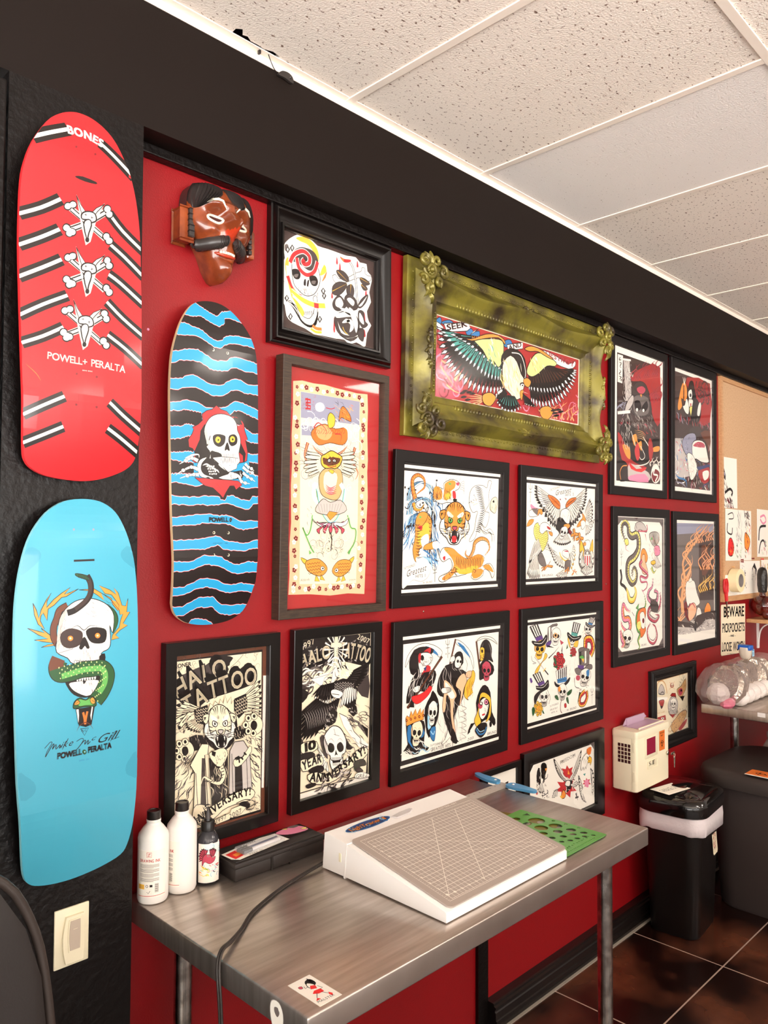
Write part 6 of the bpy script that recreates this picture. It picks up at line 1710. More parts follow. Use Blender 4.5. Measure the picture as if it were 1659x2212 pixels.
ART['L'] = [
('P','w',0,(-6,-2,471,0,0,610,-470,0)),
('P','g',0,(5,15,448,-3,-5,591,-445,-21)),  # grey ground and bands stand in for a plank wall reflected in glass
('P','v',0,(5,15,448,-3,-1,43,-447,16)),
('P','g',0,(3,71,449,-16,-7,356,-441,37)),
('P','z',0,(264,82,187,-23,-6,352,-182,-7)),
('P','B',2,(296,129,77,16,17,104,-89,30)),
('G',(66,414,-50,-67,142,-61,2,-57),186,'Onf'),
('G',(74,392,30,-35,-38,-38,60,-29),186,'Onf'),
('G',(82,371,52,-60,-65,-63,102,-52),186,'Onf'),
('G',(90,349,-32,-43,91,-40,1,-36),186,'Onf'),
('G',(98,327,-42,-55,119,-52,1,-47),186,'Onf'),
('G',(106,305,57,-66,-71,-68,112,-59),186,'Onf'),
('G',(114,283,52,-60,-65,-61,101,-53),186,'Onf'),
('G',(90,191,-20,-25,67,-26,16,-23),142,'nOf'),
('G',(112,179,24,-29,-19,-29,66,-25),142,'nOf'),
('G',(134,165,-26,-33,89,-35,22,-30),142,'nOf'),
('G',(157,152,28,-34,-22,-33,78,-31),142,'nOf'),
('G',(180,139,-21,-27,70,-27,17,-23),142,'nOf'),
('G',(202,125,22,-25,-17,-25,59,-23),142,'nOf'),
('G',(226,112,28,-33,-22,-33,77,-30),142,'nOf'),
('G',(249,98,-24,-29,80,-32,20,-26),142,'nOf'),
('G',(248,114,23,-27,-21,-27,57,-24),131,'BOf'),
('G',(272,112,-23,-30,75,-31,13,-26),131,'BOf'),
('G',(296,110,-24,-31,78,-32,14,-27),131,'BOf'),
('G',(321,107,-23,-27,71,-29,12,-24),131,'BOf'),
('G',(345,105,16,-19,-15,-18,40,-17),131,'BOf'),
('G',(370,103,27,-32,-25,-31,68,-29),131,'BOf'),
('G',(395,101,-22,-26,68,-28,12,-23),131,'BOf'),
('G',(420,98,-14,-17,44,-18,8,-15),131,'BOf'),
('G',(445,96,-20,-24,63,-25,11,-21),131,'BOf'),
('G',(292,248,-36,-45,95,-44,-8,-39),164,'BOf'),
('G',(310,248,33,-37,-46,-37,56,-32),164,'BOf'),
('G',(328,248,-21,-26,56,-25,-5,-23),164,'BOf'),
('G',(347,248,36,-41,-51,-42,63,-36),164,'BOf'),
('G',(365,249,44,-49,-62,-50,76,-43),164,'BOf'),
('G',(384,249,-27,-34,72,-32,-7,-29),164,'BOf'),
('G',(402,249,-26,-32,70,-32,-6,-28),164,'BOf'),
('G',(421,250,39,-44,-55,-44,68,-38),164,'BOf'),
('G',(440,250,-40,-49,107,-49,-10,-42),164,'BOf'),
('G',(279,365,-23,-29,60,-27,-5,-24),153,'BOY'),
('G',(301,363,-24,-31,64,-28,-6,-26),153,'BOY'),
('G',(323,361,-19,-24,50,-21,-4,-20),153,'BOY'),
('G',(345,359,-24,-30,64,-28,-5,-26),153,'BOY'),
('G',(368,357,-34,-42,90,-40,-8,-36),153,'BOY'),
('G',(391,355,20,-22,-29,-24,35,-18),153,'BOY'),
('G',(414,353,-26,-32,68,-29,-6,-27),153,'BOY'),
('G',(437,351,21,-24,-30,-25,37,-19),153,'BOY'),
('G',(10,538,34,-38,-53,-44,49,-32),142,'nOf'),
('G',(34,538,-29,-39,70,-33,-14,-32),142,'nOf'),
('G',(57,539,-28,-38,69,-32,-14,-32),142,'nOf'),
('G',(80,539,-46,-63,115,-54,-23,-53),142,'nOf'),
('G',(65,452,-7,-76,29,-93,-15,-76,82,-61,144,-88,79,-42),328,'Ofn'),
('O','w',3,27,(104,313,55,-14,46,9,27,55,36,53,-57,16,-64,-18,-19,14,-26,-39)),
('O','w',2,16,(160,284,17,20,-45,2)),
('O','f',3,27,(128,432,56,-20,36,17,-1,35,-47,32,-46,1,1,-38)),
('L','q',66,3,0,(128,436,46,-21,37,25)),
('P','d',2,(79,411,32,-6,7,61,26,39,-53,-33)),
('O','w',3,22,(229,449,47,2,27,72,48,19,28,26,-153,-4)),
('O','O',3,27,(324,454,41,-34,38,30,-21,38,-59,13,-20,6,21,-30)),
('P','z',2,(3,489,187,27,38,-36,225,-12,-2,48,-119,1,-97,33,-233,-31)),
('P','l',2,(2,519,234,23,96,-33,119,7,-2,57,-444,-10)),
('X','strokes',(12,439,490,588),60,5,'wlgwm',(.04,.004,.2)),
('P','w',0,(3,556,95,7,184,-2,173,4,-2,40,-450,-1)),
('P','k',2,(209,502,18,16,-11,38,-27,-17)),
('X','strokes',(326,442,89,193),20,5,'kk',(.02,.003,.3)),
('X','strokes',(356,435,368,395),8,6,'k',(.03,.006,-.5))]
ART['M'] = [
('P','c',0,(-4,-2,360,1,2,275,-362,0)),
('P','n',0,(4,1,347,1,-3,3,-341,1)),
('X','strokes',(-3,170,228,289),8,3,'n',(.05,.003,-.2)),
('L','n',62,5,0,(13,61,13,-45,45,-8,37,24,14,42)),
('O','l',3,26,(35,64,5,-26,26,-14,26,23,3,27)),
('L','m',41,4,0,(43,61,7,8,15,-8,19,2,4,10)),
('P','w',2,(9,77,112,14,0,10,-53,3,-52,-13)),
('O','h',3,26,(38,97,53,3,-8,23,-20,14,-14,-19)),
('P','k',0,(53,122,22,3,-12,12)),
('P','h',2,(197,46,-7,8,-14,1,-14,-5,-5,-9,6,-8,14,-2,14,5)),
('M','skull',(177,42,15,1,-16,8),{'sh': 'l'}),
('L','n',26,0,0,(150,24,53,41)),
('L','n',26,0,0,(204,28,-55,31)),
('O','h',0,15,(156,88,20,-8,38,5,8,21,-39,-8)),
('O','l',3,26,(139,163,-7,-34,28,-30,46,2,31,28,-5,40,-28,23,-39,-5)),
('M','skull',(190,133,39,5,-40,23),{'sh': 'g'}),
('X','strokes',(136,235,116,196),50,3,'kgmw',(.014,.0018,1.2)),
('P','h',0,(150,175,31,7,31,1,-32,16)),
('O','n',3,26,(230,70,48,-12,49,-28,7,42,-33,30,-24,11,-32,-14)),
('P','q',3,(246,75,40,-5,7,24,-32,10)),
('P','k',2,(287,82,-3,4,-7,1,-6,-3,-3,-5,3,-4,7,-1,6,3)),
('X','strokes',(256,334,5,72),40,3,'mkn',(.014,.0018,1.3)),
('P','k',0,(261,108,56,3,-25,24)),
('P','h',0,(21,171,83,1,7,25,-90,-16)),
('P','w',2,(90,185,-5,3,-12,0,-11,-3,-5,-4,5,-3,12,1,11,2)),
('P','k',2,(80,184,-2,2,-5,0,-4,-2,-2,-2,2,-1,5,0,4,1)),
('O','n',2,26,(156,233,47,-24,56,-23,56,-6,24,16,-25,28,-57,30,-63,18)),
('X','strokes',(166,340,167,287),110,5,'kkmhng',(.016,.002,.9,1.0)),
('P','h',2,(241,259,89,-33,3,18,-60,26)),
('T','Wolf','n',(18,156,79,4),86,{})]
ART['N'] = [
('P','k',0,(-4,-2,492,1,1,259,-493,-1)),
('P','g',0,(439,-1,45,1,-1,38,-38,-25)),
('P','w',0,(10,43,31,-32,415,0,24,24,2,218,-469,0)),
('O','w',3,29,(92,22,24,-3,14,17,-10,26,-24,9)),
('P','k',2,(65,38,17,-8,8,61,-7,6,-21,-24)),
('P','k',0,(106,45,14,3,-6,40,-10,6)),
('X','strokes',(61,125,30,132),50,3,'kwBk',(.012,.003,1.4,.4)),
('P','O',0,(117,40,17,0,-10,12)),
('F',(97,92,-7,-4,-7,2),(111,126,-21,0,-21,-10),5,'w','k',.8,None),
('P','r',0,(55,121,14,-5,-3,10)),
('L','k',29,3,0,(107,80,24,-3,6,-13)),
('P','r',0,(310,94,20,15,-30,-5,-4,16,-21,-16,-25,6,3,-16,-31,-9,26,-5,-16,-18,31,9,10,-13,16,17,28,-2,-10,14)),
('P','r',0,(315,151,29,22,-44,-7,-4,23,-31,-22,-37,8,5,-23,-46,-12,38,-8,-23,-25,45,12,15,-20,22,25,41,-3,-14,20)),
('P','r',0,(442,161,13,10,-19,-3,-2,10,-13,-10,-16,4,2,-10,-19,-6,16,-3,-10,-11,19,5,7,-9,9,11,18,-1,-6,9)),
('F',(282,116,-32,-19,-26,-31),(263,119,-39,-26,-26,-32,-21,-45),13,'w','k',1.3,None),
('F',(289,117,24,-16,19,-23),(307,127,37,-27,24,-35,12,-44),13,'w','k',1.3,None),
('P','k',0,(263,119,51,5,-12,31,-32,9)),
('X','strokes',(263,333,113,164),26,3,'kw',(.016,.003,.9)),
('O','w',3,29,(257,132,13,-15,25,7,-6,19)),
('O','O',2,29,(228,171,16,-24,20,19,-13,15)),
('F',(301,139,13,2,12,-2),(326,153,31,-2,-12,-18),5,'w','k',.8,None),
('O','O',0,12,(276,95,6,-19,13,22)),
('M','eagle_head',(416,70,36,10,-47,23),{}),
('P','o',2,(421,23,35,-3,-5,27,-23,-1)),
('P','T',0,(393,118,21,0,-6,10)),
('F',(388,172,-6,12,6,20),(357,115,6,40,13,48,36,31),10,'w','k',1.0,None),
('F',(458,151,6,26,-5,25),(452,105,17,16,9,52,-8,43),9,'w','k',1.0,None),
('P','p',2,(405,149,30,-2,0,32,-24,-10)),
('F',(186,161,6,-2,7,4),(166,158,13,-22,26,-2),7,'w','k',1.0,None),
('P','y',0,(219,166,19,0,0,17)),
('L','k',94,0,1,(339,181,6,17,7,14)),
('L','k',71,0,0,(333,198,25,2)),
('L','k',29,3,0,(131,122,7,12,-34,5)),
('T','FREEDOM','g',(224,45,51,-4,56,-6),136,{}),
('X','strokes',(90,145,126,152),10,2,'k',(.014,.003,.5))]
ART['O'] = [
('P','w',0,(-4,-4,191,2,0,79,-191,-5)),
('P','k',0,(120,44,19,-2,0,31,-19,-2))]
ART['P'] = [
('P','c',0,(-3,-3,902,0,0,275,-903,-1)),
('P','h',0,(4,3,881,0,0,261,-880,3)),
('P','q',2,(2,107,84,49,58,73,-56,39,-84,0)),
('X','swirls',(1,130,55,249),20,4,'ddpq',(.05,.006)),
('X','swirls',(496,877,190,262),16,5,'pqdd',(.04,.005)),
('G',(101,203,20,-26,37,9,29,18,30,-9),142,'nOf'),
('G',(24,165,49,38,42,30),71,'nOf'),
('G',(30,147,56,18,43,47),71,'nOf'),
('G',(59,223,42,16,43,3),83,'nOf'),
('G',(684,263,-11,-17,35,-21,10,-17),95,'oOf'),
('G',(708,261,11,-20,-8,-19,35,-21),95,'oOf'),
('G',(732,260,-15,-21,47,-29,14,-22),95,'oOf'),
('G',(756,259,14,-25,-10,-22,42,-25),95,'oOf'),
('G',(781,258,-12,-17,37,-23,11,-17),95,'oOf'),
('G',(806,256,10,-18,-8,-17,32,-18),95,'oOf'),
('G',(831,255,13,-24,-10,-21,42,-25),95,'oOf'),
('G',(856,254,-13,-19,42,-26,13,-19),95,'oOf'),
('O','b',3,24,(0,20,20,-13,7,16,-19,22)),
('O','b',3,24,(27,21,41,-15,22,10,-42,12)),
('O','b',3,24,(154,26,29,-14,15,15,-29,15)),
('O','b',3,24,(183,30,44,-18,1,23,-37,7)),
('O','b',3,24,(367,25,40,-17,17,16,-40,17)),
('O','w',0,30,(38,23,130,-27,11,16,-18,13,-106,24)),
('T','SEEK','x',(57,44,104,-34),204,{'bold': .06}),
('O','w',2,24,(0,24,35,11,-4,14,-30,-12)),
('O','w',0,18,(227,3,-58,39,29,-24)),
('O','w',0,30,(391,30,99,-27,1,24,-91,23)),
('T','AND','x',(404,48,78,-27),174,{'bold': .05}),
('O','w',2,30,(630,8,83,7,96,16,48,-19,1,21,-48,19,-115,-8,-73,-14)),
('T','DESTROY','q',(644,24,70,6,134,8),203,{'bold': .04}),
('F',(353,94,-109,-29,-104,-14),(372,207,-78,15,-106,1,-102,-40,-56,-54,-29,-83),22,'k','a',.9,'m'),
('F',(353,89,-102,-34,-97,-11),(355,166,-78,2,-91,-28,-87,-32,-78,-53),18,'T','a',.8,'k'),
('F',(361,83,-72,-30,-76,-15),(362,131,-71,-17,-77,-25,-74,-24,-71,-10),14,'k','a',.8,'T'),
('O','i',3,30,(183,44,60,-7,92,-16,32,13,-6,59,-23,28,-32,-19,-31,0,-31,-27)),
('O','O',3,30,(140,51,44,-3,74,-30,61,-11,48,8,8,18,-40,-17,-92,21,-59,18)),
('X','strokes',(273,353,32,104),20,4,'YwT',(.04,.004,1.2,.3)),
('L','o',18,0,0,(184,48,4,-10)),
('L','o',18,0,0,(195,45,4,-9)),
('L','o',18,0,0,(206,42,4,-9)),
('L','o',18,0,0,(217,39,4,-8)),
('L','o',18,0,0,(228,36,4,-8)),
('L','o',18,0,0,(239,33,4,-7)),
('L','o',18,0,0,(250,30,5,-7)),
('L','o',18,0,0,(262,27,4,-6)),
('L','o',18,0,0,(273,24,5,-6)),
('L','o',18,0,0,(285,21,4,-6)),
('L','o',18,0,0,(296,18,5,-5)),
('L','o',18,0,0,(308,15,4,-5)),
('L','o',18,0,0,(319,12,5,-4)),
('L','o',18,0,0,(331,9,5,-4)),
('L','o',18,0,0,(343,6,4,-4)),
('L','o',18,0,0,(355,3,4,-3)),
('F',(536,114,105,-46,102,-1),(557,222,99,8,110,-45,85,-76,18,-61),20,'k','a',.9,'m'),
('F',(536,104,87,-33,92,-5),(538,174,106,-4,111,-26,104,-79),16,'k','a',.8,'B'),
('O','i',3,30,(515,108,28,-50,43,-32,63,0,65,15,-9,17,-55,8,-61,40,-44,17)),
('O','O',3,30,(499,26,43,-18,70,3,83,22,-46,-2,-63,-10,-52,9)),
('X','strokes',(543,651,48,92),16,4,'Ywn',(.03,.004,1.0,.3)),
('O','k',3,30,(353,94,31,-43,65,-12,51,26,11,53,-8,41,-50,12,-58,-16)),
('L','w',35,4,0,(417,55,58,0,31,54,-7,36)),
('O','c',2,30,(362,131,7,-35,40,-30,41,17,27,40,26,21,-8,31,-16,37,-41,10,-25,-16,-42,-23)),
('X','strokes',(361,479,93,207),80,6,'Ywcn',(.04,.003,1.2,.4)),
('P','k',2,(503,159,-4,7,-12,4,-12,-1,-5,-5,4,-7,12,-4,12,0)),
('P','w',2,(498,162,-3,5,-8,3,-9,-1,-3,-3,3,-5,8,-3,9,1)),
('P','k',2,(493,163,-1,3,-4,1,-3,0,-2,-2,1,-2,4,-2,4,1)),
('O','O',3,30,(494,141,26,-9,22,12,-17,22,-26,-6)),
('O','O',3,24,(474,188,21,-8,-3,20,-8,21,-9,-13)),
('P','w',0,(491,186,39,4,-26,-1)),
('P','k',0,(340,206,32,-18,24,20,-39,30,-32,-6)),
('P','k',0,(487,191,52,18,36,26,-69,-2)),
('F',(373,221,32,-9,33,1),(333,250,41,24,57,-2,50,-21),9,'k','a',1.0,'T'),
('F',(340,211,-7,6,-4,10),(364,198,-39,25,0,19),5,'w','w',.8,None),
('F',(513,202,26,12,9,14),(506,233,34,1,44,-5),6,'k','w',.8,None),
('G',(279,238,-46,-3,-67,0),95,'kOf'),
('G',(279,238,-46,3,-67,4),95,'kOf'),
('G',(279,238,-46,8,-67,9),95,'kOf'),
('G',(279,238,-46,14,-66,13),95,'kOf'),
('G',(279,238,-46,19,-66,18),95,'kOf'),
('G',(279,238,-46,25,-66,22),95,'kOf'),
('O','O',3,30,(248,233,45,-16,32,15,-30,33,-39,-5)),
('G',(602,242,53,-17,74,-9),95,'kOf'),
('G',(602,242,54,-9,74,-10),95,'kOf'),
('G',(602,242,54,-1,74,-11),95,'kOf'),
('G',(602,242,54,7,74,-12),95,'kOf'),
('G',(602,242,54,16,74,-13),95,'kOf'),
('G',(602,242,55,24,74,-14),95,'kOf'),
('O','O',3,30,(611,235,53,-17,38,17,-36,35,-46,-5)),
('P','k',2,(141,235,18,1,-18,8,-16,-1)),
('P','k',2,(148,247,19,2,-19,7,-16,0)),
('P','k',2,(170,254,19,1,-19,8,-16,-1)),
('P','k',2,(155,226,19,1,-19,8,-16,-1)),
('P','k',2,(177,227,19,1,-19,9,-16,-1)),
('P','k',2,(195,229,20,2,-20,8,-16,-1)),
('P','k',2,(701,225,25,1,-24,10,-21,-1)),
('P','k',2,(711,235,25,1,-25,9,-20,-1)),
('P','k',2,(721,244,24,1,-24,9,-20,-1)),
('P','k',2,(734,219,25,1,-25,9,-20,-1)),
('P','k',2,(753,224,25,1,-24,10,-21,-1))]
ART['red_deck'] = [
('P','j',2,(24,576,13,7,17,12,9,14,-3,10,-17,2,-18,-6)),
('P','j',2,(273,572,-17,13,-13,18,7,13,24,5)),
('L','O',8,3,2,(32,576,20,16,9,13)),
('L','k',271,3,0,(36,132,32,-20,39,-23)),
('L','w',77,3,0,(36,132,32,-20,39,-23)),
('L','k',257,3,0,(173,93,28,17,47,32)),
('L','w',73,3,0,(173,93,28,17,47,32)),
('L','k',243,3,0,(14,290,41,-24,37,-28)),
('L','w',69,3,0,(14,290,41,-24,37,-28)),
('L','k',243,3,0,(15,350,41,-26,35,-25)),
('L','w',69,3,0,(15,350,41,-26,35,-25)),
('L','k',243,3,0,(16,411,45,-29,35,-24)),
('L','w',69,3,0,(16,411,45,-29,35,-24)),
('L','k',243,3,0,(192,236,32,29,49,30)),
('L','w',69,3,0,(192,236,32,29,49,30)),
('L','k',243,3,0,(197,301,32,18,45,30)),
('L','w',69,3,0,(197,301,32,18,45,30)),
('L','k',243,3,0,(194,364,26,12,55,33)),
('L','w',69,3,0,(194,364,26,12,55,33)),
('L','k',225,3,0,(18,485,44,-30,47,-28)),
('L','w',64,3,0,(18,485,44,-30,47,-28)),
('L','k',225,3,0,(24,537,39,-20,39,-25)),
('L','w',64,3,0,(24,537,39,-20,39,-25)),
('L','k',225,3,0,(31,673,35,-21,41,-23)),
('L','w',64,3,0,(31,673,35,-21,41,-23)),
('L','k',225,3,0,(36,726,35,-18,38,-20)),
('L','w',64,3,0,(36,726,35,-18,38,-20)),
('L','k',225,3,0,(191,422,36,27,49,29)),
('L','w',64,3,0,(191,422,36,27,49,29)),
('L','k',225,3,0,(194,490,39,21,44,29)),
('L','w',64,3,0,(194,490,39,21,44,29)),
('L','k',225,3,0,(201,629,34,25,50,31)),
('L','w',64,3,0,(201,629,34,25,50,31)),
('L','k',225,3,0,(201,682,32,18,49,30)),
('L','w',64,3,0,(201,682,32,18,49,30)),
('L','l',135,0,0,(109,249,36,19,40,24)),
('L','l',135,0,0,(108,296,37,-24,41,-37)),
('P','l',0,(123,219,18,30,16,-5,26,-26,-18,44,-11,45,-10,10,-11,-42)),
('L','k',102,0,0,(113,252,32,18,42,22)),
('L','k',102,0,0,(110,295,35,-23,39,-34)),
('P','k',2,(115,245,-2,7,-6,5,-7,-1,-2,-5,2,-7,6,-5,7,1)),
('P','k',2,(125,239,-2,7,-7,5,-6,-1,-3,-5,3,-7,6,-5,6,1)),
('P','k',2,(113,290,-2,7,-6,4,-7,-1,-2,-5,2,-7,6,-5,7,1)),
('P','k',2,(119,299,-2,7,-6,4,-7,-1,-2,-5,2,-7,6,-5,7,1)),
('P','k',2,(125,295,-2,7,-7,5,-6,-1,-3,-6,3,-7,6,-4,6,1)),
('P','k',2,(198,226,-2,7,-7,5,-7,-1,-3,-6,3,-7,6,-5,7,1)),
('P','k',2,(203,235,-3,8,-7,5,-7,-1,-3,-6,3,-7,7,-5,7,1)),
('P','k',2,(197,284,-3,7,-6,5,-7,-1,-3,-6,3,-7,6,-5,7,1)),
('P','k',2,(204,291,-3,7,-7,5,-7,-1,-3,-6,3,-7,7,-5,7,1)),
('L','w',53,0,0,(113,252,32,18,42,22)),
('L','w',53,0,0,(110,295,35,-23,39,-34)),
('P','w',2,(113,246,-2,5,-4,3,-5,0,-2,-4,2,-5,4,-3,5,0)),
('P','w',2,(123,240,-2,5,-5,3,-4,0,-2,-4,2,-5,4,-3,5,0)),
('P','w',2,(111,290,-2,6,-4,3,-5,-1,-2,-4,2,-5,4,-3,5,1)),
('P','w',2,(117,299,-2,6,-4,3,-5,-1,-2,-4,2,-5,4,-3,5,0)),
('P','w',2,(123,296,-2,5,-5,3,-4,0,-2,-4,2,-6,4,-3,5,1)),
('P','w',2,(196,226,-2,6,-5,3,-5,0,-2,-4,2,-6,5,-3,4,0)),
('P','w',2,(200,236,-2,6,-5,3,-5,-1,-2,-4,2,-5,5,-3,5,0)),
('P','w',2,(194,284,-1,6,-5,3,-5,-1,-2,-4,2,-5,4,-3,5,0)),
('P','w',2,(201,292,-2,5,-5,3,-5,0,-2,-5,2,-5,5,-3,5,1)),
('O','w',0,16,(123,221,8,14,12,14,-8,6,-4,-11)),
('O','w',0,16,(183,220,-16,21,-6,10,-6,-4,10,-13)),
('O','w',3,29,(135,265,0,-10,8,-7,12,-3,8,3,2,12,-10,7,-2,-4,-8,1)),
('O','w',2,27,(139,275,6,-11,8,-1,2,10,-5,17,-4,13)),
('P','k',2,(151,304,-1,4,-3,2,-3,-1,-1,-3,1,-4,3,-2,3,0)),
('L','k',12,0,0,(140,255,6,-1)),
('L','k',12,0,0,(143,252,0,5)),
('L','k',12,0,0,(153,257,6,-1)),
('L','k',12,0,0,(156,254,0,5)),
('L','l',135,0,0,(111,353,36,20,39,26)),
('L','l',135,0,0,(110,399,37,-22,41,-34)),
('P','l',0,(124,324,19,30,16,-4,26,-25,-18,43,-11,44,-10,10,-11,-42)),
('L','k',102,0,0,(115,355,32,20,42,24)),
('L','k',102,0,0,(112,399,35,-22,38,-32)),
('P','k',2,(117,349,-2,7,-6,4,-7,-1,-2,-5,2,-7,6,-5,7,1)),
('P','k',2,(127,344,-2,7,-7,4,-6,-1,-3,-6,3,-7,6,-4,6,1)),
('P','k',2,(115,393,-2,7,-6,4,-7,-1,-2,-5,2,-7,6,-4,7,1)),
('P','k',2,(121,403,-2,6,-7,5,-6,-2,-3,-5,3,-7,6,-4,7,1)),
('P','k',2,(127,399,-2,7,-7,4,-6,-1,-3,-6,3,-6,6,-5,6,2)),
('P','k',2,(200,333,-3,8,-6,4,-7,-1,-3,-6,3,-7,6,-4,7,1)),
('P','k',2,(205,343,-3,8,-7,4,-7,-1,-3,-6,3,-7,7,-4,7,0)),
('P','k',2,(199,391,-3,7,-6,5,-7,-2,-3,-5,3,-8,6,-4,7,1)),
('P','k',2,(205,399,-2,7,-7,4,-7,-1,-3,-6,3,-7,7,-4,7,1)),
('L','w',53,0,0,(115,355,32,20,42,24)),
('L','w',53,0,0,(112,399,35,-22,38,-32)),
('P','w',2,(115,350,-2,5,-4,3,-5,-1,-2,-4,2,-5,4,-3,5,1)),
('P','w',2,(124,344,-1,5,-5,3,-4,0,-2,-4,1,-5,5,-3,5,0)),
('P','w',2,(113,394,-2,5,-5,3,-4,-1,-2,-4,2,-5,4,-3,5,1)),
('P','w',2,(119,403,-2,5,-5,3,-4,-1,-2,-4,2,-5,4,-3,5,1)),
('P','w',2,(125,400,-2,5,-5,3,-4,-1,-2,-4,1,-5,5,-3,5,1)),
('P','w',2,(197,334,-2,5,-4,3,-5,0,-2,-4,2,-6,4,-3,5,1)),
('P','w',2,(202,344,-2,5,-5,3,-5,0,-2,-4,2,-6,5,-3,5,1)),
('P','w',2,(196,392,-2,5,-4,3,-5,-1,-2,-4,2,-5,4,-3,5,1)),
('P','w',2,(203,399,-2,5,-5,4,-5,-1,-2,-5,2,-5,5,-3,5,1)),
('O','w',0,16,(125,326,8,13,12,15,-8,6,-4,-11)),
('O','w',0,16,(185,327,-16,20,-6,10,-6,-5,10,-12)),
('O','w',3,29,(137,369,0,-9,8,-7,12,-2,8,3,2,12,-10,6,-2,-3,-8,0)),
('O','w',2,27,(141,380,6,-11,8,0,2,9,-5,17,-4,13)),
('P','k',2,(153,409,-1,4,-3,2,-3,-1,-1,-3,1,-4,3,-2,3,0)),
('L','k',12,0,0,(142,360,6,-1)),
('L','k',12,0,0,(145,357,0,5)),
('L','k',12,0,0,(155,363,6,-2)),
('L','k',12,0,0,(158,359,0,6)),
('L','l',125,0,0,(108,460,35,22,39,28)),
('L','l',125,0,0,(107,507,36,-21,40,-32)),
('P','l',0,(121,432,18,31,16,-3,26,-23,-18,41,-11,43,-10,10,-11,-43)),
('L','k',94,0,0,(111,463,32,21,41,26)),
('L','k',94,0,0,(108,506,35,-20,38,-30)),
('P','k',2,(114,457,-3,7,-6,4,-6,-2,-3,-5,2,-7,6,-4,7,1)),
('P','k',2,(123,452,-2,7,-7,4,-6,-2,-3,-5,3,-7,6,-4,6,1)),
('P','k',2,(111,501,-2,7,-6,3,-6,-1,-3,-6,2,-7,6,-3,7,1)),
('P','k',2,(117,510,-2,7,-6,4,-7,-2,-2,-5,2,-7,6,-4,7,2)),
('P','k',2,(123,507,-2,7,-7,4,-6,-2,-3,-5,3,-7,6,-4,6,1)),
('P','k',2,(196,445,-3,7,-7,5,-6,-2,-3,-6,2,-7,7,-4,7,1)),
('P','k',2,(200,456,-3,7,-6,4,-7,-2,-3,-6,3,-7,6,-4,7,2)),
('P','k',2,(195,503,-3,7,-7,4,-6,-2,-3,-6,2,-7,7,-4,7,2)),
('P','k',2,(201,511,-3,7,-6,3,-7,-1,-3,-6,3,-7,6,-4,7,2)),
('L','w',49,0,0,(111,463,32,21,41,26)),
('L','w',49,0,0,(108,506,35,-20,38,-30)),
('P','w',2,(111,457,-2,5,-4,3,-5,-1,-2,-4,2,-5,5,-3,4,1)),
('P','w',2,(121,452,-2,5,-5,3,-4,-1,-2,-4,2,-5,4,-2,5,0)),
('P','w',2,(109,501,-2,5,-4,3,-5,-1,-2,-4,2,-5,4,-3,5,1)),
('P','w',2,(115,511,-2,5,-4,2,-5,-1,-2,-4,2,-5,4,-2,5,1)),
('P','w',2,(121,508,-2,5,-5,2,-4,-1,-2,-4,2,-5,4,-2,5,1)),
('P','w',2,(193,446,-2,5,-5,3,-4,-1,-3,-4,2,-5,5,-3,5,1)),
('P','w',2,(197,456,-1,5,-5,3,-5,-1,-2,-4,2,-5,4,-3,5,1)),
('P','w',2,(192,503,-2,5,-5,3,-5,-1,-2,-4,2,-5,5,-3,5,1)),
('P','w',2,(198,511,-2,5,-4,3,-5,-1,-2,-4,2,-5,4,-3,5,1)),
('O','w',0,15,(121,434,8,14,12,15,-8,5,-4,-10)),
('O','w',0,15,(181,439,-16,19,-6,9,-6,-5,10,-12)),
('O','w',3,26,(133,478,0,-10,8,-6,12,-2,8,5,2,11,-10,6,-2,-4,-8,0)),
('O','w',2,25,(137,489,6,-11,8,0,2,10,-5,17,-4,12)),
('P','k',2,(149,518,-1,4,-3,2,-3,-1,-1,-3,1,-4,3,-2,3,1)),
('L','k',11,0,0,(138,469,6,-1)),
('L','k',11,0,0,(141,466,0,5)),
('L','k',11,0,0,(151,472,6,-1)),
('L','k',11,0,0,(154,469,0,6)),
('T','BONES','w',(106,99,31,-3,19,1,20,5),183,{'bold': .08}),
('P','k',2,(121,182,15,-4,28,2,-1,5,-23,2,-18,-2)),
('P','d',2,(124,120,0,2,-2,2,-2,0,0,-2,0,-2,2,-1,2,0)),
('P','d',2,(164,122,-1,2,-2,1,-1,0,-1,-2,1,-2,2,-1,1,0)),
('T','POWELL+','w',(72,560,28,1,51,0),147,{'bold': .03,'gap': .05}),
('T','PERALTA','w',(160,561,31,0,43,2),153,{'bold': .03,'gap': .05}),
('T','01990 BSSC','w',(142,573,21,-1),23,{}),
('P','d',2,(133,580,-1,2,-1,1,-2,0,-1,-2,1,-2,2,-1,1,1)),
('P','d',2,(175,580,-1,2,-2,1,-2,0,0,-2,0,-2,2,-1,2,1)),
('P','d',2,(134,643,-1,1,-2,1,-1,0,-1,-2,0,-2,2,-1,2,1)),
('P','d',2,(176,642,-1,2,-2,1,-1,-1,-1,-1,0,-2,2,-1,2,0)),
('L','d',9,0,0,(165,608,0,11)),
('L','d',9,0,0,(135,620,0,19))]
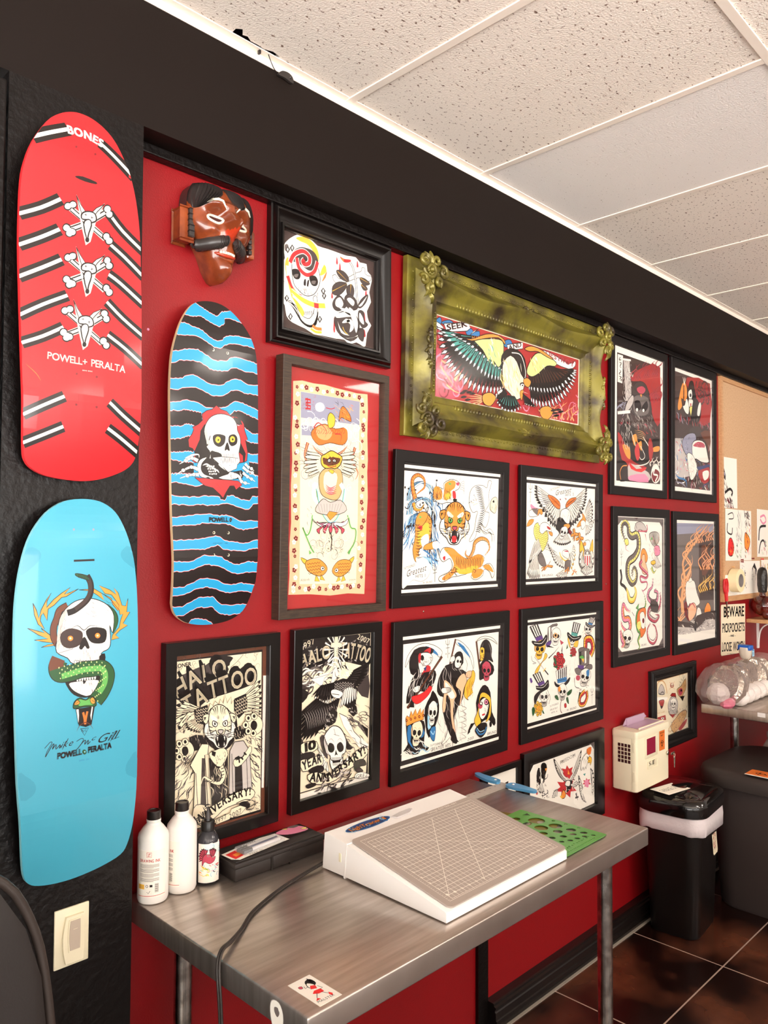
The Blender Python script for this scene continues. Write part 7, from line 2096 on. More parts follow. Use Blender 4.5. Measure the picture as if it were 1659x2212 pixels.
ART['blue_deck'] = [
('P','t',2,(89,235,29,4,18,22,-11,29,-35,33,-30,17,6,-65)),
('P','t',2,(506,234,-30,6,-15,24,15,28,48,33,18,9)),
('P','t',2,(69,1083,26,16,31,29,8,29,-15,23,-40,7)),
('P','t',2,(548,1090,-29,24,-18,25,1,33,23,17,31,7)),
('L','k',41,0,0,(263,288,85,-2)),
('P','v',2,(269,164,-2,3,-3,2,-3,-2,-1,-3,1,-3,4,-2,3,2)),
('P','v',2,(350,163,-1,3,-4,2,-3,-2,-1,-3,1,-3,4,-2,3,2)),
('O','O',0,13,(109,448,13,26,10,34,8,-33,18,-36,19,-28,-16,32,-1,24,27,-30,30,-23,34,-21,-23,26,20,-5,36,-14,-48,28,-19,3,-29,29,-22,13,-3,44,-15,-30,-8,10,-3,19,17,34,-24,-20,-15,-38)),
('O','O',0,13,(91,542,40,14,25,9,-15,-20,34,29,12,31,-41,-8,-29,-8,51,-1,-37,-18)),
('O','O',0,9,(143,619,25,-8,23,-2,0,7)),
('O','O',0,11,(286,404,48,6,32,21,27,21,-15,-32,46,25,5,24,25,29,4,-23,-21,-29,-13,-16,-29,-6,-25,-34,45,19,30,22,-11,-29,19,21,18,53,17,4,10,-31,-5,56,15,1,-31,45,21,10,-34,17,-20,18,17,14,-34,5,4,-20,29,-29,8,-35,8,-19,-13,3,-4,-20,-39,-46,-29,-21,-41,-25)),
('L','k',138,5,0,(241,463,-30,17,-11,33,-11,32,1,38,16,31)),
('L','B',112,5,0,(241,463,-30,17,-11,33,-11,32,1,38,16,31)),
('L','k',149,5,2,(396,463,33,38,14,40,-8,47)),
('L','e',115,5,2,(396,463,33,38,14,40,-8,47)),
('O','w',3,17,(220,570,-18,29,0,44,43,27,27,26,107,12,4,-43,32,-16,8,-31,-5,-63,13,32,5,-70,-28,-45,-49,-26,-41,-6,-47,9,-38,28,-22,36,-3,34)),
('P','l',3,(211,517,22,-36,16,-7,-22,44,-4,38,-2,44,-15,36,-4,-37)),
('X','strokes',(203,244,483,648),30,3,'kgk',(.012,.0005,-1.1,.3)),
('X','strokes',(319,417,455,516),18,4,'k',(.014,.0005,.5,.2)),
('P','z',3,(216,574,34,-20,43,11,12,20,-11,37,-42,11,-31,-18)),
('P','k',3,(317,571,27,-14,49,8,13,20,-8,35,-36,4,-29,-14)),
('P','k',2,(305,596,12,1,17,40,-12,3,-8,-12,-12,14,-12,-9)),
('P','o',2,(266,594,-3,7,-8,3,-8,-4,-3,-8,3,-7,8,-2,7,3)),
('P','O',2,(263,594,-2,6,-6,1,-6,-2,-3,-7,3,-5,6,-2,6,3)),
('P','c',2,(259,593,-1,3,-3,1,-3,-1,-1,-3,1,-3,3,-1,2,2)),
('P','o',2,(378,593,-3,7,-8,3,-8,-4,-4,-8,3,-7,8,-3,8,4)),
('P','O',2,(375,593,-2,5,-6,2,-7,-3,-2,-6,2,-6,6,-2,7,3)),
('P','c',2,(370,592,-1,3,-3,1,-2,-2,-2,-2,2,-3,2,-1,3,1)),
('P','k',2,(375,676,24,-9,1,35,-20,21)),
('L','k',15,3,2,(243,565,38,-20,28,21,27,-17,49,11)),
('L','g',11,3,0,(206,648,38,-8,23,-5)),
('O','w',2,9,(272,683,10,2,-1,19,-7,0)),
('O','w',2,9,(282,684,10,3,0,18,-7,0)),
('O','w',2,9,(293,686,10,2,-1,18,-7,0)),
('O','w',2,9,(304,687,9,2,0,18,-7,0)),
('O','w',2,9,(314,689,10,1,0,18,-7,0)),
('O','w',2,9,(325,690,10,1,-1,17,-7,0)),
('O','w',2,9,(336,691,10,1,-1,17,-7,0)),
('O','w',2,9,(346,692,11,1,-1,17,-7,0)),
('O','w',2,9,(357,692,10,3,0,16,-7,0)),
('O','w',2,9,(368,693,10,3,0,16,-7,0)),
('O','w',2,9,(379,694,10,3,0,15,-7,0)),
('X','strokes',(275,379,643,692),34,5,'kg',(.014,.0005,1.5,.15)),
('O','k',3,9,(239,752,37,-29,47,-6,57,10,21,22,-12,41,-28,35,-43,9,-44,-17,-27,-34)),
('O','w',3,11,(254,769,31,-3,71,1,33,19,-24,32,-32,11,-19,-3,-36,-20,-20,-21)),
('O','w',2,7,(281,744,9,-1,0,21,-7,1)),
('O','w',2,7,(291,745,9,-1,0,20,-7,1)),
('O','w',2,7,(301,745,9,-1,0,20,-7,2)),
('O','w',2,7,(311,746,10,-1,-1,20,-6,1)),
('O','w',2,7,(322,746,9,-1,0,20,-7,1)),
('O','w',2,7,(332,746,9,0,0,19,-7,1)),
('O','w',2,7,(342,747,10,-1,-1,19,-6,1)),
('O','w',2,7,(353,747,9,0,0,18,-7,1)),
('X','strokes',(270,365,767,822),22,6,'kg',(.012,.0005,1.4,.2)),
('L','k',335,6,0,(214,675,-10,25,11,27,38,4,51,-9,43,1,37,1,25,26,-4,38,-19,37,-24,27)),
('L','e',305,6,0,(214,675,-10,25,11,27,38,4,51,-9,43,1,37,1,25,26,-4,38,-19,37,-24,27)),
('L','B',279,4,0,(210,667,-9,21,3,19)),
('L','G',112,6,0,(223,739,38,-7,47,-9,39,0,37,4,17,22,-2,39,-22,35)),
('P','i',0,(209,704,3,-4,3,4,-3,4)),
('P','i',0,(213,725,2,-4,3,4,-3,4)),
('P','i',0,(216,746,3,-3,2,4,-2,3)),
('P','i',0,(221,712,3,-3,3,4,-3,4)),
('P','i',0,(225,734,2,-4,3,4,-2,4)),
('P','i',0,(230,700,3,-3,3,4,-3,3)),
('P','i',0,(234,722,2,-4,3,4,-3,4)),
('P','i',0,(237,743,3,-3,2,4,-2,3)),
('P','i',0,(243,709,2,-3,3,4,-3,3)),
('P','i',0,(246,731,3,-4,2,4,-2,4)),
('P','i',0,(251,697,3,-3,3,4,-3,3)),
('P','i',0,(255,719,3,-4,2,4,-2,4)),
('P','i',0,(258,740,3,-3,3,4,-3,3)),
('P','i',0,(264,707,3,-4,2,4,-2,4)),
('P','i',0,(267,728,3,-3,3,4,-3,3)),
('P','i',0,(273,695,3,-4,2,5,-2,3)),
('P','i',0,(276,717,3,-4,3,4,-3,4)),
('P','i',0,(280,738,3,-3,2,4,-2,3)),
('P','i',0,(285,705,3,-4,3,5,-3,3)),
('P','i',0,(289,727,3,-4,2,4,-2,4)),
('P','i',0,(295,694,2,-4,3,4,-3,4)),
('P','i',0,(298,715,3,-3,3,4,-3,3)),
('P','i',0,(302,737,2,-3,3,4,-3,3)),
('P','i',0,(307,704,3,-3,3,4,-3,3)),
('P','i',0,(311,726,2,-3,3,4,-2,3)),
('P','i',0,(316,694,3,-4,3,4,-3,4)),
('P','i',0,(320,715,3,-3,3,4,-3,4)),
('P','i',0,(324,737,2,-3,3,4,-3,3)),
('P','i',0,(329,705,3,-3,3,4,-3,3)),
('P','i',0,(333,727,3,-4,2,5,-2,3)),
('P','i',0,(339,695,2,-4,3,5,-3,3)),
('P','i',0,(342,717,3,-4,3,5,-3,3)),
('P','i',0,(346,739,2,-4,3,5,-2,3)),
('P','i',0,(352,707,2,-3,3,4,-3,3)),
('P','i',0,(355,729,3,-3,3,4,-3,3)),
('P','i',0,(361,698,3,-4,3,5,-3,3)),
('P','i',0,(365,720,2,-4,3,5,-3,3)),
('P','i',0,(368,742,3,-4,3,5,-3,3)),
('P','i',0,(374,711,3,-4,3,5,-3,3)),
('P','i',0,(378,733,2,-3,3,4,-2,3)),
('P','i',0,(384,702,2,-3,3,4,-2,4)),
('P','i',0,(387,725,3,-4,3,4,-3,4)),
('P','i',0,(391,747,3,-4,3,4,-3,4)),
('P','i',0,(397,716,3,-3,3,4,-3,3)),
('P','i',0,(401,738,2,-3,3,4,-3,4)),
('P','i',0,(394,719,2,-4,3,4,-2,4)),
('P','i',0,(397,741,3,-4,3,5,-3,3)),
('P','i',0,(401,763,3,-3,3,4,-3,3)),
('P','i',0,(390,745,3,-3,3,4,-3,4)),
('P','i',0,(394,767,2,-3,3,4,-2,4)),
('P','i',0,(383,750,2,-4,3,4,-2,4)),
('P','i',0,(386,772,3,-4,3,4,-3,4)),
('P','i',0,(390,794,3,-4,3,5,-3,3)),
('P','i',0,(379,776,3,-4,3,5,-3,3)),
('P','i',0,(383,798,2,-3,3,4,-3,3)),
('P','i',0,(372,780,2,-3,3,4,-2,3)),
('P','i',0,(375,802,3,-3,3,4,-3,4)),
('P','i',0,(379,824,3,-3,3,4,-3,4)),
('P','i',0,(368,807,3,-4,3,4,-3,4)),
('P','i',0,(372,829,2,-4,3,4,-2,4)),
('P','i',0,(361,811,2,-4,3,4,-2,4)),
('P','i',0,(364,833,3,-4,3,5,-3,3)),
('P','i',0,(368,855,3,-4,3,5,-3,3)),
('P','i',0,(357,837,3,-4,3,5,-3,3)),
('P','i',0,(361,859,2,-4,3,5,-2,3)),
('L','k',123,6,0,(317,348,16,31,1,39,-19,33,-43,32,-31,10)),
('L','z',74,6,0,(317,355,14,24,-1,38,-19,34,-39,30)),
('O','e',2,15,(269,342,8,-3,40,9,10,19,-30,-9,-20,-8)),
('L','k',11,0,0,(285,340,-2,16)),
('L','k',11,0,0,(291,341,-2,17)),
('L','k',11,0,0,(297,343,-2,17)),
('L','k',11,0,0,(303,345,-2,16)),
('L','k',11,0,0,(309,347,-2,16)),
('L','k',11,0,0,(315,348,-2,17)),
('L','k',11,0,0,(321,350,-2,16)),
('O','e',3,14,(270,861,6,-18,20,-11,25,11,16,-10,21,7,7,23,-6,12,-46,-5,-37,2)),
('O','G',3,6,(292,837,29,8,20,-5,13,26,-33,-1,-29,-2)),
('O','O',3,10,(274,856,10,-16,12,6,-4,11)),
('O','O',3,10,(339,844,11,-7,10,16,-4,11,-12,-4)),
('L','k',10,0,0,(278,853,16,-8)),
('L','k',10,0,0,(346,849,12,7)),
('P','k',0,(280,873,79,2,-12,70,-24,6,-29,-11)),
('O','w',0,8,(282,875,11,1,2,25,-3,33)),
('O','w',0,8,(352,876,-6,-3,-6,35,5,25)),
('L','o',43,3,0,(311,891,7,29,0,16)),
('L','o',43,3,0,(328,890,-6,31,-2,19)),
('L','B',23,3,1,(320,932,-22,9,-12,21)),
('L','B',23,3,1,(320,932,19,10,15,22)),
('L','k',8,0,0,(302,955,11,12,-5,-9)),
('L','k',12,0,0,(302,955,33,2,-16,27,-13,-22)),
('T','VC','k',(312,973,18,-5),52,{}),
('L','k',12,4,0,(163,1007,13,-13,8,-7,7,4,-18,29,-7,21)),
('L','k',16,3,0,(167,1040,25,-40,7,-2,-7,18,15,-17,-1,19,17,-16,-4,15,8,-10)),
('T','ike','k',(223,1017,46,-3),121,{'slant': .4}),
('L','k',10,3,0,(231,1023,23,-39,-7,15)),
('L','k',12,4,0,(287,1002,20,-8,8,7,-16,23,-12,10)),
('L','k',16,3,0,(291,1032,24,-25,9,-2,-4,15,16,-15,-4,17,12,-10)),
('T','c','k',(346,1011,17,-3),80,{'slant': .3}),
('T','Gill','k',(368,1026,83,-5),169,{'slant': .4}),
('L','k',10,4,0,(429,1027,30,-35,-13,2,-12,26,34,-4)),
('T','POWELL','k',(211,1058,45,1,51,-1),116,{'bold': .14,'gap': .06}),
('T','PERALTA','k',(334,1057,49,0,49,-1),116,{'bold': .14,'gap': .06}),
('O','e',3,6,(312,1044,6,-4,8,5,2,10,-8,4,-7,-7)),
('P','s',2,(318,1047,6,-1,0,6,-4,0)),
('T','01990 SSC','b',(299,1083,43,1),32,{}),
('P','s',0,(-6,743,0,1,0,0))]
ART['ripple_deck'] = [
('J',20,(77,4,127,-29,19,32),(105,14,22,11,16,6,16,5,17,-15,15,-6)),
('J',20,(62,54,30,-2,22,-5,15,8,18,6,15,4,18,-12,2,-15,15,-2,43,5),(46,72,24,-2,23,6,20,3,20,13,20,7,18,-4,4,-9,18,-7,22,-5,22,0,44,2)),
('J',20,(28,107,39,-4,30,-3,23,6,16,6,13,7,19,-2,9,-10,26,-9,32,0,46,1),(28,146,23,-6,16,-6,20,-4,16,-1,17,6,17,8,12,5,17,-2,18,-3,8,-9,18,-5,27,1,46,5)),
('J',20,(28,176,19,-5,8,-6,32,-5,21,1,18,7,15,6,30,-2,15,-2,11,-9,18,-2,22,3,47,0),(28,207,20,-1,12,-2,16,-10,20,-3,16,5,17,7,11,4,32,-3,15,-12,19,-8,23,0,18,7,37,-2)),
('J',20,(29,235,23,-2,16,-7,24,-4,17,2,16,5,13,7,34,-3,22,-14,17,-7,27,5,46,-1),(29,263,28,-5,17,-5,21,0,14,3,13,7,21,1,38,-6,24,-18,24,-1,19,5,37,9)),
('J',20,(30,285,27,-3,18,-4,20,1,19,2,4,26),(30,318,31,-2,12,-7,16,1,17,4,12,4)),
('J',20,(194,277,13,-11,18,-3,23,7,37,9),(195,299,35,-4,18,11,17,8,20,-2)),
('J',20,(31,351,31,-4,16,-7,12,-1),(31,379,31,-3,18,-3,14,1)),
('J',20,(237,332,21,7,28,0),(238,360,25,6,23,-3)),
('J',20,(32,398,34,3,29,0),(33,428,29,-2,34,0)),
('J',20,(254,388,49,2),(255,415,49,5)),
('J',20,(33,451,29,-1,19,4,21,2,29,-6,77,-2,40,7,56,-6),(34,478,29,1,19,2,23,-2,22,-3,40,-1,4,9,12,0,6,-11,19,-1,23,8,24,3,10,-11,39,-2)),
('J',20,(34,501,33,1,25,0,20,-3,28,2,22,-2,14,-5,32,3,21,7,15,3,14,-2,10,-13,37,-1),(35,529,24,-1,23,-4,26,-3,24,-3,31,4,29,-2,17,6,18,9,19,-1,17,-2,42,2)),
('J',20,(35,552,41,-3,26,0,17,-5,26,0,41,0,16,3,14,8,24,3,21,-4,44,-4),(35,583,29,-2,30,-1,21,-1,26,-5,20,-3,12,3,9,8,27,2,24,4,24,-2,24,-6,25,0)),
('J',20,(36,607,31,0,14,-2,26,1,21,0,18,-6,16,-4,9,2,9,8,30,3,37,1,12,-5,47,-2),(37,629,33,2,25,0,17,-9,17,-5,22,2,22,2,15,8,19,8,19,5,16,-6,19,-2,47,5)),
('J',20,(39,656,38,1,24,-5,17,-7,17,-4,32,6,21,7,22,10,19,4,18,-5,64,2),(44,691,37,-1,24,-10,14,-7,19,-1,18,2,19,7,19,7,24,2,23,-3,19,3,56,10)),
('J',20,(47,713,33,0,20,-8,16,-7,26,-2,27,6,24,9,19,3,23,-5,24,3,61,13),(51,736,31,2,20,-11,17,-8,17,-2,27,0,13,12,13,9,28,4,33,-1,74,6)),
('J',20,(66,761,25,0,17,-10,20,-7,22,2,13,-3,16,14,15,8,28,4,23,-2,81,-7),(69,801,38,-23,3,-7,14,-2,27,4,14,5,11,8,14,25,70,6)),
('O','r',0,16,(116,282,12,-9,15,-5,12,-11,13,8,17,3,12,10,17,0,18,9,5,7,2,15,10,22,-7,2,7,28,-2,23,-7,4,-13,3,-128,9,-8,-4,8,-19,-7,-10,-10,-3,-2,-17,10,-15,4,-11,-4,-4,16,-9,12,-12,-2,-7)),
('P','k',2,(122,307,-12,37,-9,54,139,-10,-12,-46,-13,-36,-21,-18)),
('O','w',3,18,(139,332,-6,19,-4,9,11,14,0,27,80,-6,2,-28,5,-25,-3,-18,-7,-13,-3,-16,-15,-15,-31,-4,-27,10,-15,20,-4,19,5,17,4,16)),
('X','strokes',(123,140,307,352),26,3,'k',(.009,.0005,1.1,.2)),
('P','l',3,(126,310,9,32,5,15,-9,-6,-7,-21)),
('P','k',3,(146,333,14,-7,20,2,2,9,-4,12,-13,8,-15,-6)),
('P','k',3,(193,327,15,-5,9,8,-2,15,-15,7,-9,-10)),
('P','k',2,(184,348,5,-4,6,18,-4,2,-4,-3,-5,4,-2,-4)),
('P','y',2,(168,339,-2,6,-5,3,-5,-2,-3,-5,2,-6,5,-3,6,2)),
('P','k',2,(164,340,-1,2,-2,1,-1,-1,-1,-1,1,-2,1,-1,2,0)),
('P','y',2,(210,334,-2,6,-6,2,-5,-1,-2,-6,2,-5,5,-3,6,2)),
('P','k',2,(206,335,-1,2,-2,1,-2,-1,0,-2,0,-2,2,-1,2,1)),
('P','k',2,(140,370,12,-1,18,4,0,11,-13,16,-13,1)),
('L','k',12,0,2,(182,308,0,13)),
('X','strokes',(148,218,355,367),20,4,'kg',(.007,.0004,1.4,.2)),
('L','k',10,0,0,(172,373,-1,20)),
('L','k',10,0,0,(176,373,0,20)),
('L','k',10,0,0,(181,372,-1,20)),
('L','k',10,0,0,(186,372,-1,20)),
('L','k',10,0,0,(191,371,-1,21)),
('L','k',10,0,0,(196,371,-1,20)),
('L','k',10,0,0,(200,371,0,20)),
('L','k',10,0,0,(205,370,-1,21)),
('L','k',10,0,0,(210,370,-1,20)),
('L','w',67,4,1,(75,393,15,-10,17,-3,2,7)),
('L','k',6,4,0,(76,390,14,-10,19,-4)),
('O','w',0,14,(147,384,23,-4,51,0,-5,26,-25,11,-21,-10,-22,-17)),
('L','k',10,0,0,(170,384,-1,12)),
('L','k',10,0,0,(176,384,-1,13)),
('L','k',10,0,0,(182,383,-1,12)),
('L','k',10,0,0,(188,383,-1,13)),
('L','k',10,0,0,(194,382,-1,12)),
('L','k',10,0,0,(200,382,-1,14)),
('L','k',10,0,0,(206,381,-1,12)),
('L','k',10,0,0,(212,381,-1,14)),
('O','k',2,8,(108,400,39,-14,44,30,40,-7,2,20,-67,7,-53,-4)),
('O','w',3,12,(112,392,18,-7,-13,15,-2,15,9,11,20,5,4,5,-31,-3,-9,-10,-4,-15)),
('L','w',37,4,2,(119,405,11,-4,13,6)),
('L','w',37,4,2,(127,407,10,-3,12,6)),
('L','w',37,4,2,(134,409,10,-2,10,6)),
('L','w',37,4,2,(142,412,9,-2,9,6)),
('L','w',37,4,2,(149,414,10,0,6,6)),
('O','w',0,6,(130,404,4,0,0,4,-4,0)),
('O','w',0,6,(132,410,5,0,-1,4,-4,0)),
('O','w',0,6,(135,416,4,0,0,4,-4,0)),
('O','w',0,6,(137,422,4,0,0,4,-4,0)),
('O','w',0,6,(136,404,4,0,0,4,-4,0)),
('O','w',0,6,(138,410,4,0,0,4,-4,0)),
('O','w',0,6,(140,416,5,0,-1,4,-4,0)),
('O','w',0,6,(143,422,4,0,0,4,-4,0)),
('O','w',0,6,(141,403,5,1,0,3,-4,0)),
('O','w',0,6,(144,409,4,1,0,3,-4,0)),
('O','w',0,6,(146,415,5,1,-1,3,-4,0)),
('O','w',0,6,(148,421,5,0,-1,4,-4,0)),
('O','w',0,6,(147,403,5,0,-1,4,-4,0)),
('O','w',0,6,(150,409,4,0,0,4,-4,0)),
('O','w',0,6,(152,415,4,0,0,4,-4,0)),
('O','w',0,6,(154,421,5,0,-1,4,-4,0)),
('O','w',2,12,(162,432,29,-11,5,-6,21,3,9,7,-28,10)),
('X','strokes',(189,231,418,431),14,4,'kw',(.012,.0012,1.3,.3)),
('O','r',0,12,(98,435,123,1,12,9,-18,13,-7,-10,-12,2,-11,16,-8,14,-10,-9,-19,-14,-22,-4,-13,-8)),
('L','h',16,3,2,(144,443,18,7,14,15)),
('L','h',16,3,2,(175,442,33,4,18,-3)),
('L','k',118,4,1,(106,395,-15,-5,-17,7,-16,9)),
('L','w',89,4,1,(106,395,-15,-5,-17,7,-16,9)),
('P','k',2,(96,390,-1,3,-4,2,-4,-1,-2,-3,2,-4,4,-2,4,1)),
('P','w',2,(95,390,-1,3,-3,1,-3,-1,-2,-2,1,-3,4,-2,3,1)),
('P','k',2,(79,397,-1,3,-4,2,-4,-1,-2,-3,2,-4,4,-2,4,1)),
('P','w',2,(79,397,-2,3,-3,1,-3,-1,-2,-3,2,-3,3,-1,3,1)),
('L','k',118,4,1,(106,415,-17,-4,-21,9,-19,12)),
('L','w',89,4,1,(106,415,-17,-4,-21,9,-19,12)),
('P','k',2,(95,411,-2,3,-4,2,-4,-1,-2,-4,2,-3,4,-2,4,1)),
('P','w',2,(94,411,-2,3,-3,1,-3,-1,-2,-3,2,-3,3,-1,3,1)),
('P','k',2,(74,419,-2,4,-4,2,-4,-1,-2,-4,2,-3,4,-2,4,1)),
('P','w',2,(73,420,-2,3,-3,1,-3,-1,-2,-3,2,-3,3,-1,3,1)),
('L','k',118,4,1,(109,428,-13,0,-17,4,-19,7)),
('L','w',89,4,1,(109,428,-13,0,-17,4,-19,7)),
('P','k',2,(101,428,-1,4,-4,1,-4,-1,-2,-3,2,-4,4,-2,4,2)),
('P','w',2,(100,428,-1,3,-3,1,-4,-1,-1,-2,1,-3,4,-2,3,1)),
('P','k',2,(84,432,-1,3,-4,2,-4,-1,-2,-3,2,-4,4,-2,4,1)),
('P','w',2,(83,432,-1,3,-3,1,-4,-1,-1,-3,1,-3,4,-1,3,1)),
('L','k',110,4,1,(242,392,10,8,10,3,8,5)),
('L','w',81,4,1,(242,392,10,8,10,3,8,5)),
('P','k',2,(258,399,-2,4,-4,1,-4,-1,-2,-3,2,-3,4,-2,4,1)),
('P','w',2,(257,399,-2,3,-3,2,-3,-1,-2,-3,1,-3,4,-1,3,1)),
('P','k',2,(267,403,-1,3,-4,2,-4,-1,-2,-4,1,-3,5,-2,4,1)),
('P','w',2,(266,403,-1,3,-3,1,-4,-1,-1,-3,1,-3,4,-1,3,1)),
('L','k',110,4,1,(235,401,15,9,14,3,12,9)),
('L','w',81,4,1,(235,401,15,9,14,3,12,9)),
('P','k',2,(255,409,-1,4,-4,2,-4,-2,-2,-3,2,-3,4,-2,4,1)),
('P','w',2,(254,409,-1,3,-3,2,-4,-1,-1,-3,1,-3,4,-1,3,1)),
('P','k',2,(270,412,-2,4,-4,2,-4,-2,-2,-3,2,-3,4,-2,4,1)),
('P','w',2,(269,413,-1,2,-4,2,-3,-1,-2,-3,2,-3,3,-1,4,1)),
('L','k',110,4,1,(235,415,15,9,12,5,12,6)),
('L','w',81,4,1,(235,415,15,9,12,5,12,6)),
('P','k',2,(256,423,-2,4,-4,1,-4,-1,-2,-3,2,-3,4,-2,4,1)),
('P','w',2,(255,423,-2,3,-3,2,-4,-1,-1,-3,1,-3,4,-1,3,1)),
('P','k',2,(268,429,-2,3,-4,2,-4,-1,-2,-4,2,-3,4,-2,4,1)),
('P','w',2,(267,429,-2,3,-3,1,-3,-1,-2,-3,2,-3,3,-1,3,1)),
('L','k',110,4,1,(224,425,7,12,12,3,14,1)),
('L','w',81,4,1,(224,425,7,12,12,3,14,1)),
('P','k',2,(237,436,-2,4,-4,1,-4,-1,-2,-3,2,-3,4,-2,4,1)),
('P','w',2,(236,436,-2,3,-3,2,-3,-1,-2,-3,2,-3,3,-1,3,1)),
('P','k',2,(249,440,-2,3,-4,2,-4,-1,-2,-4,2,-3,4,-2,4,1)),
('P','w',2,(248,440,-2,3,-3,1,-4,-1,-1,-3,1,-3,4,-1,3,1)),
('T','POWELL','k',(138,539,25,0,29,-1),106,{'bold': .15,'gap': .06}),
('O','k',3,4,(197,530,3,-2,4,3,-2,5,-4,2,-1,-4)),
('P','s',0,(199,532,2,0,0,3)),
('T','COPYRIGHT - 1986','k',(150,591,42,0),25,{}),
('P','c',2,(156,565,-1,2,-2,1,-3,-1,-1,-2,1,-3,3,-1,2,1)),
('P','k',2,(154,564,-1,2,-1,1,-2,-1,0,-2,0,-1,2,-1,1,1)),
('P','c',2,(197,564,-1,3,-3,1,-2,-1,-1,-3,1,-2,2,-1,3,1)),
('P','k',2,(195,564,-1,2,-2,1,-1,-1,-1,-2,1,-2,1,-1,2,1)),
('P','c',2,(156,617,0,3,-3,1,-2,-1,-1,-3,1,-2,2,-1,2,1)),
('P','k',2,(154,617,0,2,-2,1,-1,-1,-1,-2,0,-2,2,-1,2,1)),
('P','c',2,(198,618,-1,3,-3,1,-2,-1,-1,-3,1,-2,2,-1,3,1)),
('P','k',2,(196,618,-1,2,-2,1,-1,-1,-1,-2,1,-2,1,-1,2,1)),
('P','k',0,(144,175,19,-2,26,2,-3,3,-38,0)),
('P','c',2,(148,123,-1,3,-2,1,-2,0,-1,-3,1,-2,2,-2,2,1)),
('P','k',2,(146,123,-1,2,-1,1,-2,-1,0,-1,0,-2,2,-1,1,0)),
('P','c',2,(189,124,-1,3,-2,1,-3,-1,-1,-2,1,-3,3,-1,2,1)),
('P','k',2,(187,124,-1,2,-1,1,-2,-1,0,-2,0,-1,2,-2,1,1))]
ART['sign'] = [
('T','BEWARE','k',(65,139,276,1,298,4),578,{'bold': .05,'gap': .06}),
('T','PICKPOCKETS','k',(25,302,294,5,341,4),506,{'bold': .04,'gap': .06}),
('T','- AND -','k',(212,354,177,7),111,{'bold': .1}),
('T','LOOSE WOMEN','k',(17,503,274,10,365,9),509,{'bold': .04,'gap': .06}),
('T','HOT SPRINGS POLICE','k',(165,539,223,15),57,{})]
ART['paper1'] = [
('P','k',0,(15,106,16,-44,23,36,-5,30)),
('P','v',2,(23,87,21,-4,2,22)),
('X','strokes',(8,78,124,205),20,1,'kgm',(.03,.004,1.3)),
('L','k',150,4,0,(39,195,68,-23,38,15,-16,22)),
('X','strokes',(26,160,221,271),26,2,'kkd',(.04,.007,.9,.3))]
ART['paper2'] = [
('L','k',56,4,0,(35,32,65,-12,13,30,-64,5)),
('L','k',89,4,0,(30,78,-5,47,62,13,12,-36)),
('X','strokes',(147,230,20,163),24,1,'kg',(.05,.003,1.4,.4)),
('X','strokes',(270,361,6,81),16,2,'kmB',(.05,.008,1.3)),
('O','R',3,45,(44,173,41,-12,35,49,-29,47,-55,-13)),
('X','strokes',(44,114,173,264),16,3,'kOy',(.02,.005,1.2)),
('X','strokes',(141,228,162,266),24,4,'qgGk',(.03,.004,1.1)),
('O','O',3,45,(283,128,48,13,30,36,-38,48,-47,-25)),
('X','strokes',(278,362,92,263),34,5,'oykR',(.03,.005,1.2))]
ART['paper3'] = [
('L','p',124,4,0,(52,46,65,-12,30,31,-49,18,-47,-25)),
('L','k',145,4,0,(25,184,22,-76,98,-12)),
('L','k',124,4,0,(26,261,30,-64,50,-13,30,38)),
('X','strokes',(73,232,184,261),20,5,'kqG',(.03,.005,1.2))]
ART['paper4'] = [
('X','strokes',(22,73,7,32),8,1,'l',(.03,.002)),
('X','strokes',(33,94,37,156),22,2,'kkm',(.016,.006,1.2,.4)),
('P','k',0,(185,42,38,-31,36,39,-15,38,-10,-39,-32,-13,-18,31)),
('X','strokes',(182,257,60,113),16,3,'kg',(.014,.003,1.2))]
ART['paper5'] = [
('X','strokes',(7,144,10,119),40,3,'kBnqy',(.03,.007,1.3,.4)),
('X','strokes',(10,137,110,165),14,5,'pqk',(.02,.004))]
ART['paper6'] = [
('X','strokes',(37,205,98,148),8,3,'S',(.05,.001,0,.1))]
ART['sticker'] = [
('P','k',2,(24,42,-4,-19,14,-8,23,2,8,15,-19,3,-4,17)),
('X','strokes',(12,62,25,26),26,1,'k',(.006,.001,1)),
('O','w',2,15,(37,43,23,-14,15,10,-7,16,-18,-1)),
('P','R',0,(58,46,9,-17,20,8,-10,21)),
('P','R',0,(91,55,4,-26,22,1,-1,24,-13,17)),
('L','k',11,0,0,(57,56,4,13,-14,-4)),
('O','q',2,7,(37,83,2,-13,14,4,-3,10)),
('L','k',11,0,0,(109,57,23,19)),
('L','k',11,0,0,(113,41,30,-16)),
('P','R',0,(132,76,13,-8,0,22)),
('P','R',0,(131,23,16,-6,12,9,-15,5)),
('L','k',11,0,0,(75,26,21,-6,3,13)),
('T','MALSTER','k',(159,91,5,-70),65,{})]
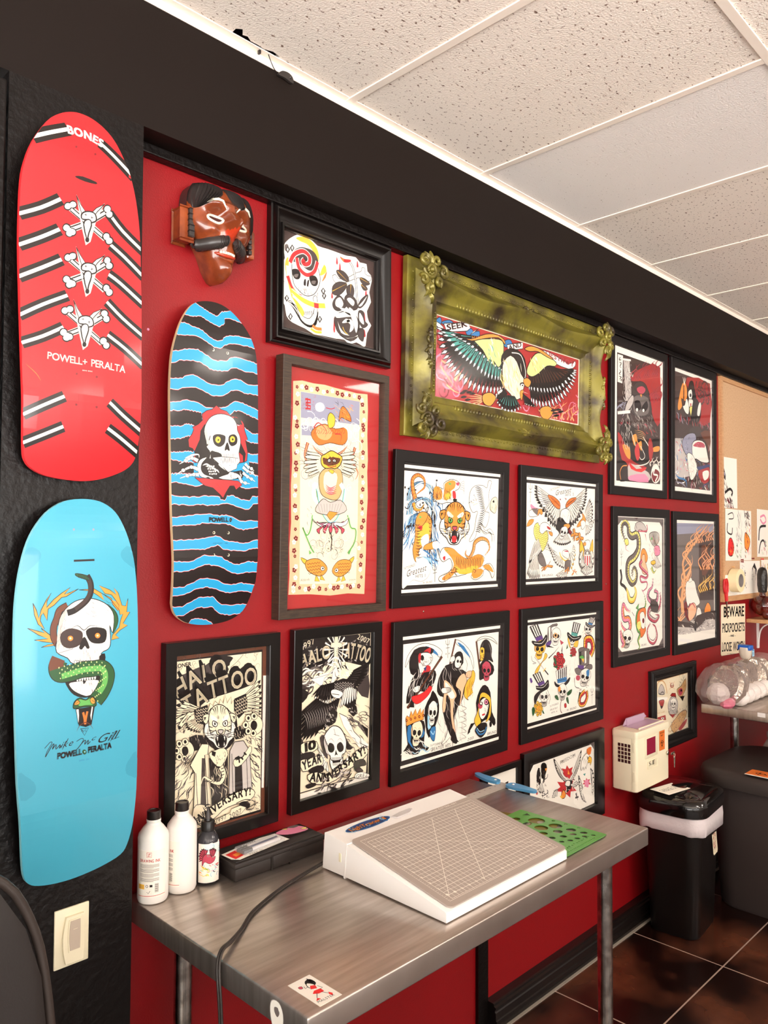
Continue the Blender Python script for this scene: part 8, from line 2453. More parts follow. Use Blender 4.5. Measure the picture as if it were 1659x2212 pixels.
OUTLINE = {'red_deck': [(.015,.2895),(.0167,.2236),(.0227,.1839),(.0377,.1371),(.0663,.0864),(.0905,.0615),(.1144,.0465),(.1359,.0401),(.1609,.0416),(.1855,.0533),(.2064,.0741),(.2241,.1063),(.2395,.1404),(.2535,.1898),(.2635,.2555),(.2684,.3478),(.2712,.4544),(.2742,.67),(.2737,.7207),(.2685,.7454),(.2535,.7627),(.2274,.7764),(.1951,.7873),(.1608,.7922),(.1206,.7906),(.085,.7852),(.0589,.7739),(.0439,.7584),(.0369,.7316),(.0284,.6324),(.0163,.382)],'blue_deck': [(.0221,.2546),(.0239,.2096),(.0291,.1645),(.039,.1192),(.0541,.0842),(.0803,.0501),(.1107,.029),(.1407,.0207),(.1747,.0201),(.2004,.0267),(.2234,.0441),(.2398,.074),(.2531,.1122),(.2643,.1607),(.2708,.2216),(.2747,.3228),(.2765,.4913),(.2762,.5851),(.2756,.6474),(.275,.7005),(.2685,.7424),(.2567,.7611),(.2262,.7723),(.1899,.7792),(.1504,.7826),(.1115,.7804),(.0806,.7731),(.0665,.7635),(.0585,.7507),(.0517,.724),(.0433,.6614),(.0332,.5634),(.0269,.4317),(.0229,.3356)],'ripple_deck': [(.0325,.2204),(.0346,.1675),(.0411,.1258),(.0563,.0776),(.0797,.0371),(.103,.0147),(.1306,.0038),(.1602,.0001),(.1866,.0043),(.2121,.0188),(.2355,.0416),(.2537,.0655),(.2666,.0922),(.2743,.1235),(.2787,.1747),(.2812,.2511),(.2856,.6463),(.2839,.6865),(.2738,.7285),(.2582,.76),(.229,.7782),(.1894,.7865),(.1445,.787),(.1072,.7805),(.0842,.7702),(.0655,.7538),(.0569,.7344),(.0539,.71),(.0431,.5591),(.0384,.4493),(.0331,.2815)]}
UNIT = 0.0005
def pp(q):
    out = []; x = y = 0
    for i in range(0, len(q), 2): x += q[i]; y += q[i+1]; out.append((x*UNIT, y*UNIT))
    return out
def draw(a, key):
    global UNIT
    UNIT = .001 if (len(key) == 1 or 'paper' in key or key in ('ripple_deck', 'red_deck')) else .0005; m = 1e-4
    for o in ART[key]:
        k = o[0]
        if k == 'P': a.poly(o[1], pp(o[3]), o[2])
        elif k == 'O': a.out(o[1], pp(o[4]), max(o[3]*m, .0006), 'k', o[2])
        elif k == 'L': a.line(o[1], max(o[2]*m, .0005), pp(o[5]), o[3], o[4])
        elif k == 'M': q = pp(o[2]); getattr(a, o[1])(*q, **o[3])
        elif k == 'F': a.fan(pp(o[1]), pp(o[2]), o[3], o[4], o[5], o[6], mid=o[7])
        elif k == 'N': a.snake(pp(o[1]), o[2]*m, o[3], o[4], o[5], tap=o[6])
        elif k == 'G': a.flame(pp(o[1]), o[2]*m, o[3])
        elif k == 'T': a.text(o[1], o[2], pp(o[3]), o[4]*m, **o[5])
        elif k == 'B': a.blossom(o[1], pp(o[2])[0], o[3]*m, o[4]*.7)
        elif k == 'X':
            b = [v*UNIT for v in o[2]]
            if o[1] == 'swirls': a.swirls(*b, o[3], o[4], o[5], *o[6])
            else: a.strokes(*b, o[3], o[4], o[5], *o[6])
        elif k == 'J':
            R = random.Random(len(o[2])*7+o[2][1])
            def jag(P, n=46):
                S_ = [math.dist(p, q) for p, q in zip(P, P[1:])]; T_ = sum(S_); r = []
                for k in range(n):
                    t = T_*k/(n-1); i = 0
                    while i < len(S_)-1 and t > S_[i]: t -= S_[i]; i += 1
                    f = min(1, t/S_[i]); r.append((P[i][0]+(P[i+1][0]-P[i][0])*f, P[i][1]+(P[i+1][1]-P[i][1])*f+R.uniform(-1, 1)*o[1]*m*.7))
                return r
            T, Bt = jag(pp(o[2])), jag(pp(o[3])); w = o[1]*m
            for c, e in (('a', 1.1), ('q', .6), ('k', 0)): a.band(c, [(x, y-w*e) for x, y in T], [(x, y+w*e) for x, y in Bt])
# ---------------------------------------------------------------- materials
RED = mat('red_wall_paint', (142, 11, 18), rough=0.42, spec=0.42, bump=(260, 0.25, 0.002))
BLK = mat('black_wall_paint', (9, 4, 3), rough=0.4, spec=0.3, bump=(70, 0.5, 0.004))
BLKS = mat('black_satin_paint', (17, 6, 2), rough=0.6, spec=0.22, bump=(200, 0.15, 0.001))
FRB = mat('black_frame_wood', (13, 8, 7), rough=0.5, spec=0.35, bump=(180, 0.1, 0.0006))
FRG = mat('glossy_black_frame', (9, 5, 4), rough=0.3, spec=0.4, coat=0.15)
FRW = mat('brown_frame_wood', (66, 50, 36), rough=0.5, noise=(30, (42, 30, 22), 0.35, 0.65, (1, 1, 10)), bump=(90, 0.3, 0.001))
WHT = mat('white_plastic', (244, 240, 236), rough=0.4)
CRM = mat('cream_plastic', (236, 226, 196), rough=0.4)
STL = mat('brushed_steel', (206, 196, 188), rough=0.32, metal=.9, aniso=0.5, bump=(14, 0.12, 0.001, 1), noise=(5, (176, 164, 154), 0.3, 0.7, (1, 12, 1)))
CHR = mat('galvanised_tube', (200, 198, 194), rough=0.22, metal=1.0, noise=(40, (150, 144, 138), 0.4, 0.62))
BPL = mat('black_plastic', (20, 16, 15), rough=0.3)
BMT = mat('matt_black_plastic', (40, 33, 30), rough=0.55, bump=(400, 0.2, 0.0006))
GPL = mat('grey_plastic', (70, 60, 58), rough=0.55, bump=(500, 0.25, 0.0008))
WDN = mat('pale_wood', (206, 158, 112), rough=0.5, noise=(14, (188, 138, 92), 0.35, 0.7, (1, 8, 8)))
CORK = mat('cork_sheet', (206, 168, 130), rough=0.8, noise=(120, (188, 148, 110), 0.4, 0.75), bump=(300, 0.3, 0.001))
PAPER = pm('w')
def glass_mat(rg=0.03):
    m = bpy.data.materials.new('picture_glass'); m.use_nodes = True; nt = m.node_tree; nt.nodes.clear()
    o = nt.nodes.new('ShaderNodeOutputMaterial'); mx = nt.nodes.new('ShaderNodeMixShader'); t = nt.nodes.new('ShaderNodeBsdfTransparent'); g = nt.nodes.new('ShaderNodeBsdfGlossy')
    f = nt.nodes.new('ShaderNodeFresnel'); f.inputs[0].default_value = 1.5; g.inputs['Roughness'].default_value = rg; g.inputs['Color'].default_value = (1, 1, 1, 1)
    ge = nt.nodes.new('ShaderNodeNewGeometry'); mu = nt.nodes.new('ShaderNodeMath'); mu.operation = 'SUBTRACT'; mu.use_clamp = True
    nt.links.new(f.outputs[0], mu.inputs[0]); nt.links.new(ge.outputs['Backfacing'], mu.inputs[1]); nt.links.new(mu.outputs[0], mx.inputs[0]); nt.links.new(t.outputs[0], mx.inputs[1]); nt.links.new(g.outputs[0], mx.inputs[2]); nt.links.new(mx.outputs[0], o.inputs[0]); return m
GLS = glass_mat()
def film_mat(name, rgb, op, rough=0.12):
    m = bpy.data.materials.new(name); m.use_nodes = True; nt = m.node_tree; b = nt.nodes['Principled BSDF']; o = nt.nodes['Material Output']
    b.inputs['Base Color'].default_value = (*lin(rgb), 1); b.inputs['Roughness'].default_value = rough
    mx = nt.nodes.new('ShaderNodeMixShader'); t = nt.nodes.new('ShaderNodeBsdfTransparent'); mx.inputs[0].default_value = op
    nt.links.new(t.outputs[0], mx.inputs[1]); nt.links.new(b.outputs[0], mx.inputs[2]); nt.links.new(mx.outputs[0], o.inputs[0]); return m

def floor_mat():
    m = mat('brown_floor_tile', (24, 10, 7), rough=0.25, noise=(3.4, (98, 54, 36), 0.44, 0.70), spec=0.5)
    nt = m.node_tree; b = nt.nodes['Principled BSDF']; src = b.inputs['Base Color'].links[0].from_socket
    tc = nt.nodes.new('ShaderNodeTexCoord'); sp = nt.nodes.new('ShaderNodeSeparateXYZ'); nt.links.new(tc.outputs['Object'], sp.inputs[0])
    def M(op, a, bb=None):
        n = nt.nodes.new('ShaderNodeMath'); n.operation = op
        for i, q in enumerate((a, bb)):
            if q is None: continue
            if isinstance(q, (int, float)): n.inputs[i].default_value = q
            else: nt.links.new(q, n.inputs[i])
        return n.outputs[0]
    g = []
    for ax, ph in ((0, 3.157), (1, 1.241)):
        t = M('FRACT', M('DIVIDE', M('SUBTRACT', sp.outputs[ax], ph-6.1), 0.61)); t = M('ABSOLUTE', M('SUBTRACT', t, 0.5)); g.append(M('GREATER_THAN', t, 0.5-0.0028/0.61*1.0))
    k = M('MAXIMUM', g[0], g[1]); mx = nt.nodes.new('ShaderNodeMix'); mx.data_type = 'RGBA'
    nt.links.new(k, mx.inputs[0]); nt.links.new(src, mx.inputs[6]); mx.inputs[7].default_value = (*lin((168, 146, 132)), 1); nt.links.new(mx.outputs[2], b.inputs['Base Color'])
    return m
def tile_mat(name, rgb, pit, amt):
    m = mat(name, rgb, rough=0.85, spec=0.2); nt = m.node_tree; b = nt.nodes['Principled BSDF']
    tc = nt.nodes.new('ShaderNodeTexCoord'); mp = nt.nodes.new('ShaderNodeMapping'); mp.inputs['Scale'].default_value = (1.0, 1.6, 1); nt.links.new(tc.outputs['Object'], mp.inputs[0])
    n = nt.nodes.new('ShaderNodeTexNoise'); n.inputs['Scale'].default_value = pit; n.inputs['Detail'].default_value = 3; nt.links.new(mp.outputs[0], n.inputs[0])
    r = nt.nodes.new('ShaderNodeValToRGB'); r.color_ramp.elements[0].position = amt; r.color_ramp.elements[1].position = amt+0.05
    r.color_ramp.elements[0].color = (*lin(rgb), 1); r.color_ramp.elements[1].color = (*lin((126, 100, 86)), 1)
    nt.links.new(n.outputs['Fac'], r.inputs[0]); nt.links.new(r.outputs[0], b.inputs['Base Color'])
    n2 = nt.nodes.new('ShaderNodeTexNoise'); n2.inputs['Scale'].default_value = 190; nt.links.new(tc.outputs['Object'], n2.inputs[0])
    ad = nt.nodes.new('ShaderNodeMath'); ad.operation = 'SUBTRACT'; nt.links.new(n2.outputs['Fac'], ad.inputs[0])
    r2 = nt.nodes.new('ShaderNodeMath'); r2.operation = 'MULTIPLY'; r2.inputs[1].default_value = 2.0; nt.links.new(r.outputs[0], r2.inputs[0])
    bp = nt.nodes.new('ShaderNodeBump'); bp.inputs['Strength'].default_value = 0.6; bp.inputs['Distance'].default_value = 0.003; nt.links.new(n2.outputs['Fac'], bp.inputs['Height']); nt.links.new(bp.outputs[0], b.inputs['Normal'])
    return m

# ---------------------------------------------------------------- the room
X0, X1, Y0 = -2.4, 6.6, -4.2
def struct(name, mb, m, smooth=None):
    o = mb.build(name, m, None, smooth); o['kind'] = 'structure'; return o
struct('floor', MB().box(X0, X1, Y0, WY+0.1, -0.1, 0.0), floor_mat())
struct('wall_back', MB().box(0.84, X1, WY, WY+0.1, 0.0, 3.0), RED)
struct('trim_1', MB().box(0.5535, 0.8405, CY, WY+0.1, 0.0, 2.5775), BLK)                       # pillar that carries the two decks
struct('trim_2', MB().box(0.44, 0.545, CY-0.016, WY+0.1, 0.0, 2.55, bev=0.004), BLK)            # door casing left of it
struct('trim_3', MB().box(X0, X1, CY, WY+0.1, 2.5775, CZ+0.1), BLKS)                            # soffit
struct('trim_4', MB().box(0.8405, X1, WY-0.03, WY, 2.553, 2.5775, bev=0.003), BLK)            # batten under the soffit
struct('wall_left', MB().box(X0-0.1, X0, Y0, WY+0.1, 0, .35).box(X0-0.1, X0, Y0, WY+0.1, 2.72, 3.0).box(X0-.1, X0, .7, WY+.1, .35, 2.72).box(X0-.1, X0, Y0, Y0+.3, .35, 2.72), mat('grey_room_wall', (214, 210, 204), 0.7))
struct('added_window_2', MB().box(X0-.08, X0-.01, -2.43, -2.37, .35, 2.72).box(X0-.08, X0-.01, -.93, -.87, .35, 2.72), mat('added_window_frame', (40, 36, 34), .4))  # unseen window, added so light reaches the ceiling and left-facing sides
GRW = MATS['grey_room_wall']
struct('wall_front', MB().box(X0, X1, Y0-0.1, Y0, 0, 0.35).box(X0, X1, Y0-0.1, Y0, 2.72, 3.0).box(X0, X0+.3, Y0-0.1, Y0, .35, 2.72).box(2.3, X1, Y0-0.1, Y0, .35, 2.72), GRW)
mull = MB()
for k in range(4): x = X0+.3+k*(2.3-X0-.3)/3; mull.box(x-.03, x+.03, Y0-.08, Y0-.01, .35, 2.72)
struct('added_window_1', mull, mat('added_window_frame', (40, 36, 34), .4))  # unseen window added for fill light, kept out of the glass reflections
struct('wall_side', MB().box(X0, 0.4401, CY+0.02, WY+0.1, 0, 2.58), BLK)
def plank_mat():
    m = mat('grey_plank_wall', (150, 144, 142), rough=0.6); nt = m.node_tree; b = nt.nodes['Principled BSDF']
    tc = nt.nodes.new('ShaderNodeTexCoord'); w = nt.nodes.new('ShaderNodeTexWave'); w.bands_direction = 'Z'; w.inputs['Scale'].default_value = 1.75; w.inputs['Distortion'].default_value = 0.05
    nt.links.new(tc.outputs['Object'], w.inputs[0]); r = nt.nodes.new('ShaderNodeValToRGB'); r.color_ramp.elements[0].position = 0.02; r.color_ramp.elements[1].position = 0.05
    r.color_ramp.elements[0].color = (*lin((40, 34, 32)), 1); r.color_ramp.elements[1].color = (*lin((172, 166, 164)), 1); nt.links.new(w.outputs['Fac'], r.inputs[0]); nt.links.new(r.outputs[0], b.inputs['Base Color']); return m
struct('wall_right', MB().box(X1, X1+0.1, Y0, WY+0.1, 0, 3.0), plank_mat())
# lower wall: black upright batten, ribbed black baseboard, dark sealant line
struct('trim_5', MB().box(2.145, 2.20, WY-0.012, WY, 0.0, 0.83), BLK)
def ribbed():
    pr = [(WY, 0.0), (1.622, 0.0), (1.622, 0.014)]
    for k in range(4): z = 0.014+k*0.018; pr += [(1.626, z+0.002), (1.626, z+0.008), (1.622+0.004*k, z+0.011), (1.622+0.004*k, z+0.018)]
    pr += [(1.640, 0.088), (WY, 0.088)]
    return MB().prism(pr, 2.2, X1, 'x')
struct('baseboard_back', ribbed(), mat('worn_black_baseboard', (20, 14, 13), 0.35, noise=(60, (22, 16, 14), 0.3, 0.6)))
struct('trim_6', MB().box(2.2, X1, 1.612, 1.623, 0, 0.004), mat('grout_line', (150, 140, 128), 0.7))
# ceiling tiles with one broken edge, T-bars, wall angle
TX = [1.455+0.6075*k for k in range(-7, 9)]; TY = [CY, 0.672, -0.548, -1.768, -2.988, Y0]
TM = [tile_mat('fissured_ceiling_tile', (240, 228, 216), 78, 0.625), tile_mat('fine_ceiling_tile', (240, 232, 226), 120, 0.68), mat('ceiling_void_shade', (30, 12, 10), 0.9)]
cb = MB(); lights = []
for i in range(len(TX)-1):
    for j in range(len(TY)-1):
        x0, x1, y1, y0 = TX[i], TX[i+1], TY[j], TY[j+1]
        x0 = max(x0, X0); x1 = min(x1, X1)
        if x1 <= x0: continue
        mi = 1 if i in (8, 13) else 0
        if j == 0 and x0 < 1.1 < x1:
            cb.prism([(x0, y0), (x1, y0), (x1, y1), (1.200, y1), (1.196, 1.556), (1.172, 1.5525), (1.150, 1.560), (1.128, 1.5575), (1.108, 1.5585), (1.092, 1.549), (1.080, 1.553), (1.068, 1.535), (1.055, 1.545), (1.058, y1), (x0, y1)], CZ, CZ+0.016, 'z', mi)
        else: cb.box(x0, x1, y0, y1, CZ, CZ+0.016, mi)
ceil = struct('ceiling', cb, TM)
struct('trim_7', MB().box(X0, X1, Y0, WY+0.1, 3.08, 3.12), TM[2])  # dark sheet above the tiles; its colour is the shade in the hole
tb = MB()
for x in TX[1:-1]:
    if X0 < x < X1: tb.box(x-0.012, x+0.012, Y0, CY, CZ-0.004, CZ, bev=0.0012)
for y in TY[1:-1]: tb.box(X0, X1, y-0.012, y+0.012, CZ-0.0045, CZ-0.0002, bev=0.0012)
GRID = mat('painted_ceiling_grid', (244, 230, 216), 0.45)
struct('trim_8', tb, GRID)
struct('trim_9', MB().box(X0, X1, CY-0.022, CY, CZ-0.003, CZ-0.0005).box(X0, X1, CY-0.0018, CY, CZ-0.022, CZ-0.003), GRID)
# fluorescent troffers in the ceiling behind and beside the camera: the room's lamps
LAMPS = 'recessed ceiling lights'
for k, (x, y, p) in enumerate(TROFFERS):
    i = min(range(len(TX)-1), key=lambda q: abs((TX[q]+TX[q+1])/2-x)); cx = (TX[i]+TX[i+1])/2
    j = min(range(1, len(TY)-1), key=lambda q: abs((TY[q]+TY[q+1])/2-y)); cy = (TY[j]+TY[j+1])/2; ly = (TY[j]-TY[j+1])/2-0.014
    t = thing('ceiling_light', 'recessed fluorescent ceiling light panel in the tile grid', 'light', (cx, cy, CZ), group=LAMPS)
    f = MB()
    for a, b, c, d in ((-.29, .29, -ly, -ly+.03), (-.29, .29, ly-.03, ly), (-.29, -.26, -ly+.03, ly-.03), (.26, .29, -ly+.03, ly-.03)): f.box(a, b, c, d, -0.012, -0.002)
    f.build('light_frame', GRID, t, None)
    em = mat('lamp_diffuser_%d' % k, (255, 244, 230), 0.5, emit=((255, 243, 232), p/(PI*0.6)))
    MB().box(-.26, .26, -ly+.03, ly-.03, -0.008, -0.003).build('diffuser', em, t, None)

# ---------------------------------------------------------------- framed pictures
PRO = {
 'flat': [(0, 0), (0, .9), (.04, 1), (.88, 1), (.90, .86), (.95, .86), (.96, .74), (1, .74), (1, .3)],
 'plain': [(0, 0), (0, .94), (.05, 1), (.96, 1), (1, .94), (1, .3)],
 'scoop': [(0, 0), (0, .55), (.10, .62), (.13, .62), (.16, .8), (.24, 1), (.33, 1), (.38, .9), (.5, .78), (.66, .6), (.78, .55), (.80, .72), (.9, .74), (.93, .6), (1, .5), (1, .2)],
 'bead': [(0, 0), (0, .7), (.08, .82), (.14, .8), (.2, .95), (.42, 1), (.5, .9), (.56, .72), (.62, .72), (.66, .9), (.8, .92), (.86, .7), (1, .6), (1, .2)]}
def ring(prof, W, H, l, r, b, t, T):
    """mitred moulding around a W x H frame whose opening margins are l, r, b, t"""
    return [[(-W/2+l*f, -T*h, b*f), (W/2-r*f, -T*h, b*f), (W/2-r*f, -T*h, H-t*f), (-W/2+l*f, -T*h, H-t*f)] for f, h in prof]
def picture(label, x0, x1, z0, z1, ox0, ox1, oz0, oz1, T, prof, key, base, m, lean=0.0, group=None, glass=True, pd=.55, pframe=None, gm=None):
    W, H = x1-x0, z1-z0; l, r, b, t = ox0-x0, x1-ox1, oz0-z0, z1-oz1
    g = thing('picture_frame', label, 'picture frame', ((x0+x1)/2, WY, z0), (lean/H, 0, 0), group)
    if pframe: pframe(g, W, H, l, r, b, t)
    else: MB().loft(ring(PRO[prof], W, H, l, r, b, t, T), cap=False).build('frame_moulding', m, g, 28)
    MB().box(-W/2+l*.6, W/2-r*.6, -T*(pd-.25)+.0012, -T*(pd-.25)+.004, b*.6, H-t*.6).build('backing_board', mat('brown_backing', (120, 88, 56), 0.8), g, None)
    w, h = ox1-ox0, oz1-oz0; a = Art([(-.004, -.004), (w+.004, -.004), (w+.004, h+.004), (-.004, h+.004)])
    draw(a, key); a.build('print', g, base, (-.004, w+.004, -.004, h+.004), (-W/2+l, -T*(pd-.25), H-t))
    if glass: MB().box(-W/2+l-.003, W/2-r+.003, -T*pd-.002, -T*pd, b-.003, H-t+.003).build('glass_pane', gm or GLS, g, None)
    return g
picture('glossy black scooped frame with white cut-out skull and rose flash, right of the mask', 1.245, 1.702, 2.182, 2.558, 1.289, 1.640, 2.230, 2.4975, .034, 'scoop', 'A', 'z', FRG, 0, pd=.42)
picture('tall brown wood frame with red mat and a golden-faced meditating deity scroll', 1.272, 1.672, 1.449, 2.151, 1.300, 1.652, 1.473, 2.127, .033, 'plain', 'B', 'h', FRW, .011)
picture('scuffed black frame with crowned winged tiger anniversary print signed at the top left', .950, 1.284, .925, 1.416, .979, 1.250, .953, 1.384, .024, 'plain', 'C', 'B', FRG, .002)
picture('black frame with eagle landing on a skull, ten year anniversary print', 1.329, 1.662, .927, 1.418, 1.359, 1.627, .9585, 1.389, .020, 'plain', 'D', 'k', FRG, .009)
FG = 'wide flat black frames with multi-figure flash sheets'
picture('wide flat black frame with flash sheet of orange tigers and blue waves', 1.718, 2.308, 1.451, 1.938, 1.761, 2.271, 1.491, 1.897, .013, 'flat', 'E', 'k', FRB, .015, FG, pd=.8)
picture('wide flat black frame with flash sheet of spread-winged bald eagles and a striped shield', 2.392, 2.989, 1.452, 1.938, 2.432, 2.949, 1.494, 1.900, .013, 'flat', 'F', 'k', FRB, .006, FG, pd=.8)
picture('wide flat black frame with flash sheet of hooded reapers with scythes', 1.717, 2.314, .915, 1.410, 1.760, 2.276, .955, 1.3645, .013, 'flat', 'G', 'k', FRB, .011, FG, pd=.8)
picture('wide flat black frame with flash sheet of skulls wearing striped top hats', 2.398, 2.992, .917, 1.408, 2.440, 2.957, .956, 1.367, .013, 'flat', 'H', 'k', FRB, .003, FG, pd=.8)
TG = 'tall flat brown-black frames by the cork board'
picture('tall dark frame, horned demon among red flames, beside the ornate gilt frame', 3.061, 3.608, 1.860, 2.551, 3.098, 3.566, 1.899, 2.510, .014, 'flat', 'I', 'k', FRB, .009, TG, pd=.8)
picture('tall dark frame, white-faced guitar player above waves, beside the cork board', 3.651, 4.194, 1.863, 2.553, 3.690, 4.145, 1.905, 2.508, .016, 'flat', 'J', 'k', FRB, .007, TG, pd=.8)
picture('tall dark frame with flash sheet of coiling snakes', 3.079, 3.629, 1.119, 1.809, 3.124, 3.577, 1.158, 1.767, .013, 'flat', 'K', 'k', FRB, .004, TG, pd=.8)
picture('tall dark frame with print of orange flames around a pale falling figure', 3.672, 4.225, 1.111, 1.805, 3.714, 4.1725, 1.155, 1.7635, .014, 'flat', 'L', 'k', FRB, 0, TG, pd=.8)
picture('small black beaded frame with yellowed sheet of heads, behind the cream sharps container', 3.423, 3.918, .682, 1.062, 3.481, 3.833, .742, 1.013, .022, 'bead', 'M', 'c', FRB, pd=.5)
picture('large black frame with red-burst eagle sheet, half hidden by the steel table', 2.408, 2.990, .530, .882, 2.444, 2.929, .583, .838, .019, 'plain', 'N', 'k', FRG, 0)
picture('low black frame with white mat peeking above the back edge of the steel table', 2.167, 2.400, .640, .864, 2.190, 2.375, .720, .843, .012, 'plain', 'O', 'w', FRG, 0)
# the swept gilt frame
GLD = mat('olive_gilt', (128, 118, 44), rough=0.32, metal=0.3, noise=(9, (56, 44, 30), 0.40, 0.66), bump=(60, 0.3, 0.002))
def ornate(g, W, H, l, r, b, t):
    prof = [(0, 0), (0, .018), (.05, .022), (.10, .021), (.22, .022), (.26, .03), (.38, .064), (.44, .074), (.52, .068), (.62, .046), (.72, .034), (.80, .032), (.83, .022), (.86, .018), (.93, .016), (1, .008), (1, .001)]
    mb = MB(); N = 40
    corners = [(-W/2, 0), (W/2, 0), (W/2, H), (-W/2, H)]; inn = [(-W/2+l, b), (W/2-r, b), (W/2-r, H-t), (-W/2+l, H-t)]
    for s in range(4):
        A, B_, C, Dd = corners[s], corners[(s+1) % 4], inn[s], inn[(s+1) % 4]; rows = []
        for k in range(N+1):
            u = k/N; sw = .5-.5*math.cos(2*PI*u*2)            # the crest swells at the corners and at the middle
            row = []
            for f, h in prof:
                ox = A[0]+(B_[0]-A[0])*u; oz = A[1]+(B_[1]-A[1])*u; ix = C[0]+(Dd[0]-C[0])*u; iz = C[1]+(Dd[1]-C[1])*u
                ff = f+(.07*(sw-.4) if .3 < f < .7 else 0); hh = h*(1-.22*sw) if .3 < f < .7 else h
                row.append((ox+(ix-ox)*ff, -hh, oz+(iz-oz)*ff))
            rows.append(row)
        mb.loft(rows, cap=False, closed=False)
    mb.build('frame_moulding', GLD, g, 40)
    for name, fr, hh, n1, rad, zz in (('zigzag_band', .16, .022, 62, .0045, 1), ('egg_moulding', .76, .033, 46, .0062, 0)):
        for s in range(4):
            q = MB(); A, B_, C, Dd = corners[s], corners[(s+1) % 4], inn[s], inn[(s+1) % 4]; n = int(n1*(1 if s % 2 == 0 else .36))
            for k in range(n):
                u = fr*.14+(1-fr*.28)*(k+.5)/n; ox = A[0]+(B_[0]-A[0])*u; oz = A[1]+(B_[1]-A[1])*u; ix = C[0]+(Dd[0]-C[0])*u; iz = C[1]+(Dd[1]-C[1])*u
                c = (ox+(ix-ox)*(fr+(.02 if zz and k % 2 else 0)), -hh, oz+(iz-oz)*(fr+(.02 if zz and k % 2 else 0)))
                q.ball(c, rad, seg=7, rings=4, sc=(1, .7, 1.5 if s % 2 == 0 else .9) if not zz else (1.1, .6, .9))
            q.build(name, GLD, g, 60)
    def scroll(q, c, R_, a0, sg, w=.0055, n=16, turns=1.35, lift=.0):
        pts = [(c[0]+R_*(1-.72*k/n)*math.cos(a0+sg*turns*2*PI*k/n), c[1]-lift*k/n-.006*math.sin(PI*k/n), c[2]+R_*(1-.72*k/n)*math.sin(a0+sg*turns*2*PI*k/n)) for k in range(n+1)]
        q.tube(pts, [w*(.5+.5*math.sin(PI*min(1, .15+k/n))) for k in range(n+1)], 7)
    def leaf(q, p, d, ln, w):
        d = Vector(d).normalized(); n = Vector((d.z, 0, -d.x)); L = []
        for k in range(6):
            t = k/5; c = Vector(p)+d*ln*t+Vector((0, -.010*math.sin(PI*t), 0)); ww = w*math.sin(PI*(.12+.86*t))
            L.append([c-n*ww+Vector((0, .003, 0)), c-n*ww*.4-Vector((0, .003, 0)), c+Vector((0, .001, 0)), c+n*ww*.4-Vector((0, .003, 0)), c+n*ww+Vector((0, .003, 0)), c+Vector((0, .006, 0))])
        q.loft(L)
    for sx, cz, sz in ((-1, 0, 1), (1, 0, 1), (1, H, -1), (-1, H, -1)):
        q = MB(); cx = sx*(W/2-.048); c0 = (cx, -.066, cz+sz*.048)
        for (dx, dz, R_, a0, sg) in ((-.000, .0, .019, 0, 1), (-.045, -.004, .015, 1.2, -1), (.002, .044, .015, 3.8, 1), (.020, -.018, .013, 2, 1), (-.018, -.022, .012, 5, -1), (.022, .026, .012, .5, -1), (-.028, .024, .012, 4, 1)):
            scroll(q, (cx+sx*dx*1.35, -.070, cz+sz*(.048+dz*1.35)), R_*1.4, a0 if sx > 0 else PI-a0, sg*sx*sz, .0078)
        for k in range(9):
            a = 2*PI*k/9; q.ball((cx+.013*math.cos(a), -.076, c0[2]+.013*math.sin(a)), .0055, seg=8, rings=5)
        q.ball((cx, -.080, c0[2]), .010, seg=10, rings=6)
        for k in range(6): leaf(q, (cx-sx*(.02+.014*k), -.066+.004*k, cz+sz*(.044+.004*k)), (-sx, 0, sz*(.9-.3*(k % 3))), .038, .009)
        for k in range(4): leaf(q, (cx+sx*.004, -.070, cz+sz*(.070+.016*k)), (sx*.5*(-1)**k, 0, sz), .036, .009)
        for k in range(3): leaf(q, (cx, -.068, cz+sz*.03), (sx*(1-.5*k), 0, -sz*(.2+.5*k)), .042, .011)
        q.build('corner_ornament', GLD, g, 60)
    for (x, z, hor) in ((0, .062, 1), (0, H-.062, 1), (-W/2+.062, H/2, 0), (W/2-.062, H/2, 0)):
        q = MB()
        for sg in (-1, 1):
            c = (x+(sg*.02 if hor else 0), -.060, z+(0 if hor else sg*.02)); scroll(q, c, .014, 0 if sg > 0 else PI, sg)
            for k in range(3): leaf(q, (x+(sg*(.02+.012*k) if hor else 0), -.060, z+(0 if hor else sg*(.02+.012*k))), (sg if hor else .3*(k-1), 0, .3*(k-1) if hor else sg), .026, .006)
        q.ball((x, -.064, z), .010, seg=10, rings=6); q.build('centre_ornament', GLD, g, 60)
picture('ornate olive-gilt swept frame with a diving eagle painting under banners', 1.762, 2.960, 1.985, 2.548, 1.918, 2.810, 2.128, 2.397, .02, 'plain', 'P', 'h', GLD, .014, pframe=ornate, pd=.5, gm=glass_mat(.16))

def hull(P):
    P = sorted(set(P)); out = []
    for Q in (P, P[::-1]):
        h = []
        for q in Q:
            while len(h) > 1 and (h[-1][0]-h[-2][0])*(q[1]-h[-2][1])-(h[-1][1]-h[-2][1])*(q[0]-h[-2][0]) <= 0: h.pop()
            h.append(q)
        out += h[:-1]
    return out
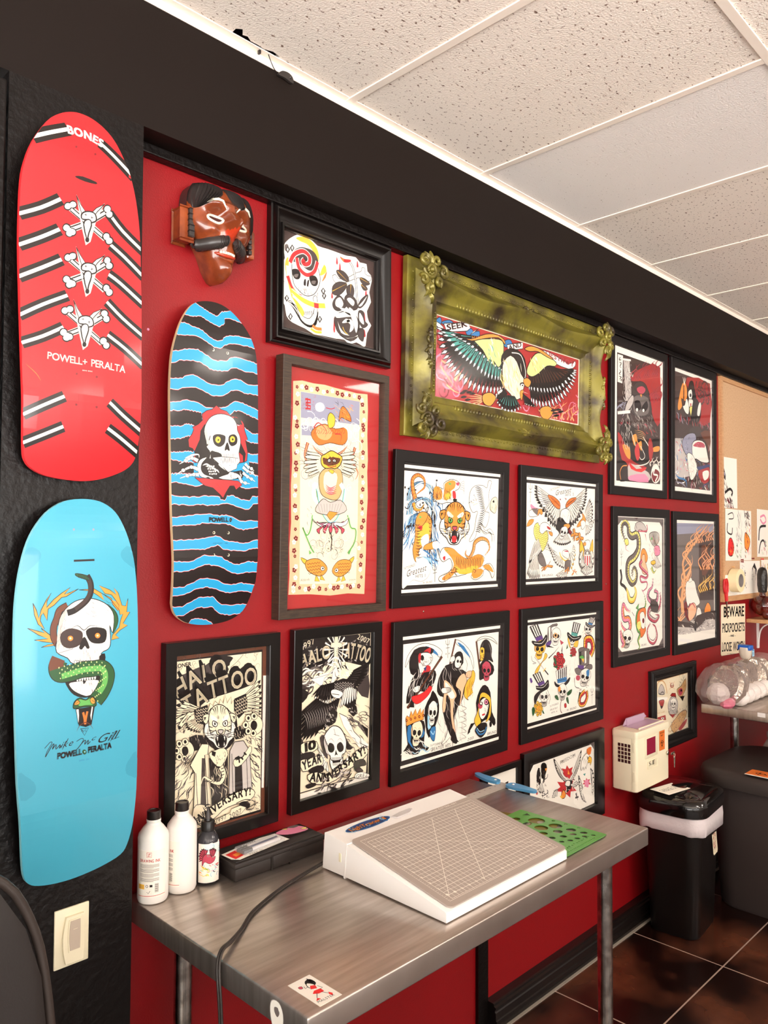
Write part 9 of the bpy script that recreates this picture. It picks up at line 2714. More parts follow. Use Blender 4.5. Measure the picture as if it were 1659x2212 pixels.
# ---------------------------------------------------------------- skateboard decks
def deck_obj(label, key, base, edge, wall, yf, ox, oz, nk=.02, tk=.035, group='skateboard decks hung on the wall'):
    P = catmull(OUTLINE[key], True, 3); P = hull(P)
    area = sum(P[i][0]*P[(i+1) % len(P)][1]-P[(i+1) % len(P)][0]*P[i][1] for i in range(len(P)))
    if area < 0: P = P[::-1]
    xs = [p[0] for p in P]; ys = [p[1] for p in P]; ya, yb = min(ys), max(ys); xc = (min(xs)+max(xs))/2; hw = (max(xs)-min(xs))/2
    def kick(t): return (max(0, (.15-t)/.15)**2*nk if t < .15 else 0)+((max(t-.78, 0)/.22)**1.5*tk if t > .78 else 0)
    def wrap(v):
        t = (-v.z-ya)/(yb-ya); return Vector((v.x, v.y+kick(t)+.004*((v.x-xc)/hw)**2, v.z))
    cuts = [((0, 0, -(ya+(yb-ya)*k/48)), (0, 0, 1)) for k in list(range(1, 8))+list(range(37, 48))]+[((xc+hw*k/3, 0, 0), (1, 0, 0)) for k in (-2, -1, 0, 1, 2)]
    g = thing('skateboard_deck', label, 'skateboard deck', (ox+xc, wall, oz-yb), group=group)
    L = (-xc, yf-wall, yb)
    # wooden body behind the printed face
    bm = bmesh.new(); n = len(P); rows = [[bm.verts.new((x+(xc-x)*e, y, -(z+(ya+(yb-ya)/2-z)*e))) for x, z in P] for y, e in ((.0008, .002), (.002, 0), (.0095, 0), (.011, .004))]
    for a in range(3):
        for k in range(n): bm.faces.new((rows[a][k], rows[a][(k+1) % n], rows[a+1][(k+1) % n], rows[a+1][k]))
    bm.faces.new(rows[0][::-1]); bm.faces.new(rows[3]); bmesh.ops.recalc_face_normals(bm, faces=bm.faces[:])
    for pc, pn in cuts: bmesh.ops.bisect_plane(bm, geom=bm.verts[:]+bm.edges[:]+bm.faces[:], plane_co=pc, plane_no=pn, dist=1e-7)
    for v in bm.verts: v.co = wrap(v.co)
    me = bpy.data.meshes.new('deck_board'); bm.to_mesh(me); bm.free(); me.materials.append(edge)
    o = bpy.data.objects.new('deck_board', me); link(o, g); o.location = L
    a = Art(P); draw(a, key)
    C = {c: gl_print(c) for c in PAL}
    C[base] = gl_print(base)
    a.build('deck_graphic', g, base, [(x+(xc-x)*.004, y) for x, y in P], (L[0], L[1]-.0005, L[2]), eps=3e-5, wrap=wrap, cuts=cuts, kinds=C)
    for z in (.30, .50): MB().box(-.03, .03, yf-wall+.011, 0, z, z+.04).build('wall_mount', BPL, g, None)
    return g
def gl_print(c): return mat('gloss_deck_'+c+('_deep' if c.isupper() else ''), PAL[c], rough=0.38, spec=0.5, coat=0.35)
REDE = mat('red_stained_edge', (226, 46, 52), 0.3, coat=.3); BLUE = mat('pale_blue_edge', (150, 226, 240), 0.3, coat=.3); PLY = mat('maple_ply_edge', (238, 206, 160), 0.45)
PAL['R1'] = (200, 28, 36); PAL['B1'] = (68, 166, 192); PAL['Z1'] = (32, 152, 202)
PAL['s'] = (130, 202, 220); PAL['j'] = (182, 26, 34); PAL['t'] = (60, 154, 180)
deck_obj('red skateboard deck with rows of bones and crossed-bone rat skulls', 'red_deck', 'R1', REDE, CY, 1.53, .545, 2.57)
deck_obj('sky blue skateboard deck with a skull gripped by a green snake', 'blue_deck', 'B1', BLUE, CY, 1.53, .545, 1.76)
deck_obj('black and blue wavy striped skateboard deck with a skeleton tearing through', 'ripple_deck', 'Z1', PLY, WY, 1.61, .90, 2.24)

# ---------------------------------------------------------------- carved mask
def mask():
    t = thing('carved_mask', 'carved brown wooden face mask with black hair and curled moustache on the red wall', 'mask', (1.072, WY, 2.288), (0, 0, 0))
    SK = mat('mask_brown_wood', (112, 50, 26), rough=0.2, coat=0.4, noise=(18, (160, 76, 38), 0.42, 0.7)); HR = mat('mask_hair_black', (50, 44, 42), rough=0.35, bump=(30, .2, .002)); CR = mat('mask_cream_paint', (236, 224, 200), 0.4); RD = mat('mask_red_paint', (170, 50, 24), 0.25, coat=.4)
    H = .262; zc = .138
    def edge(a):       # outline radius
        c, s = math.cos(a), math.sin(a); w = .090 if s > -.1 else .090-.045*min(1, (-s-.1)/.9)**1.1; h = .100 if s > 0 else .138
        p = 4.2 if s > 0 else 2.0; return (abs(c/w)**p+abs(s/h)**p)**(-1/p)
    def G(x, z, cx, cz, sx, sz): return math.exp(-((x-cx)/sx)**2-((z-cz)/sz)**2)
    def hgt(x, z, s):
        h = .030+.052*math.sqrt(max(0, 1-s**2.6))
        h += .050*G(x, z, 0, -.012, .013, .026)+.018*G(x, z, 0, .018, .012, .03)
        h += .016*(G(x, z, -.035, .040, .030, .012)+G(x, z, .035, .040, .030, .012))
        h -= .018*(G(x, z, -.034, .012, .022, .016)+G(x, z, .034, .012, .022, .016))
        h += .013*(G(x, z, -.048, -.025, .02, .022)+G(x, z, .048, -.025, .02, .022))
        h += .020*G(x, z, 0, -.112, .026, .022)-.010*G(x, z, 0, -.084, .034, .007)-.008*G(x, z, -.055, -.07, .02, .03)-.008*G(x, z, .055, -.07, .02, .03)
        return h
    NA, NR = 72, 26; V = [(0, -hgt(0, 0, 0), zc)]; F = []; I = []
    for r in range(1, NR+1):
        s = (r/NR)**.85
        for k in range(NA):
            a = 2*PI*k/NA; e = edge(a)*s; x, z = e*math.cos(a), e*math.sin(a); V.append((x, -hgt(x, z, s), z+zc))
    for k in range(NA):
        a = 2*PI*k/NA; e = edge(a); V.append((e*math.cos(a)*.97, 0, e*math.sin(a)*.98+zc))
    def mi(vs):
        x = sum(V[i][0] for i in vs)/len(vs); z = sum(V[i][2] for i in vs)/len(vs)-zc
        if abs(x) < .017 and -.046 < z < -.022: return 1
        return 0
    for k in range(NA): f = (0, 1+k, 1+(k+1) % NA); F.append(f); I.append(mi(f))
    for r in range(NR):
        for k in range(NA):
            a = 1+r*NA; f = (a+k, a+NA+k, a+NA+(k+1) % NA, a+(k+1) % NA); F.append(f); I.append(mi(f))
    mobj('mask_face', V, F, [SK, RD], t, I, 60)
    def surf(x, z, d=0): 
        a = math.atan2(z, x); s = min(1, math.hypot(x, z)/edge(a)); return (x, -hgt(x, z, s)-d, z+zc)
    def lobe(outl, th=.010, ridg=10):
        """hair lobe lying on the face: grid inside an outline given as left and right edges"""
        L, R_ = outl; L = catmull(L, False, 4); R_ = catmull(R_, False, 4); n = min(len(L), len(R_)); M_ = ridg*4; V = []
        for i in range(n):
            for j in range(M_+1):
                u = j/M_; x = L[i][0]+(R_[i][0]-L[i][0])*u; z = L[i][1]+(R_[i][1]-L[i][1])*u
                e = math.sin(PI*u)**.35*min(1, (n-1-i)/2+.15); V.append(surf(x, z, th*e+.0034*math.sin(u*ridg*2*PI)*e-.002))
        F = [(i*(M_+1)+j, i*(M_+1)+j+1, (i+1)*(M_+1)+j+1, (i+1)*(M_+1)+j) for i in range(n-1) for j in range(M_)]
        return V, F
    h = MB()
    for o in ([(-.072, .094), (-.085, .070), (-.089, .045), (-.084, .022)], [(-.004, .099), (-.010, .072), (-.038, .048), (-.074, .024)]), ([(-.002, .099), (.000, .078), (.008, .052), (.022, .038)], [(.052, .098), (.052, .076), (.046, .052), (.028, .038)]), ([(.053, .098), (.058, .066), (.074, .030), (.083, .002)], [(.076, .093), (.087, .066), (.090, .030), (.089, .0)]):
        h.add(*lobe(o))
    top = [(.0865*math.cos(a), 0) for a in (0,)]
    q = []
    for a in [PI*k/24 for k in range(25)]:
        e = edge(a); q.append((e*math.cos(a)*1.02, e*math.sin(a)*1.02+zc))
    for i in range(2, 22):
        (x0, z0), (x1, z1) = q[i], q[i+1]; h.add([(x0, -.036, z0), (x1, -.036, z1), (x1, -.001, z1), (x0, -.001, z0)], [(0, 1, 2, 3)])
    h.build('hair', HR, t, 50)
    for sx in (-1, 1):
        e = MB().box(sx*.080, sx*.106, -.042, -.004, zc-.052, zc+.022, bev=.006); e.build('ear', SK, t, 40)
        s = MB()
        for k in range(5): s.box(sx*.080, sx*.090, -.052, -.038, zc-.045+.0135*k, zc-.0335+.0135*k, bev=.002)
        s.build('sideburn', HR, t, 40)
        MB().tube([surf(sx*(.062-.012*k), .036+.011*math.sin(PI*k/4.4)-(.010 if k == 4 else 0), .003) for k in range(5)], [.0015, .003, .0036, .003, .0012], 8).build('eyebrow', CR, t, 60)
        rg = [surf(sx*.036+.0185*math.cos(a), .004+.0110*math.sin(a), .0012) for a in [2*PI*k/16 for k in range(17)]]
        ey = MB().tube(rg, .0032, 8, caps=False); o = ey.build('eye_rim', CR, t, 60)
        c = surf(sx*.036, .004, .0004); n = 14; mobj('eye_hole', [c]+[surf(sx*.036+.0165*math.cos(2*PI*k/n), .004+.0095*math.sin(2*PI*k/n), .001) for k in range(n)], [(0, 1+k, 1+(k+1) % n) for k in range(n)], mat('mask_eye_dark', (60, 8, 10), .6), o)
        m = MB(); pts = [surf(sx*(.010+.011*k), -.047-.004*k+.0004*k*k, .010) for k in range(6)]
        m.tube(pts, [.007, .0125, .0145, .015, .015, .0135], 14)
        for k in range(12):
            u = k/12*4.6+.3; i = int(u); f = u-i; p = [pts[i][j]*(1-f)+pts[min(i+1, 5)][j]*f for j in range(3)]
            m.tube([(p[0]-sx*.0012, p[1], p[2]), (p[0]+sx*.0012, p[1], p[2])], .0160 if u > 1 else .0132, 14)
        e = pts[-1]; m.tube([(e[0]+sx*.003+.010*(1-.6*k/14)*math.cos(k*.75)*.3*sx, e[1]+.010*(1-.6*k/14)*math.cos(k*.75), e[2]+.010*(1-.6*k/14)*math.sin(k*.75)) for k in range(15)], .0028, 7)
        m.build('moustache', HR, t, 50)
    MB().tube([surf(-.03+.006*k, -.078+.00022*(k-5)**2*.9, .001) for k in range(11)], [.001]+[.004]*9+[.001], 8).build('lower_lip', RD, t, 60)
    te = MB()
    for k in range(7): x = -.018+.006*k; p = surf(x, -.072, .002); te.box(p[0]-.0026, p[0]+.0026, p[1]-.002, p[1]+.004, p[2]-.003, p[2]+.003, bev=.0008)
    te.build('teeth', CR, t, 40)
mask()

# ---------------------------------------------------------------- light switch
t = thing('light_switch', 'cream wall dimmer switch with grey paddle on the black pillar below the blue deck', 'light switch', (.708, CY, .7995))
sp_ = MB().box(-.0355, .0355, -.005, 0, 0, .1165, bev=.002).build('switch_plate', CRM, t, 35)
def bow(x0, x1, zt, zb, y0, y1, amp):
    n = 14; L = [(x0-amp*math.sin(PI*k/n), zt+(zb-zt)*k/n) for k in range(n+1)]; R_ = [(x1+amp*.25*math.sin(PI*k/n), zb+(zt-zb)*k/n) for k in range(n+1)]
    return MB().prism(L+R_, y0, y1, 'y')
bow(-.014, .022, .100, .008, -.011, -.005, .0065).build('switch_bezel', CRM, sp_, 30)
bow(-.009, .016, .094, .030, -.0125, -.011, .002).build('switch_collar', CRM, t, 30)
pd_ = bow(-.0065, .0135, .0915, .0335, -.0136, -.0125, .0022).build('switch_paddle', mat('grey_switch_paddle', (188, 172, 154), .6, bump=(900, .3, .0003)), t, 30)
MB().box(-.001, .008, -.0139, -.0136, .074, .0745).build('slider_line', CRM, pd_, None)
# ---------------------------------------------------------------- steel work table
TX0, TX1, TY0, TY1 = .863, 2.092, 1.023, 1.655
t = thing('work_table', 'brushed stainless steel work table on tube legs against the red wall', 'table', ((TX0+TX1)/2, (TY0+TY1)/2, 0))
cx, cy = (TX0+TX1)/2, (TY0+TY1)/2
MB().box(TX0-cx, TX1-cx, TY0-cy, TY1-cy, TZ-.048, TZ, bev=.0035, seg=3).build('tabletop', STL, t, 30)
def leg(par, x, y, h, mtl=CHR, r=.0205):
    MB().lathe([(r*1.25, 0), (r*1.25, .02), (r*.7, .03), (r*.7, .05), (r, .052), (r, h), (0, h)], 24, (x, y, 0)).build('leg', mtl, par, 35)
for x, y in ((.965, 1.578), (.965, 1.10), (2.005, 1.11)): leg(t, x-cx, y-cy, TZ-.046)
MB().tube([(.965-cx, 1.578-cy, .25), (.965-cx, 1.10-cy, .25)], .012).tube([(.965-cx, 1.10-cy, .25), (2.005-cx, 1.11-cy, .25)], .012).build('brace', CHR, t, 40)
# stickers on the table
a = Art([(0, 0), (.0885, 0), (.0885, .0505), (0, .0505)]); draw(a, 'sticker')
o = a.build('sticker', None, 'w', (0, .0885, 0, .0505), (.949, 1.122, TZ+.0007), rot=(-PI/2, 0, -PI/2+.0)); tag(o, 'white sticker of a dark-haired girl in a red outfit, near corner of the steel table', 'sticker')
a = Art(); a.out('w', [(.004,.0),(.024,-.004),(.036,.012),(.034,.040),(.02,.052),(.008,.044),(.0,.02)], .0012, 'l', 3); a.poly('g', [(.012,.008),(.022,.006),(.026,.014),(.020,.022),(.012,.016)], 3); a.line('w', .003, [(.01,.004),(.02,.002),(.026,.01)], 3)
o = a.build('sticker', None, loc=(TX0-.0004, 1.125, .853), rot=(0, 0, -PI/2)); tag(o, 'torn white round sticker on the dark left edge of the steel table', 'sticker')

# ---------------------------------------------------------------- bottles on the table
def wrap_label(par, key_fn, r, h, a0, a1, z0, base='w'):
    """flat art bent around a cylinder: x runs along the arc"""
    w = r*(a1-a0); a = Art([(0, 0), (w, 0), (w, h), (0, h)]); key_fn(a, w, h)
    def wrap(v): th = a0+v.x/r; rr = r+.0003-v.y; return Vector((rr*math.cos(th), rr*math.sin(th), v.z))
    n = int((a1-a0)/.12); cuts = [((w*k/n, 0, 0), (1, 0, 0)) for k in range(1, n)]
    return a.build('label', par, base, (0, w, 0, h), (0, 0, z0), eps=4e-5, wrap=wrap, cuts=cuts)
def ink_label(a, w, h):
    cx = w*.42
    a.out('w', [(cx-.005, .004), (cx+.005, .004), (cx+.005, .014), (cx-.005, .014)], .0009, 'r'); a.line('r', .001, [(cx-.003, .008), (cx+.003, .006), (cx-.003, .012), (cx+.003, .011)], 3)
    a.text('DRAWING INK', 'r', [(cx-.022, .025), (cx+.024, .025)], .0065, bold=.04)
    for b in range(4):
        for k in range(5): a.line('g', .0007, [(cx-.021, .030+b*.0098+k*.0017), (cx+.022-(k == 4)*.012, .030+b*.0098+k*.0017)])
    a.poly('y', [(cx-.026, .073), (cx-.010, .073), (cx-.010, .083), (cx-.026, .083)]); a.text('INK', 'n', [(cx-.024, .081), (cx-.012, .081)], .006)
    a.ell('g', (cx-.004, .076), .003, .003); a.ell('w', (cx-.004, .076), .0018, .0018); a.poly('k', [(cx+.002, .073), (cx+.008, .073), (cx+.008, .078), (cx+.002, .078)])
    for k in range(14): a.line('k', .0004+.0003*(k % 3), [(cx+.013, .071+k*.0014), (cx+.021, .071+k*.0014)])
    a.line('k', .0009, [(cx-.004, .088), (cx-.001, .092), (cx+.003, .086)]); a.poly('r', [(0, .0975), (w, .0955), (w, .0965), (0, .0987)])
BPROF = [(0, 0), (.026, 0), (.031, .002), (.0335, .008), (.0335, .138), (.032, .146), (.022, .160), (.016, .166), (.0150, .170), (.0158, .172), (.0158, .176), (.0140, .178)]
def ink_bottle(label, x, y, rot, s=1.0):
    g = thing('ink_bottle', label, 'bottle', (x, y, TZ), (0, 0, rot), 'white drawing ink bottles')
    MB().lathe([(r*s, z*s) for r, z in BPROF], 40).build('bottle_body', mat('white_bottle_plastic', (240, 236, 230), .35), g, 30)
    MB().lathe([(0, .172*s), (.0148*s, .172*s), (.0152*s, .174*s), (.0150*s, .193*s), (.0138*s, .195*s), (.011*s, .195*s), (.0105*s, .1935*s), (0, .1935*s)], 40).build('cap', mat('black_cap', (28, 22, 20), .3), g, 30)
    wrap_label(g, ink_label, .0336*s, .100, -PI/2-.95, -PI/2+.95, .118*s)
ink_bottle('white drawing ink bottle, nearer the black pillar, its printed label in full view', .899, 1.600, -.62)
ink_bottle('second white drawing ink bottle standing between the other ink bottle and the black squeeze bottle', .970, 1.600, -1.62, 1.01)
g = thing('squeeze_bottle', 'black ink squeeze bottle with pointed nozzle and colourful bird sticker', 'bottle', (1.037, 1.597, TZ))
MB().lathe([(0, 0), (.022, 0), (.028, .004), (.0285, .012), (.0285, .085), (.026, .098), (.018, .112), (.012, .118), (.012, .120)], 36).build('bottle_body', mat('dark_ink_bottle', (44, 44, 50), .18, coat=.3), g, 30)
MB().lathe([(0, .117), (.0155, .117), (.0155, .137), (.0145, .139), (.009, .140), (.0085, .144), (0, .144)], 36).build('collar', BPL, g, 30)
MB().lathe([(0, .139), (.0085, .139), (.0085, .142), (.006, .147), (.0035, .160), (.0022, .166), (0, .167)], 24).build('nozzle', mat('smoky_nozzle', (70, 64, 64), .3), g, 30)
def bird_label(a, w, h):
    a.clip = None
    a.poly('w', [(w*.02, .012), (w*.1, .0), (w*.25, .008), (w*.4, .002), (w*.6, -.002), (w*.8, .006), (w*.95, -.006), (w*1.0, .01), (w*.95, .03), (w*1.0, .05), (w*.93, .072), (w*.75, .082), (w*.5, .078), (w*.3, .083), (w*.1, .07), (w*.0, .05)], 3)
    a.fan([(w*.3, .026), (w*.25, .03), (w*.22, .036)], [(w*.42, .012), (w*.2, .010), (w*.05, .022), (w*.04, .04)], 9, 'q', 'k', .9)
    a.fan([(w*.55, .03), (w*.6, .03), (w*.66, .03)], [(w*.5, .012), (w*.65, .010), (w*.8, .016)], 6, 'q', 'k', .9)
    a.out('q', [(w*.3, .024), (w*.5, .024), (w*.62, .032), (w*.75, .03), (w*.7, .04), (w*.5, .045), (w*.3, .04), (w*.2, .05), (w*.2, .035)], .0008, 'k', 3)
    a.swirls(w*.2, w*.95, .005, .075, 14, 5, 'sSbT', .006, .0012); a.strokes(w*.05, w*.5, .05, .075, 16, 6, 'yGOY', .012, .0018, .5); a.strokes(w*.5, w*.9, .045, .065, 8, 7, 'kpr', .012, .0018, .4)
wrap_label(g, bird_label, .0287, .088, -PI/2-1.35, -PI/2+.55, .094, 'w')
g.children[-1].name = 'bird_sticker'

# ---------------------------------------------------------------- pencil case and pens
g = thing('pencil_case', 'long matt black plastic pencil case beside the light box', 'pencil case', (1.21, 1.588, TZ), (0, 0, -.02))
MB().box(-.134, .134, -.052, .052, 0, .030, bev=.004).build('case_base', BMT, g, 35)
MB().box(-.1365, .1365, -.0545, .0545, .030, .042, bev=.003).box(-.130, .130, -.048, .048, .042, .045, bev=.001).build('case_lid', BMT, g, 35)
MB().box(-.03, .022, -.0575, -.052, .006, .034, bev=.0015).box(-.033, -.030, -.0555, -.052, .0, .036).box(.022, .025, -.0555, -.052, 0, .036).build('latch', BMT, g, 35)
a = Art(); a.out('k', [(0, 0), (.09, 0), (.09, .06), (0, .06)], .001); a.out('p', [(.004, .012), (.03, .004), (.07, .006), (.086, .022), (.084, .046), (.06, .05), (.03, .045), (.008, .03)], .001, 'k', 3)
for q in ([(.03,.002),(.045,.004),(.04,.012)], [(.07,.03),(.088,.03),(.08,.042)]): a.out('Y', q, .0008, 'k', 2)
a.poly('g', [(.05, .0), (.075, .0), (.08, .012), (.06, .014)], 2)
a.build('lid_sticker', g, loc=(.040, .046, .0454), rot=(-PI/2, 0, 0))
g = thing('pen_pack', 'blister pack of fine pens lying on the pencil case', 'pen pack', (1.175, 1.582, TZ+.0465), (0, 0, .03))
a = Art(); a.poly('w', [(-.098, -.020), (.03, -.038), (.075, -.032), (.078, .022), (-.03, .030), (-.085, .036), (-.098, .02)]); a.poly('R', [(-.092, -.012), (-.058, -.018), (-.05, .018), (-.09, .026)]); a.poly('O', [(-.08, 0), (-.062, -.004), (-.06, .012), (-.08, .014)])
a.text('DRAWING', 'k', [(-.045, -.020), (.01, -.028)], .008, bold=.1); a.text('PEN 01', 'k', [(-.05, .030), (-.01, .028)], .006)
for k in range(12): a.line('k', .0007, [(.045+k*.0018, -.028), (.045+k*.0018, -.018)])
a.text('Micron', 'r', [(.03, .012), (.07, .010)], .009)
a.build('backing_card', g, loc=(0, 0, .0006), rot=(-PI/2, 0, 0))
for k in range(3):
    p = MB().tube([(-.055, .004-.010*k, .0055), (.055, .010-.010*k, .0055)], .0042, 12); p.tube([(-.062, .0036-.010*k, .0055), (-.035, .005-.010*k, .0055)], .0048, 12, 1)
    p.build('pen', [mat('pen_barrel', (60, 66, 100), .3) if k == 1 else mat('pen_pale', (214, 208, 206), .3), BPL], g, 40)
CLR = film_mat('clear_blister', (240, 240, 244), .22)
MB().box(-.066, .060, -.028, .014, .001, .0125, bev=.004, seg=3).build('blister', CLR, g, 50)

# ---------------------------------------------------------------- light box with cutting mat
LX0, LX1 = 1.270, 1.736
g = thing('light_box', 'white wedge-shaped tracing light box with oval blue badge on the steel table', 'light box', ((LX0+LX1)/2, 1.26, TZ))
lc = (LX0+LX1)/2
pr = [(1.455, .004), (1.448, .089), (1.444, .0905), (1.372, .082), (1.070, .0255), (1.065, .023), (1.065, .003), (1.374, .005)]
MB().prism([(y-1.26, z) for y, z in pr], LX0-lc, LX1-lc, 'x').build('housing', WHT, g, 20)
MB().prism([(y-1.26, z) for y, z in [(1.376, .0), (1.368, .083), (1.372, .084), (1.380, .002)]], LX0-lc-.0008, LX1-lc+.0008, 'x').build('side_seam', WHT, g, None)
for x in (LX0-lc+.02, LX1-lc-.02):
    for y in (.17, .10, -.17): MB().lathe([(0, 0), (.006, 0), (.006, .005), (0, .005)], 14, (x, y, 0)).build('foot', WHT, g, 40)
sl = math.atan((.0905-.082)/.072)
a = Art(); a.ell('b', (0, 0), .076, .017, n=40); a.ell('u', (0, 0), .073, .0148, n=40); a.swirls(-.06, .06, -.010, .010, 16, 3, 'bS', .008, .002)
a.text('LighTracer II', 'k', [(-.062, .0075), (.060, .0065)], .0135, bold=.06, gap=.05); a.text('LighTracer II', 'O', [(-.063, .0065), (.059, .0055)], .0135, bold=.04, gap=.05)
a.build('badge', g, loc=(1.386-lc, 1.416-1.26, .0880), rot=(-PI/2+sl, 0, 0))
MB().prism([(1.462-lc, .150), (1.500-lc, .158), (1.54-lc, .160), (1.545-lc, .152), (1.52-lc, .138), (1.47-lc, .136)], .0855, .0895, 'z').build('power_knob', mat('clear_knob', (214, 208, 206), .15), g, 30)
MB().box(LX0-lc-.0015, LX0-lc, .128, .136, .035, .055, bev=.0005).build('side_clip', CRM, g, None)
m = math.atan((.082-.0255)/(1.372-1.070))
MTM = mat('grey_cutting_mat', (168, 154, 144), .5)
g2 = thing('cutting_mat', 'grey translucent cutting mat with white grid lying on the light box', 'cutting mat', (1.513, 1.0675, TZ+.0262), (m, 0, 0))
L2 = .312; MB().prism(rrect(.456, L2, .012, 5, 0, L2/2), 0, .0030, 'z').build('mat_sheet', MTM, g2, 30)
a = Art(); w2, h2 = .420, .280
for k in range(33): x = -w2/2+.012+k*(w2-.024)/32; a.line('w', .0007 if k % 2 else .0011, [(x, .012), (x, h2-.004)])
for k in range(22): y = .012+k*(h2-.016)/21; a.line('w', .0007 if k % 2 else .0011, [(-w2/2+.012, y), (w2/2-.012, y)])
a.line('w', .0009, [(-w2/2, 0), (w2/2, 0), (w2/2, h2), (-w2/2, h2), (-w2/2, 0)])
for k in range(65): x = -w2/2+.012+k*(w2-.024)/64; l_ = .007 if k % 4 == 0 else .004; a.line('w', .0005, [(x, h2), (x, h2-l_)]); a.line('w', .0005, [(x, 0), (x, l_)])
for k in range(43): y = .012+k*(h2-.016)/42; l_ = .007 if k % 4 == 0 else .004; a.line('w', .0005, [(-w2/2, y), (-w2/2+l_, y)]); a.line('w', .0005, [(w2/2, y), (w2/2-l_, y)])
a.line('w', .0012, [(-w2/2+.012, h2-.012), (w2*.08, .012)]); a.line('w', .0012, [(-w2*.18, h2-.01), (w2*.30, .012)]); a.line('w', .0010, [(-w2*.36, .03), (w2/2-.012, h2-.03)]); a.line('w', .0008, [(-w2*.42, .09), (w2*.45, h2*.92)])
for k in range(1, 17): a.text(str(k), 'w', [(-w2/2+.012+k*(w2-.024)/16-.003, h2-.014), (-w2/2+.012+k*(w2-.024)/16+.003, h2-.014)], .006)
for k in range(1, 11): a.text(str(k), 'w', [(-w2/2+.010, .012+(11-k)*(h2-.016)/10.5), (-w2/2+.016, .012+(11-k)*(h2-.016)/10.5)], .006)
for tx, x, y in (('60', -.11, .12), ('45', .03, .19)): a.poly('n', [(x-.004, y-.006), (x+.008, y-.006), (x+.008, y+.003), (x-.004, y+.003)]) if False else a.text(tx, 'w', [(x, y), (x+.008, y)], .006)
a.text('Vantage CUTTING MAT', 'w', [(.04, -.006), (.16, -.006)], .007)
a.build('grid_print', g2, loc=(0, L2-.016, .0031), rot=(-PI/2, 0, 0))

# T-square, templates, cord
g = thing('t_square', 'metal T-square with light blue plastic head at the back of the steel table', 't-square', (2.12, 1.53, TZ))
MB().box(-.42, .01, -.021, .021, .0005, .0020).build('blade', mat('ruler_steel', (200, 190, 180), .5, metal=.3), g, None)
a = Art()
for k in range(60): a.line('k', .0005, [(-.40+k*.0068, 0), (-.40+k*.0068, .004 if k % 4 else .008)]); a.line('k', .0005, [(-.40+k*.0068, .042), (-.40+k*.0068, .038 if k % 4 else .034)])
for k in range(15): a.text(str(k+1), 'k', [(-.398+k*.027, .016), (-.392+k*.027, .016)], .005)
a.build('ruler_marks', g, loc=(0, .021, .0022), rot=(-PI/2, 0, 0))
BLP = mat('light_blue_plastic', (86, 158, 206), .35)
MB().prism(catmull([(-.020, .018), (.006, .022), (.013, .055), (.018, .10), (.024, .124), (.008, .130), (-.006, .11), (-.022, .06)], True, 3), .002, .010, 'z').build('head', BLP, g, 30)
MB().prism(catmull([(-.024, -.020), (.008, -.020), (.014, -.055), (.008, -.10), (.004, -.120), (-.014, -.118), (-.022, -.08), (-.030, -.05)], True, 3), .002, .010, 'z').build('head', BLP, g, 30)
for y in (.035, -.036): MB().ball((-.004, y, .010), .0045, sc=(1, 1, .5)).build('rivet', WHT, g, 60)
def template(name, label, W, H, holes, m_, loc, rot, corner=.004):
    bm = bmesh.new(); fr = []
    # plate with real holes: fill between outline and hole loops
    def loop(pts): vs = [bm.verts.new((x, y, 0)) for x, y in pts]; return [bm.edges.new((vs[i], vs[(i+1) % len(vs)])) for i in range(len(vs))]
    es = loop(rrect(W, H, corner, 3))
    for h in holes: es += loop(h)
    r = bmesh.ops.triangle_fill(bm, use_beauty=True, use_dissolve=False, edges=es)
    bmesh.ops.solidify(bm, geom=bm.faces[:], thickness=.0016)
    me = bpy.data.meshes.new(name); bmesh.ops.recalc_face_normals(bm, faces=bm.faces[:]); bm.to_mesh(me); bm.free(); me.materials.append(m_)
    o = bpy.data.objects.new(name, me); link(o); o.location = loc; o.rotation_euler = rot; tag(o, label, 'template'); return o
R = random.Random(4)
def circ(x, y, r, n=18, e=1.0, a=0): return [(x+r*math.cos(2*PI*k/n+a), y+r*e*math.sin(2*PI*k/n+a)) for k in range(n)]
GP = mat('green_template_plastic', (104, 178, 84), .3, trans=.25)
hs = [circ(.058, .055, .024), circ(.060, -.005, .019), circ(.018, .060, .017, e=.7), circ(.020, .015, .019), circ(.064, -.052, .014), circ(.028, -.032, .013), circ(-.012, -.012, .012), circ(.070, -.087, .010), circ(.040, -.072, .010), circ(.008, -.062, .010), circ(-.022, -.046, .009), circ(.048, -.103, .008), circ(.022, -.096, .0075), circ(-.004, -.090, .0075), circ(-.028, -.078, .007), circ(.072, -.115, .006), circ(.090, .02, .005), circ(.090, -.02, .005), circ(.090, -.06, .005), [(.08, .09), (.092, .11), (.068, .11)], circ(-.045, -.065, .006), circ(-.050, -.02, .010), circ(-.048, .03, .014), circ(-.02, .1, .018), circ(.03, .105, .012)]
hs += [circ(-.055+.012*k, -.112+.002*(k % 2), .003, 8) for k in range(10)]+[circ(-.08+.008*k, -.127, .002, 8) for k in range(18)]
template('drawing_template', 'green plastic shape template with round cut-outs beside the light box', .206, .278, hs, GP, (1.850, 1.212, TZ+.0024), (0, 0, .01))
template('drawing_template', 'olive plastic template peeking out behind the green one', .13, .19, [circ(.02, .06, .020, e=.8), circ(-.03, .05, .018), circ(.0, .0, .022), circ(.03, -.05, .015)], mat('olive_template_plastic', (128, 112, 34), .3, trans=.3), (1.870, 1.290, TZ+.0006), (0, 0, .35))
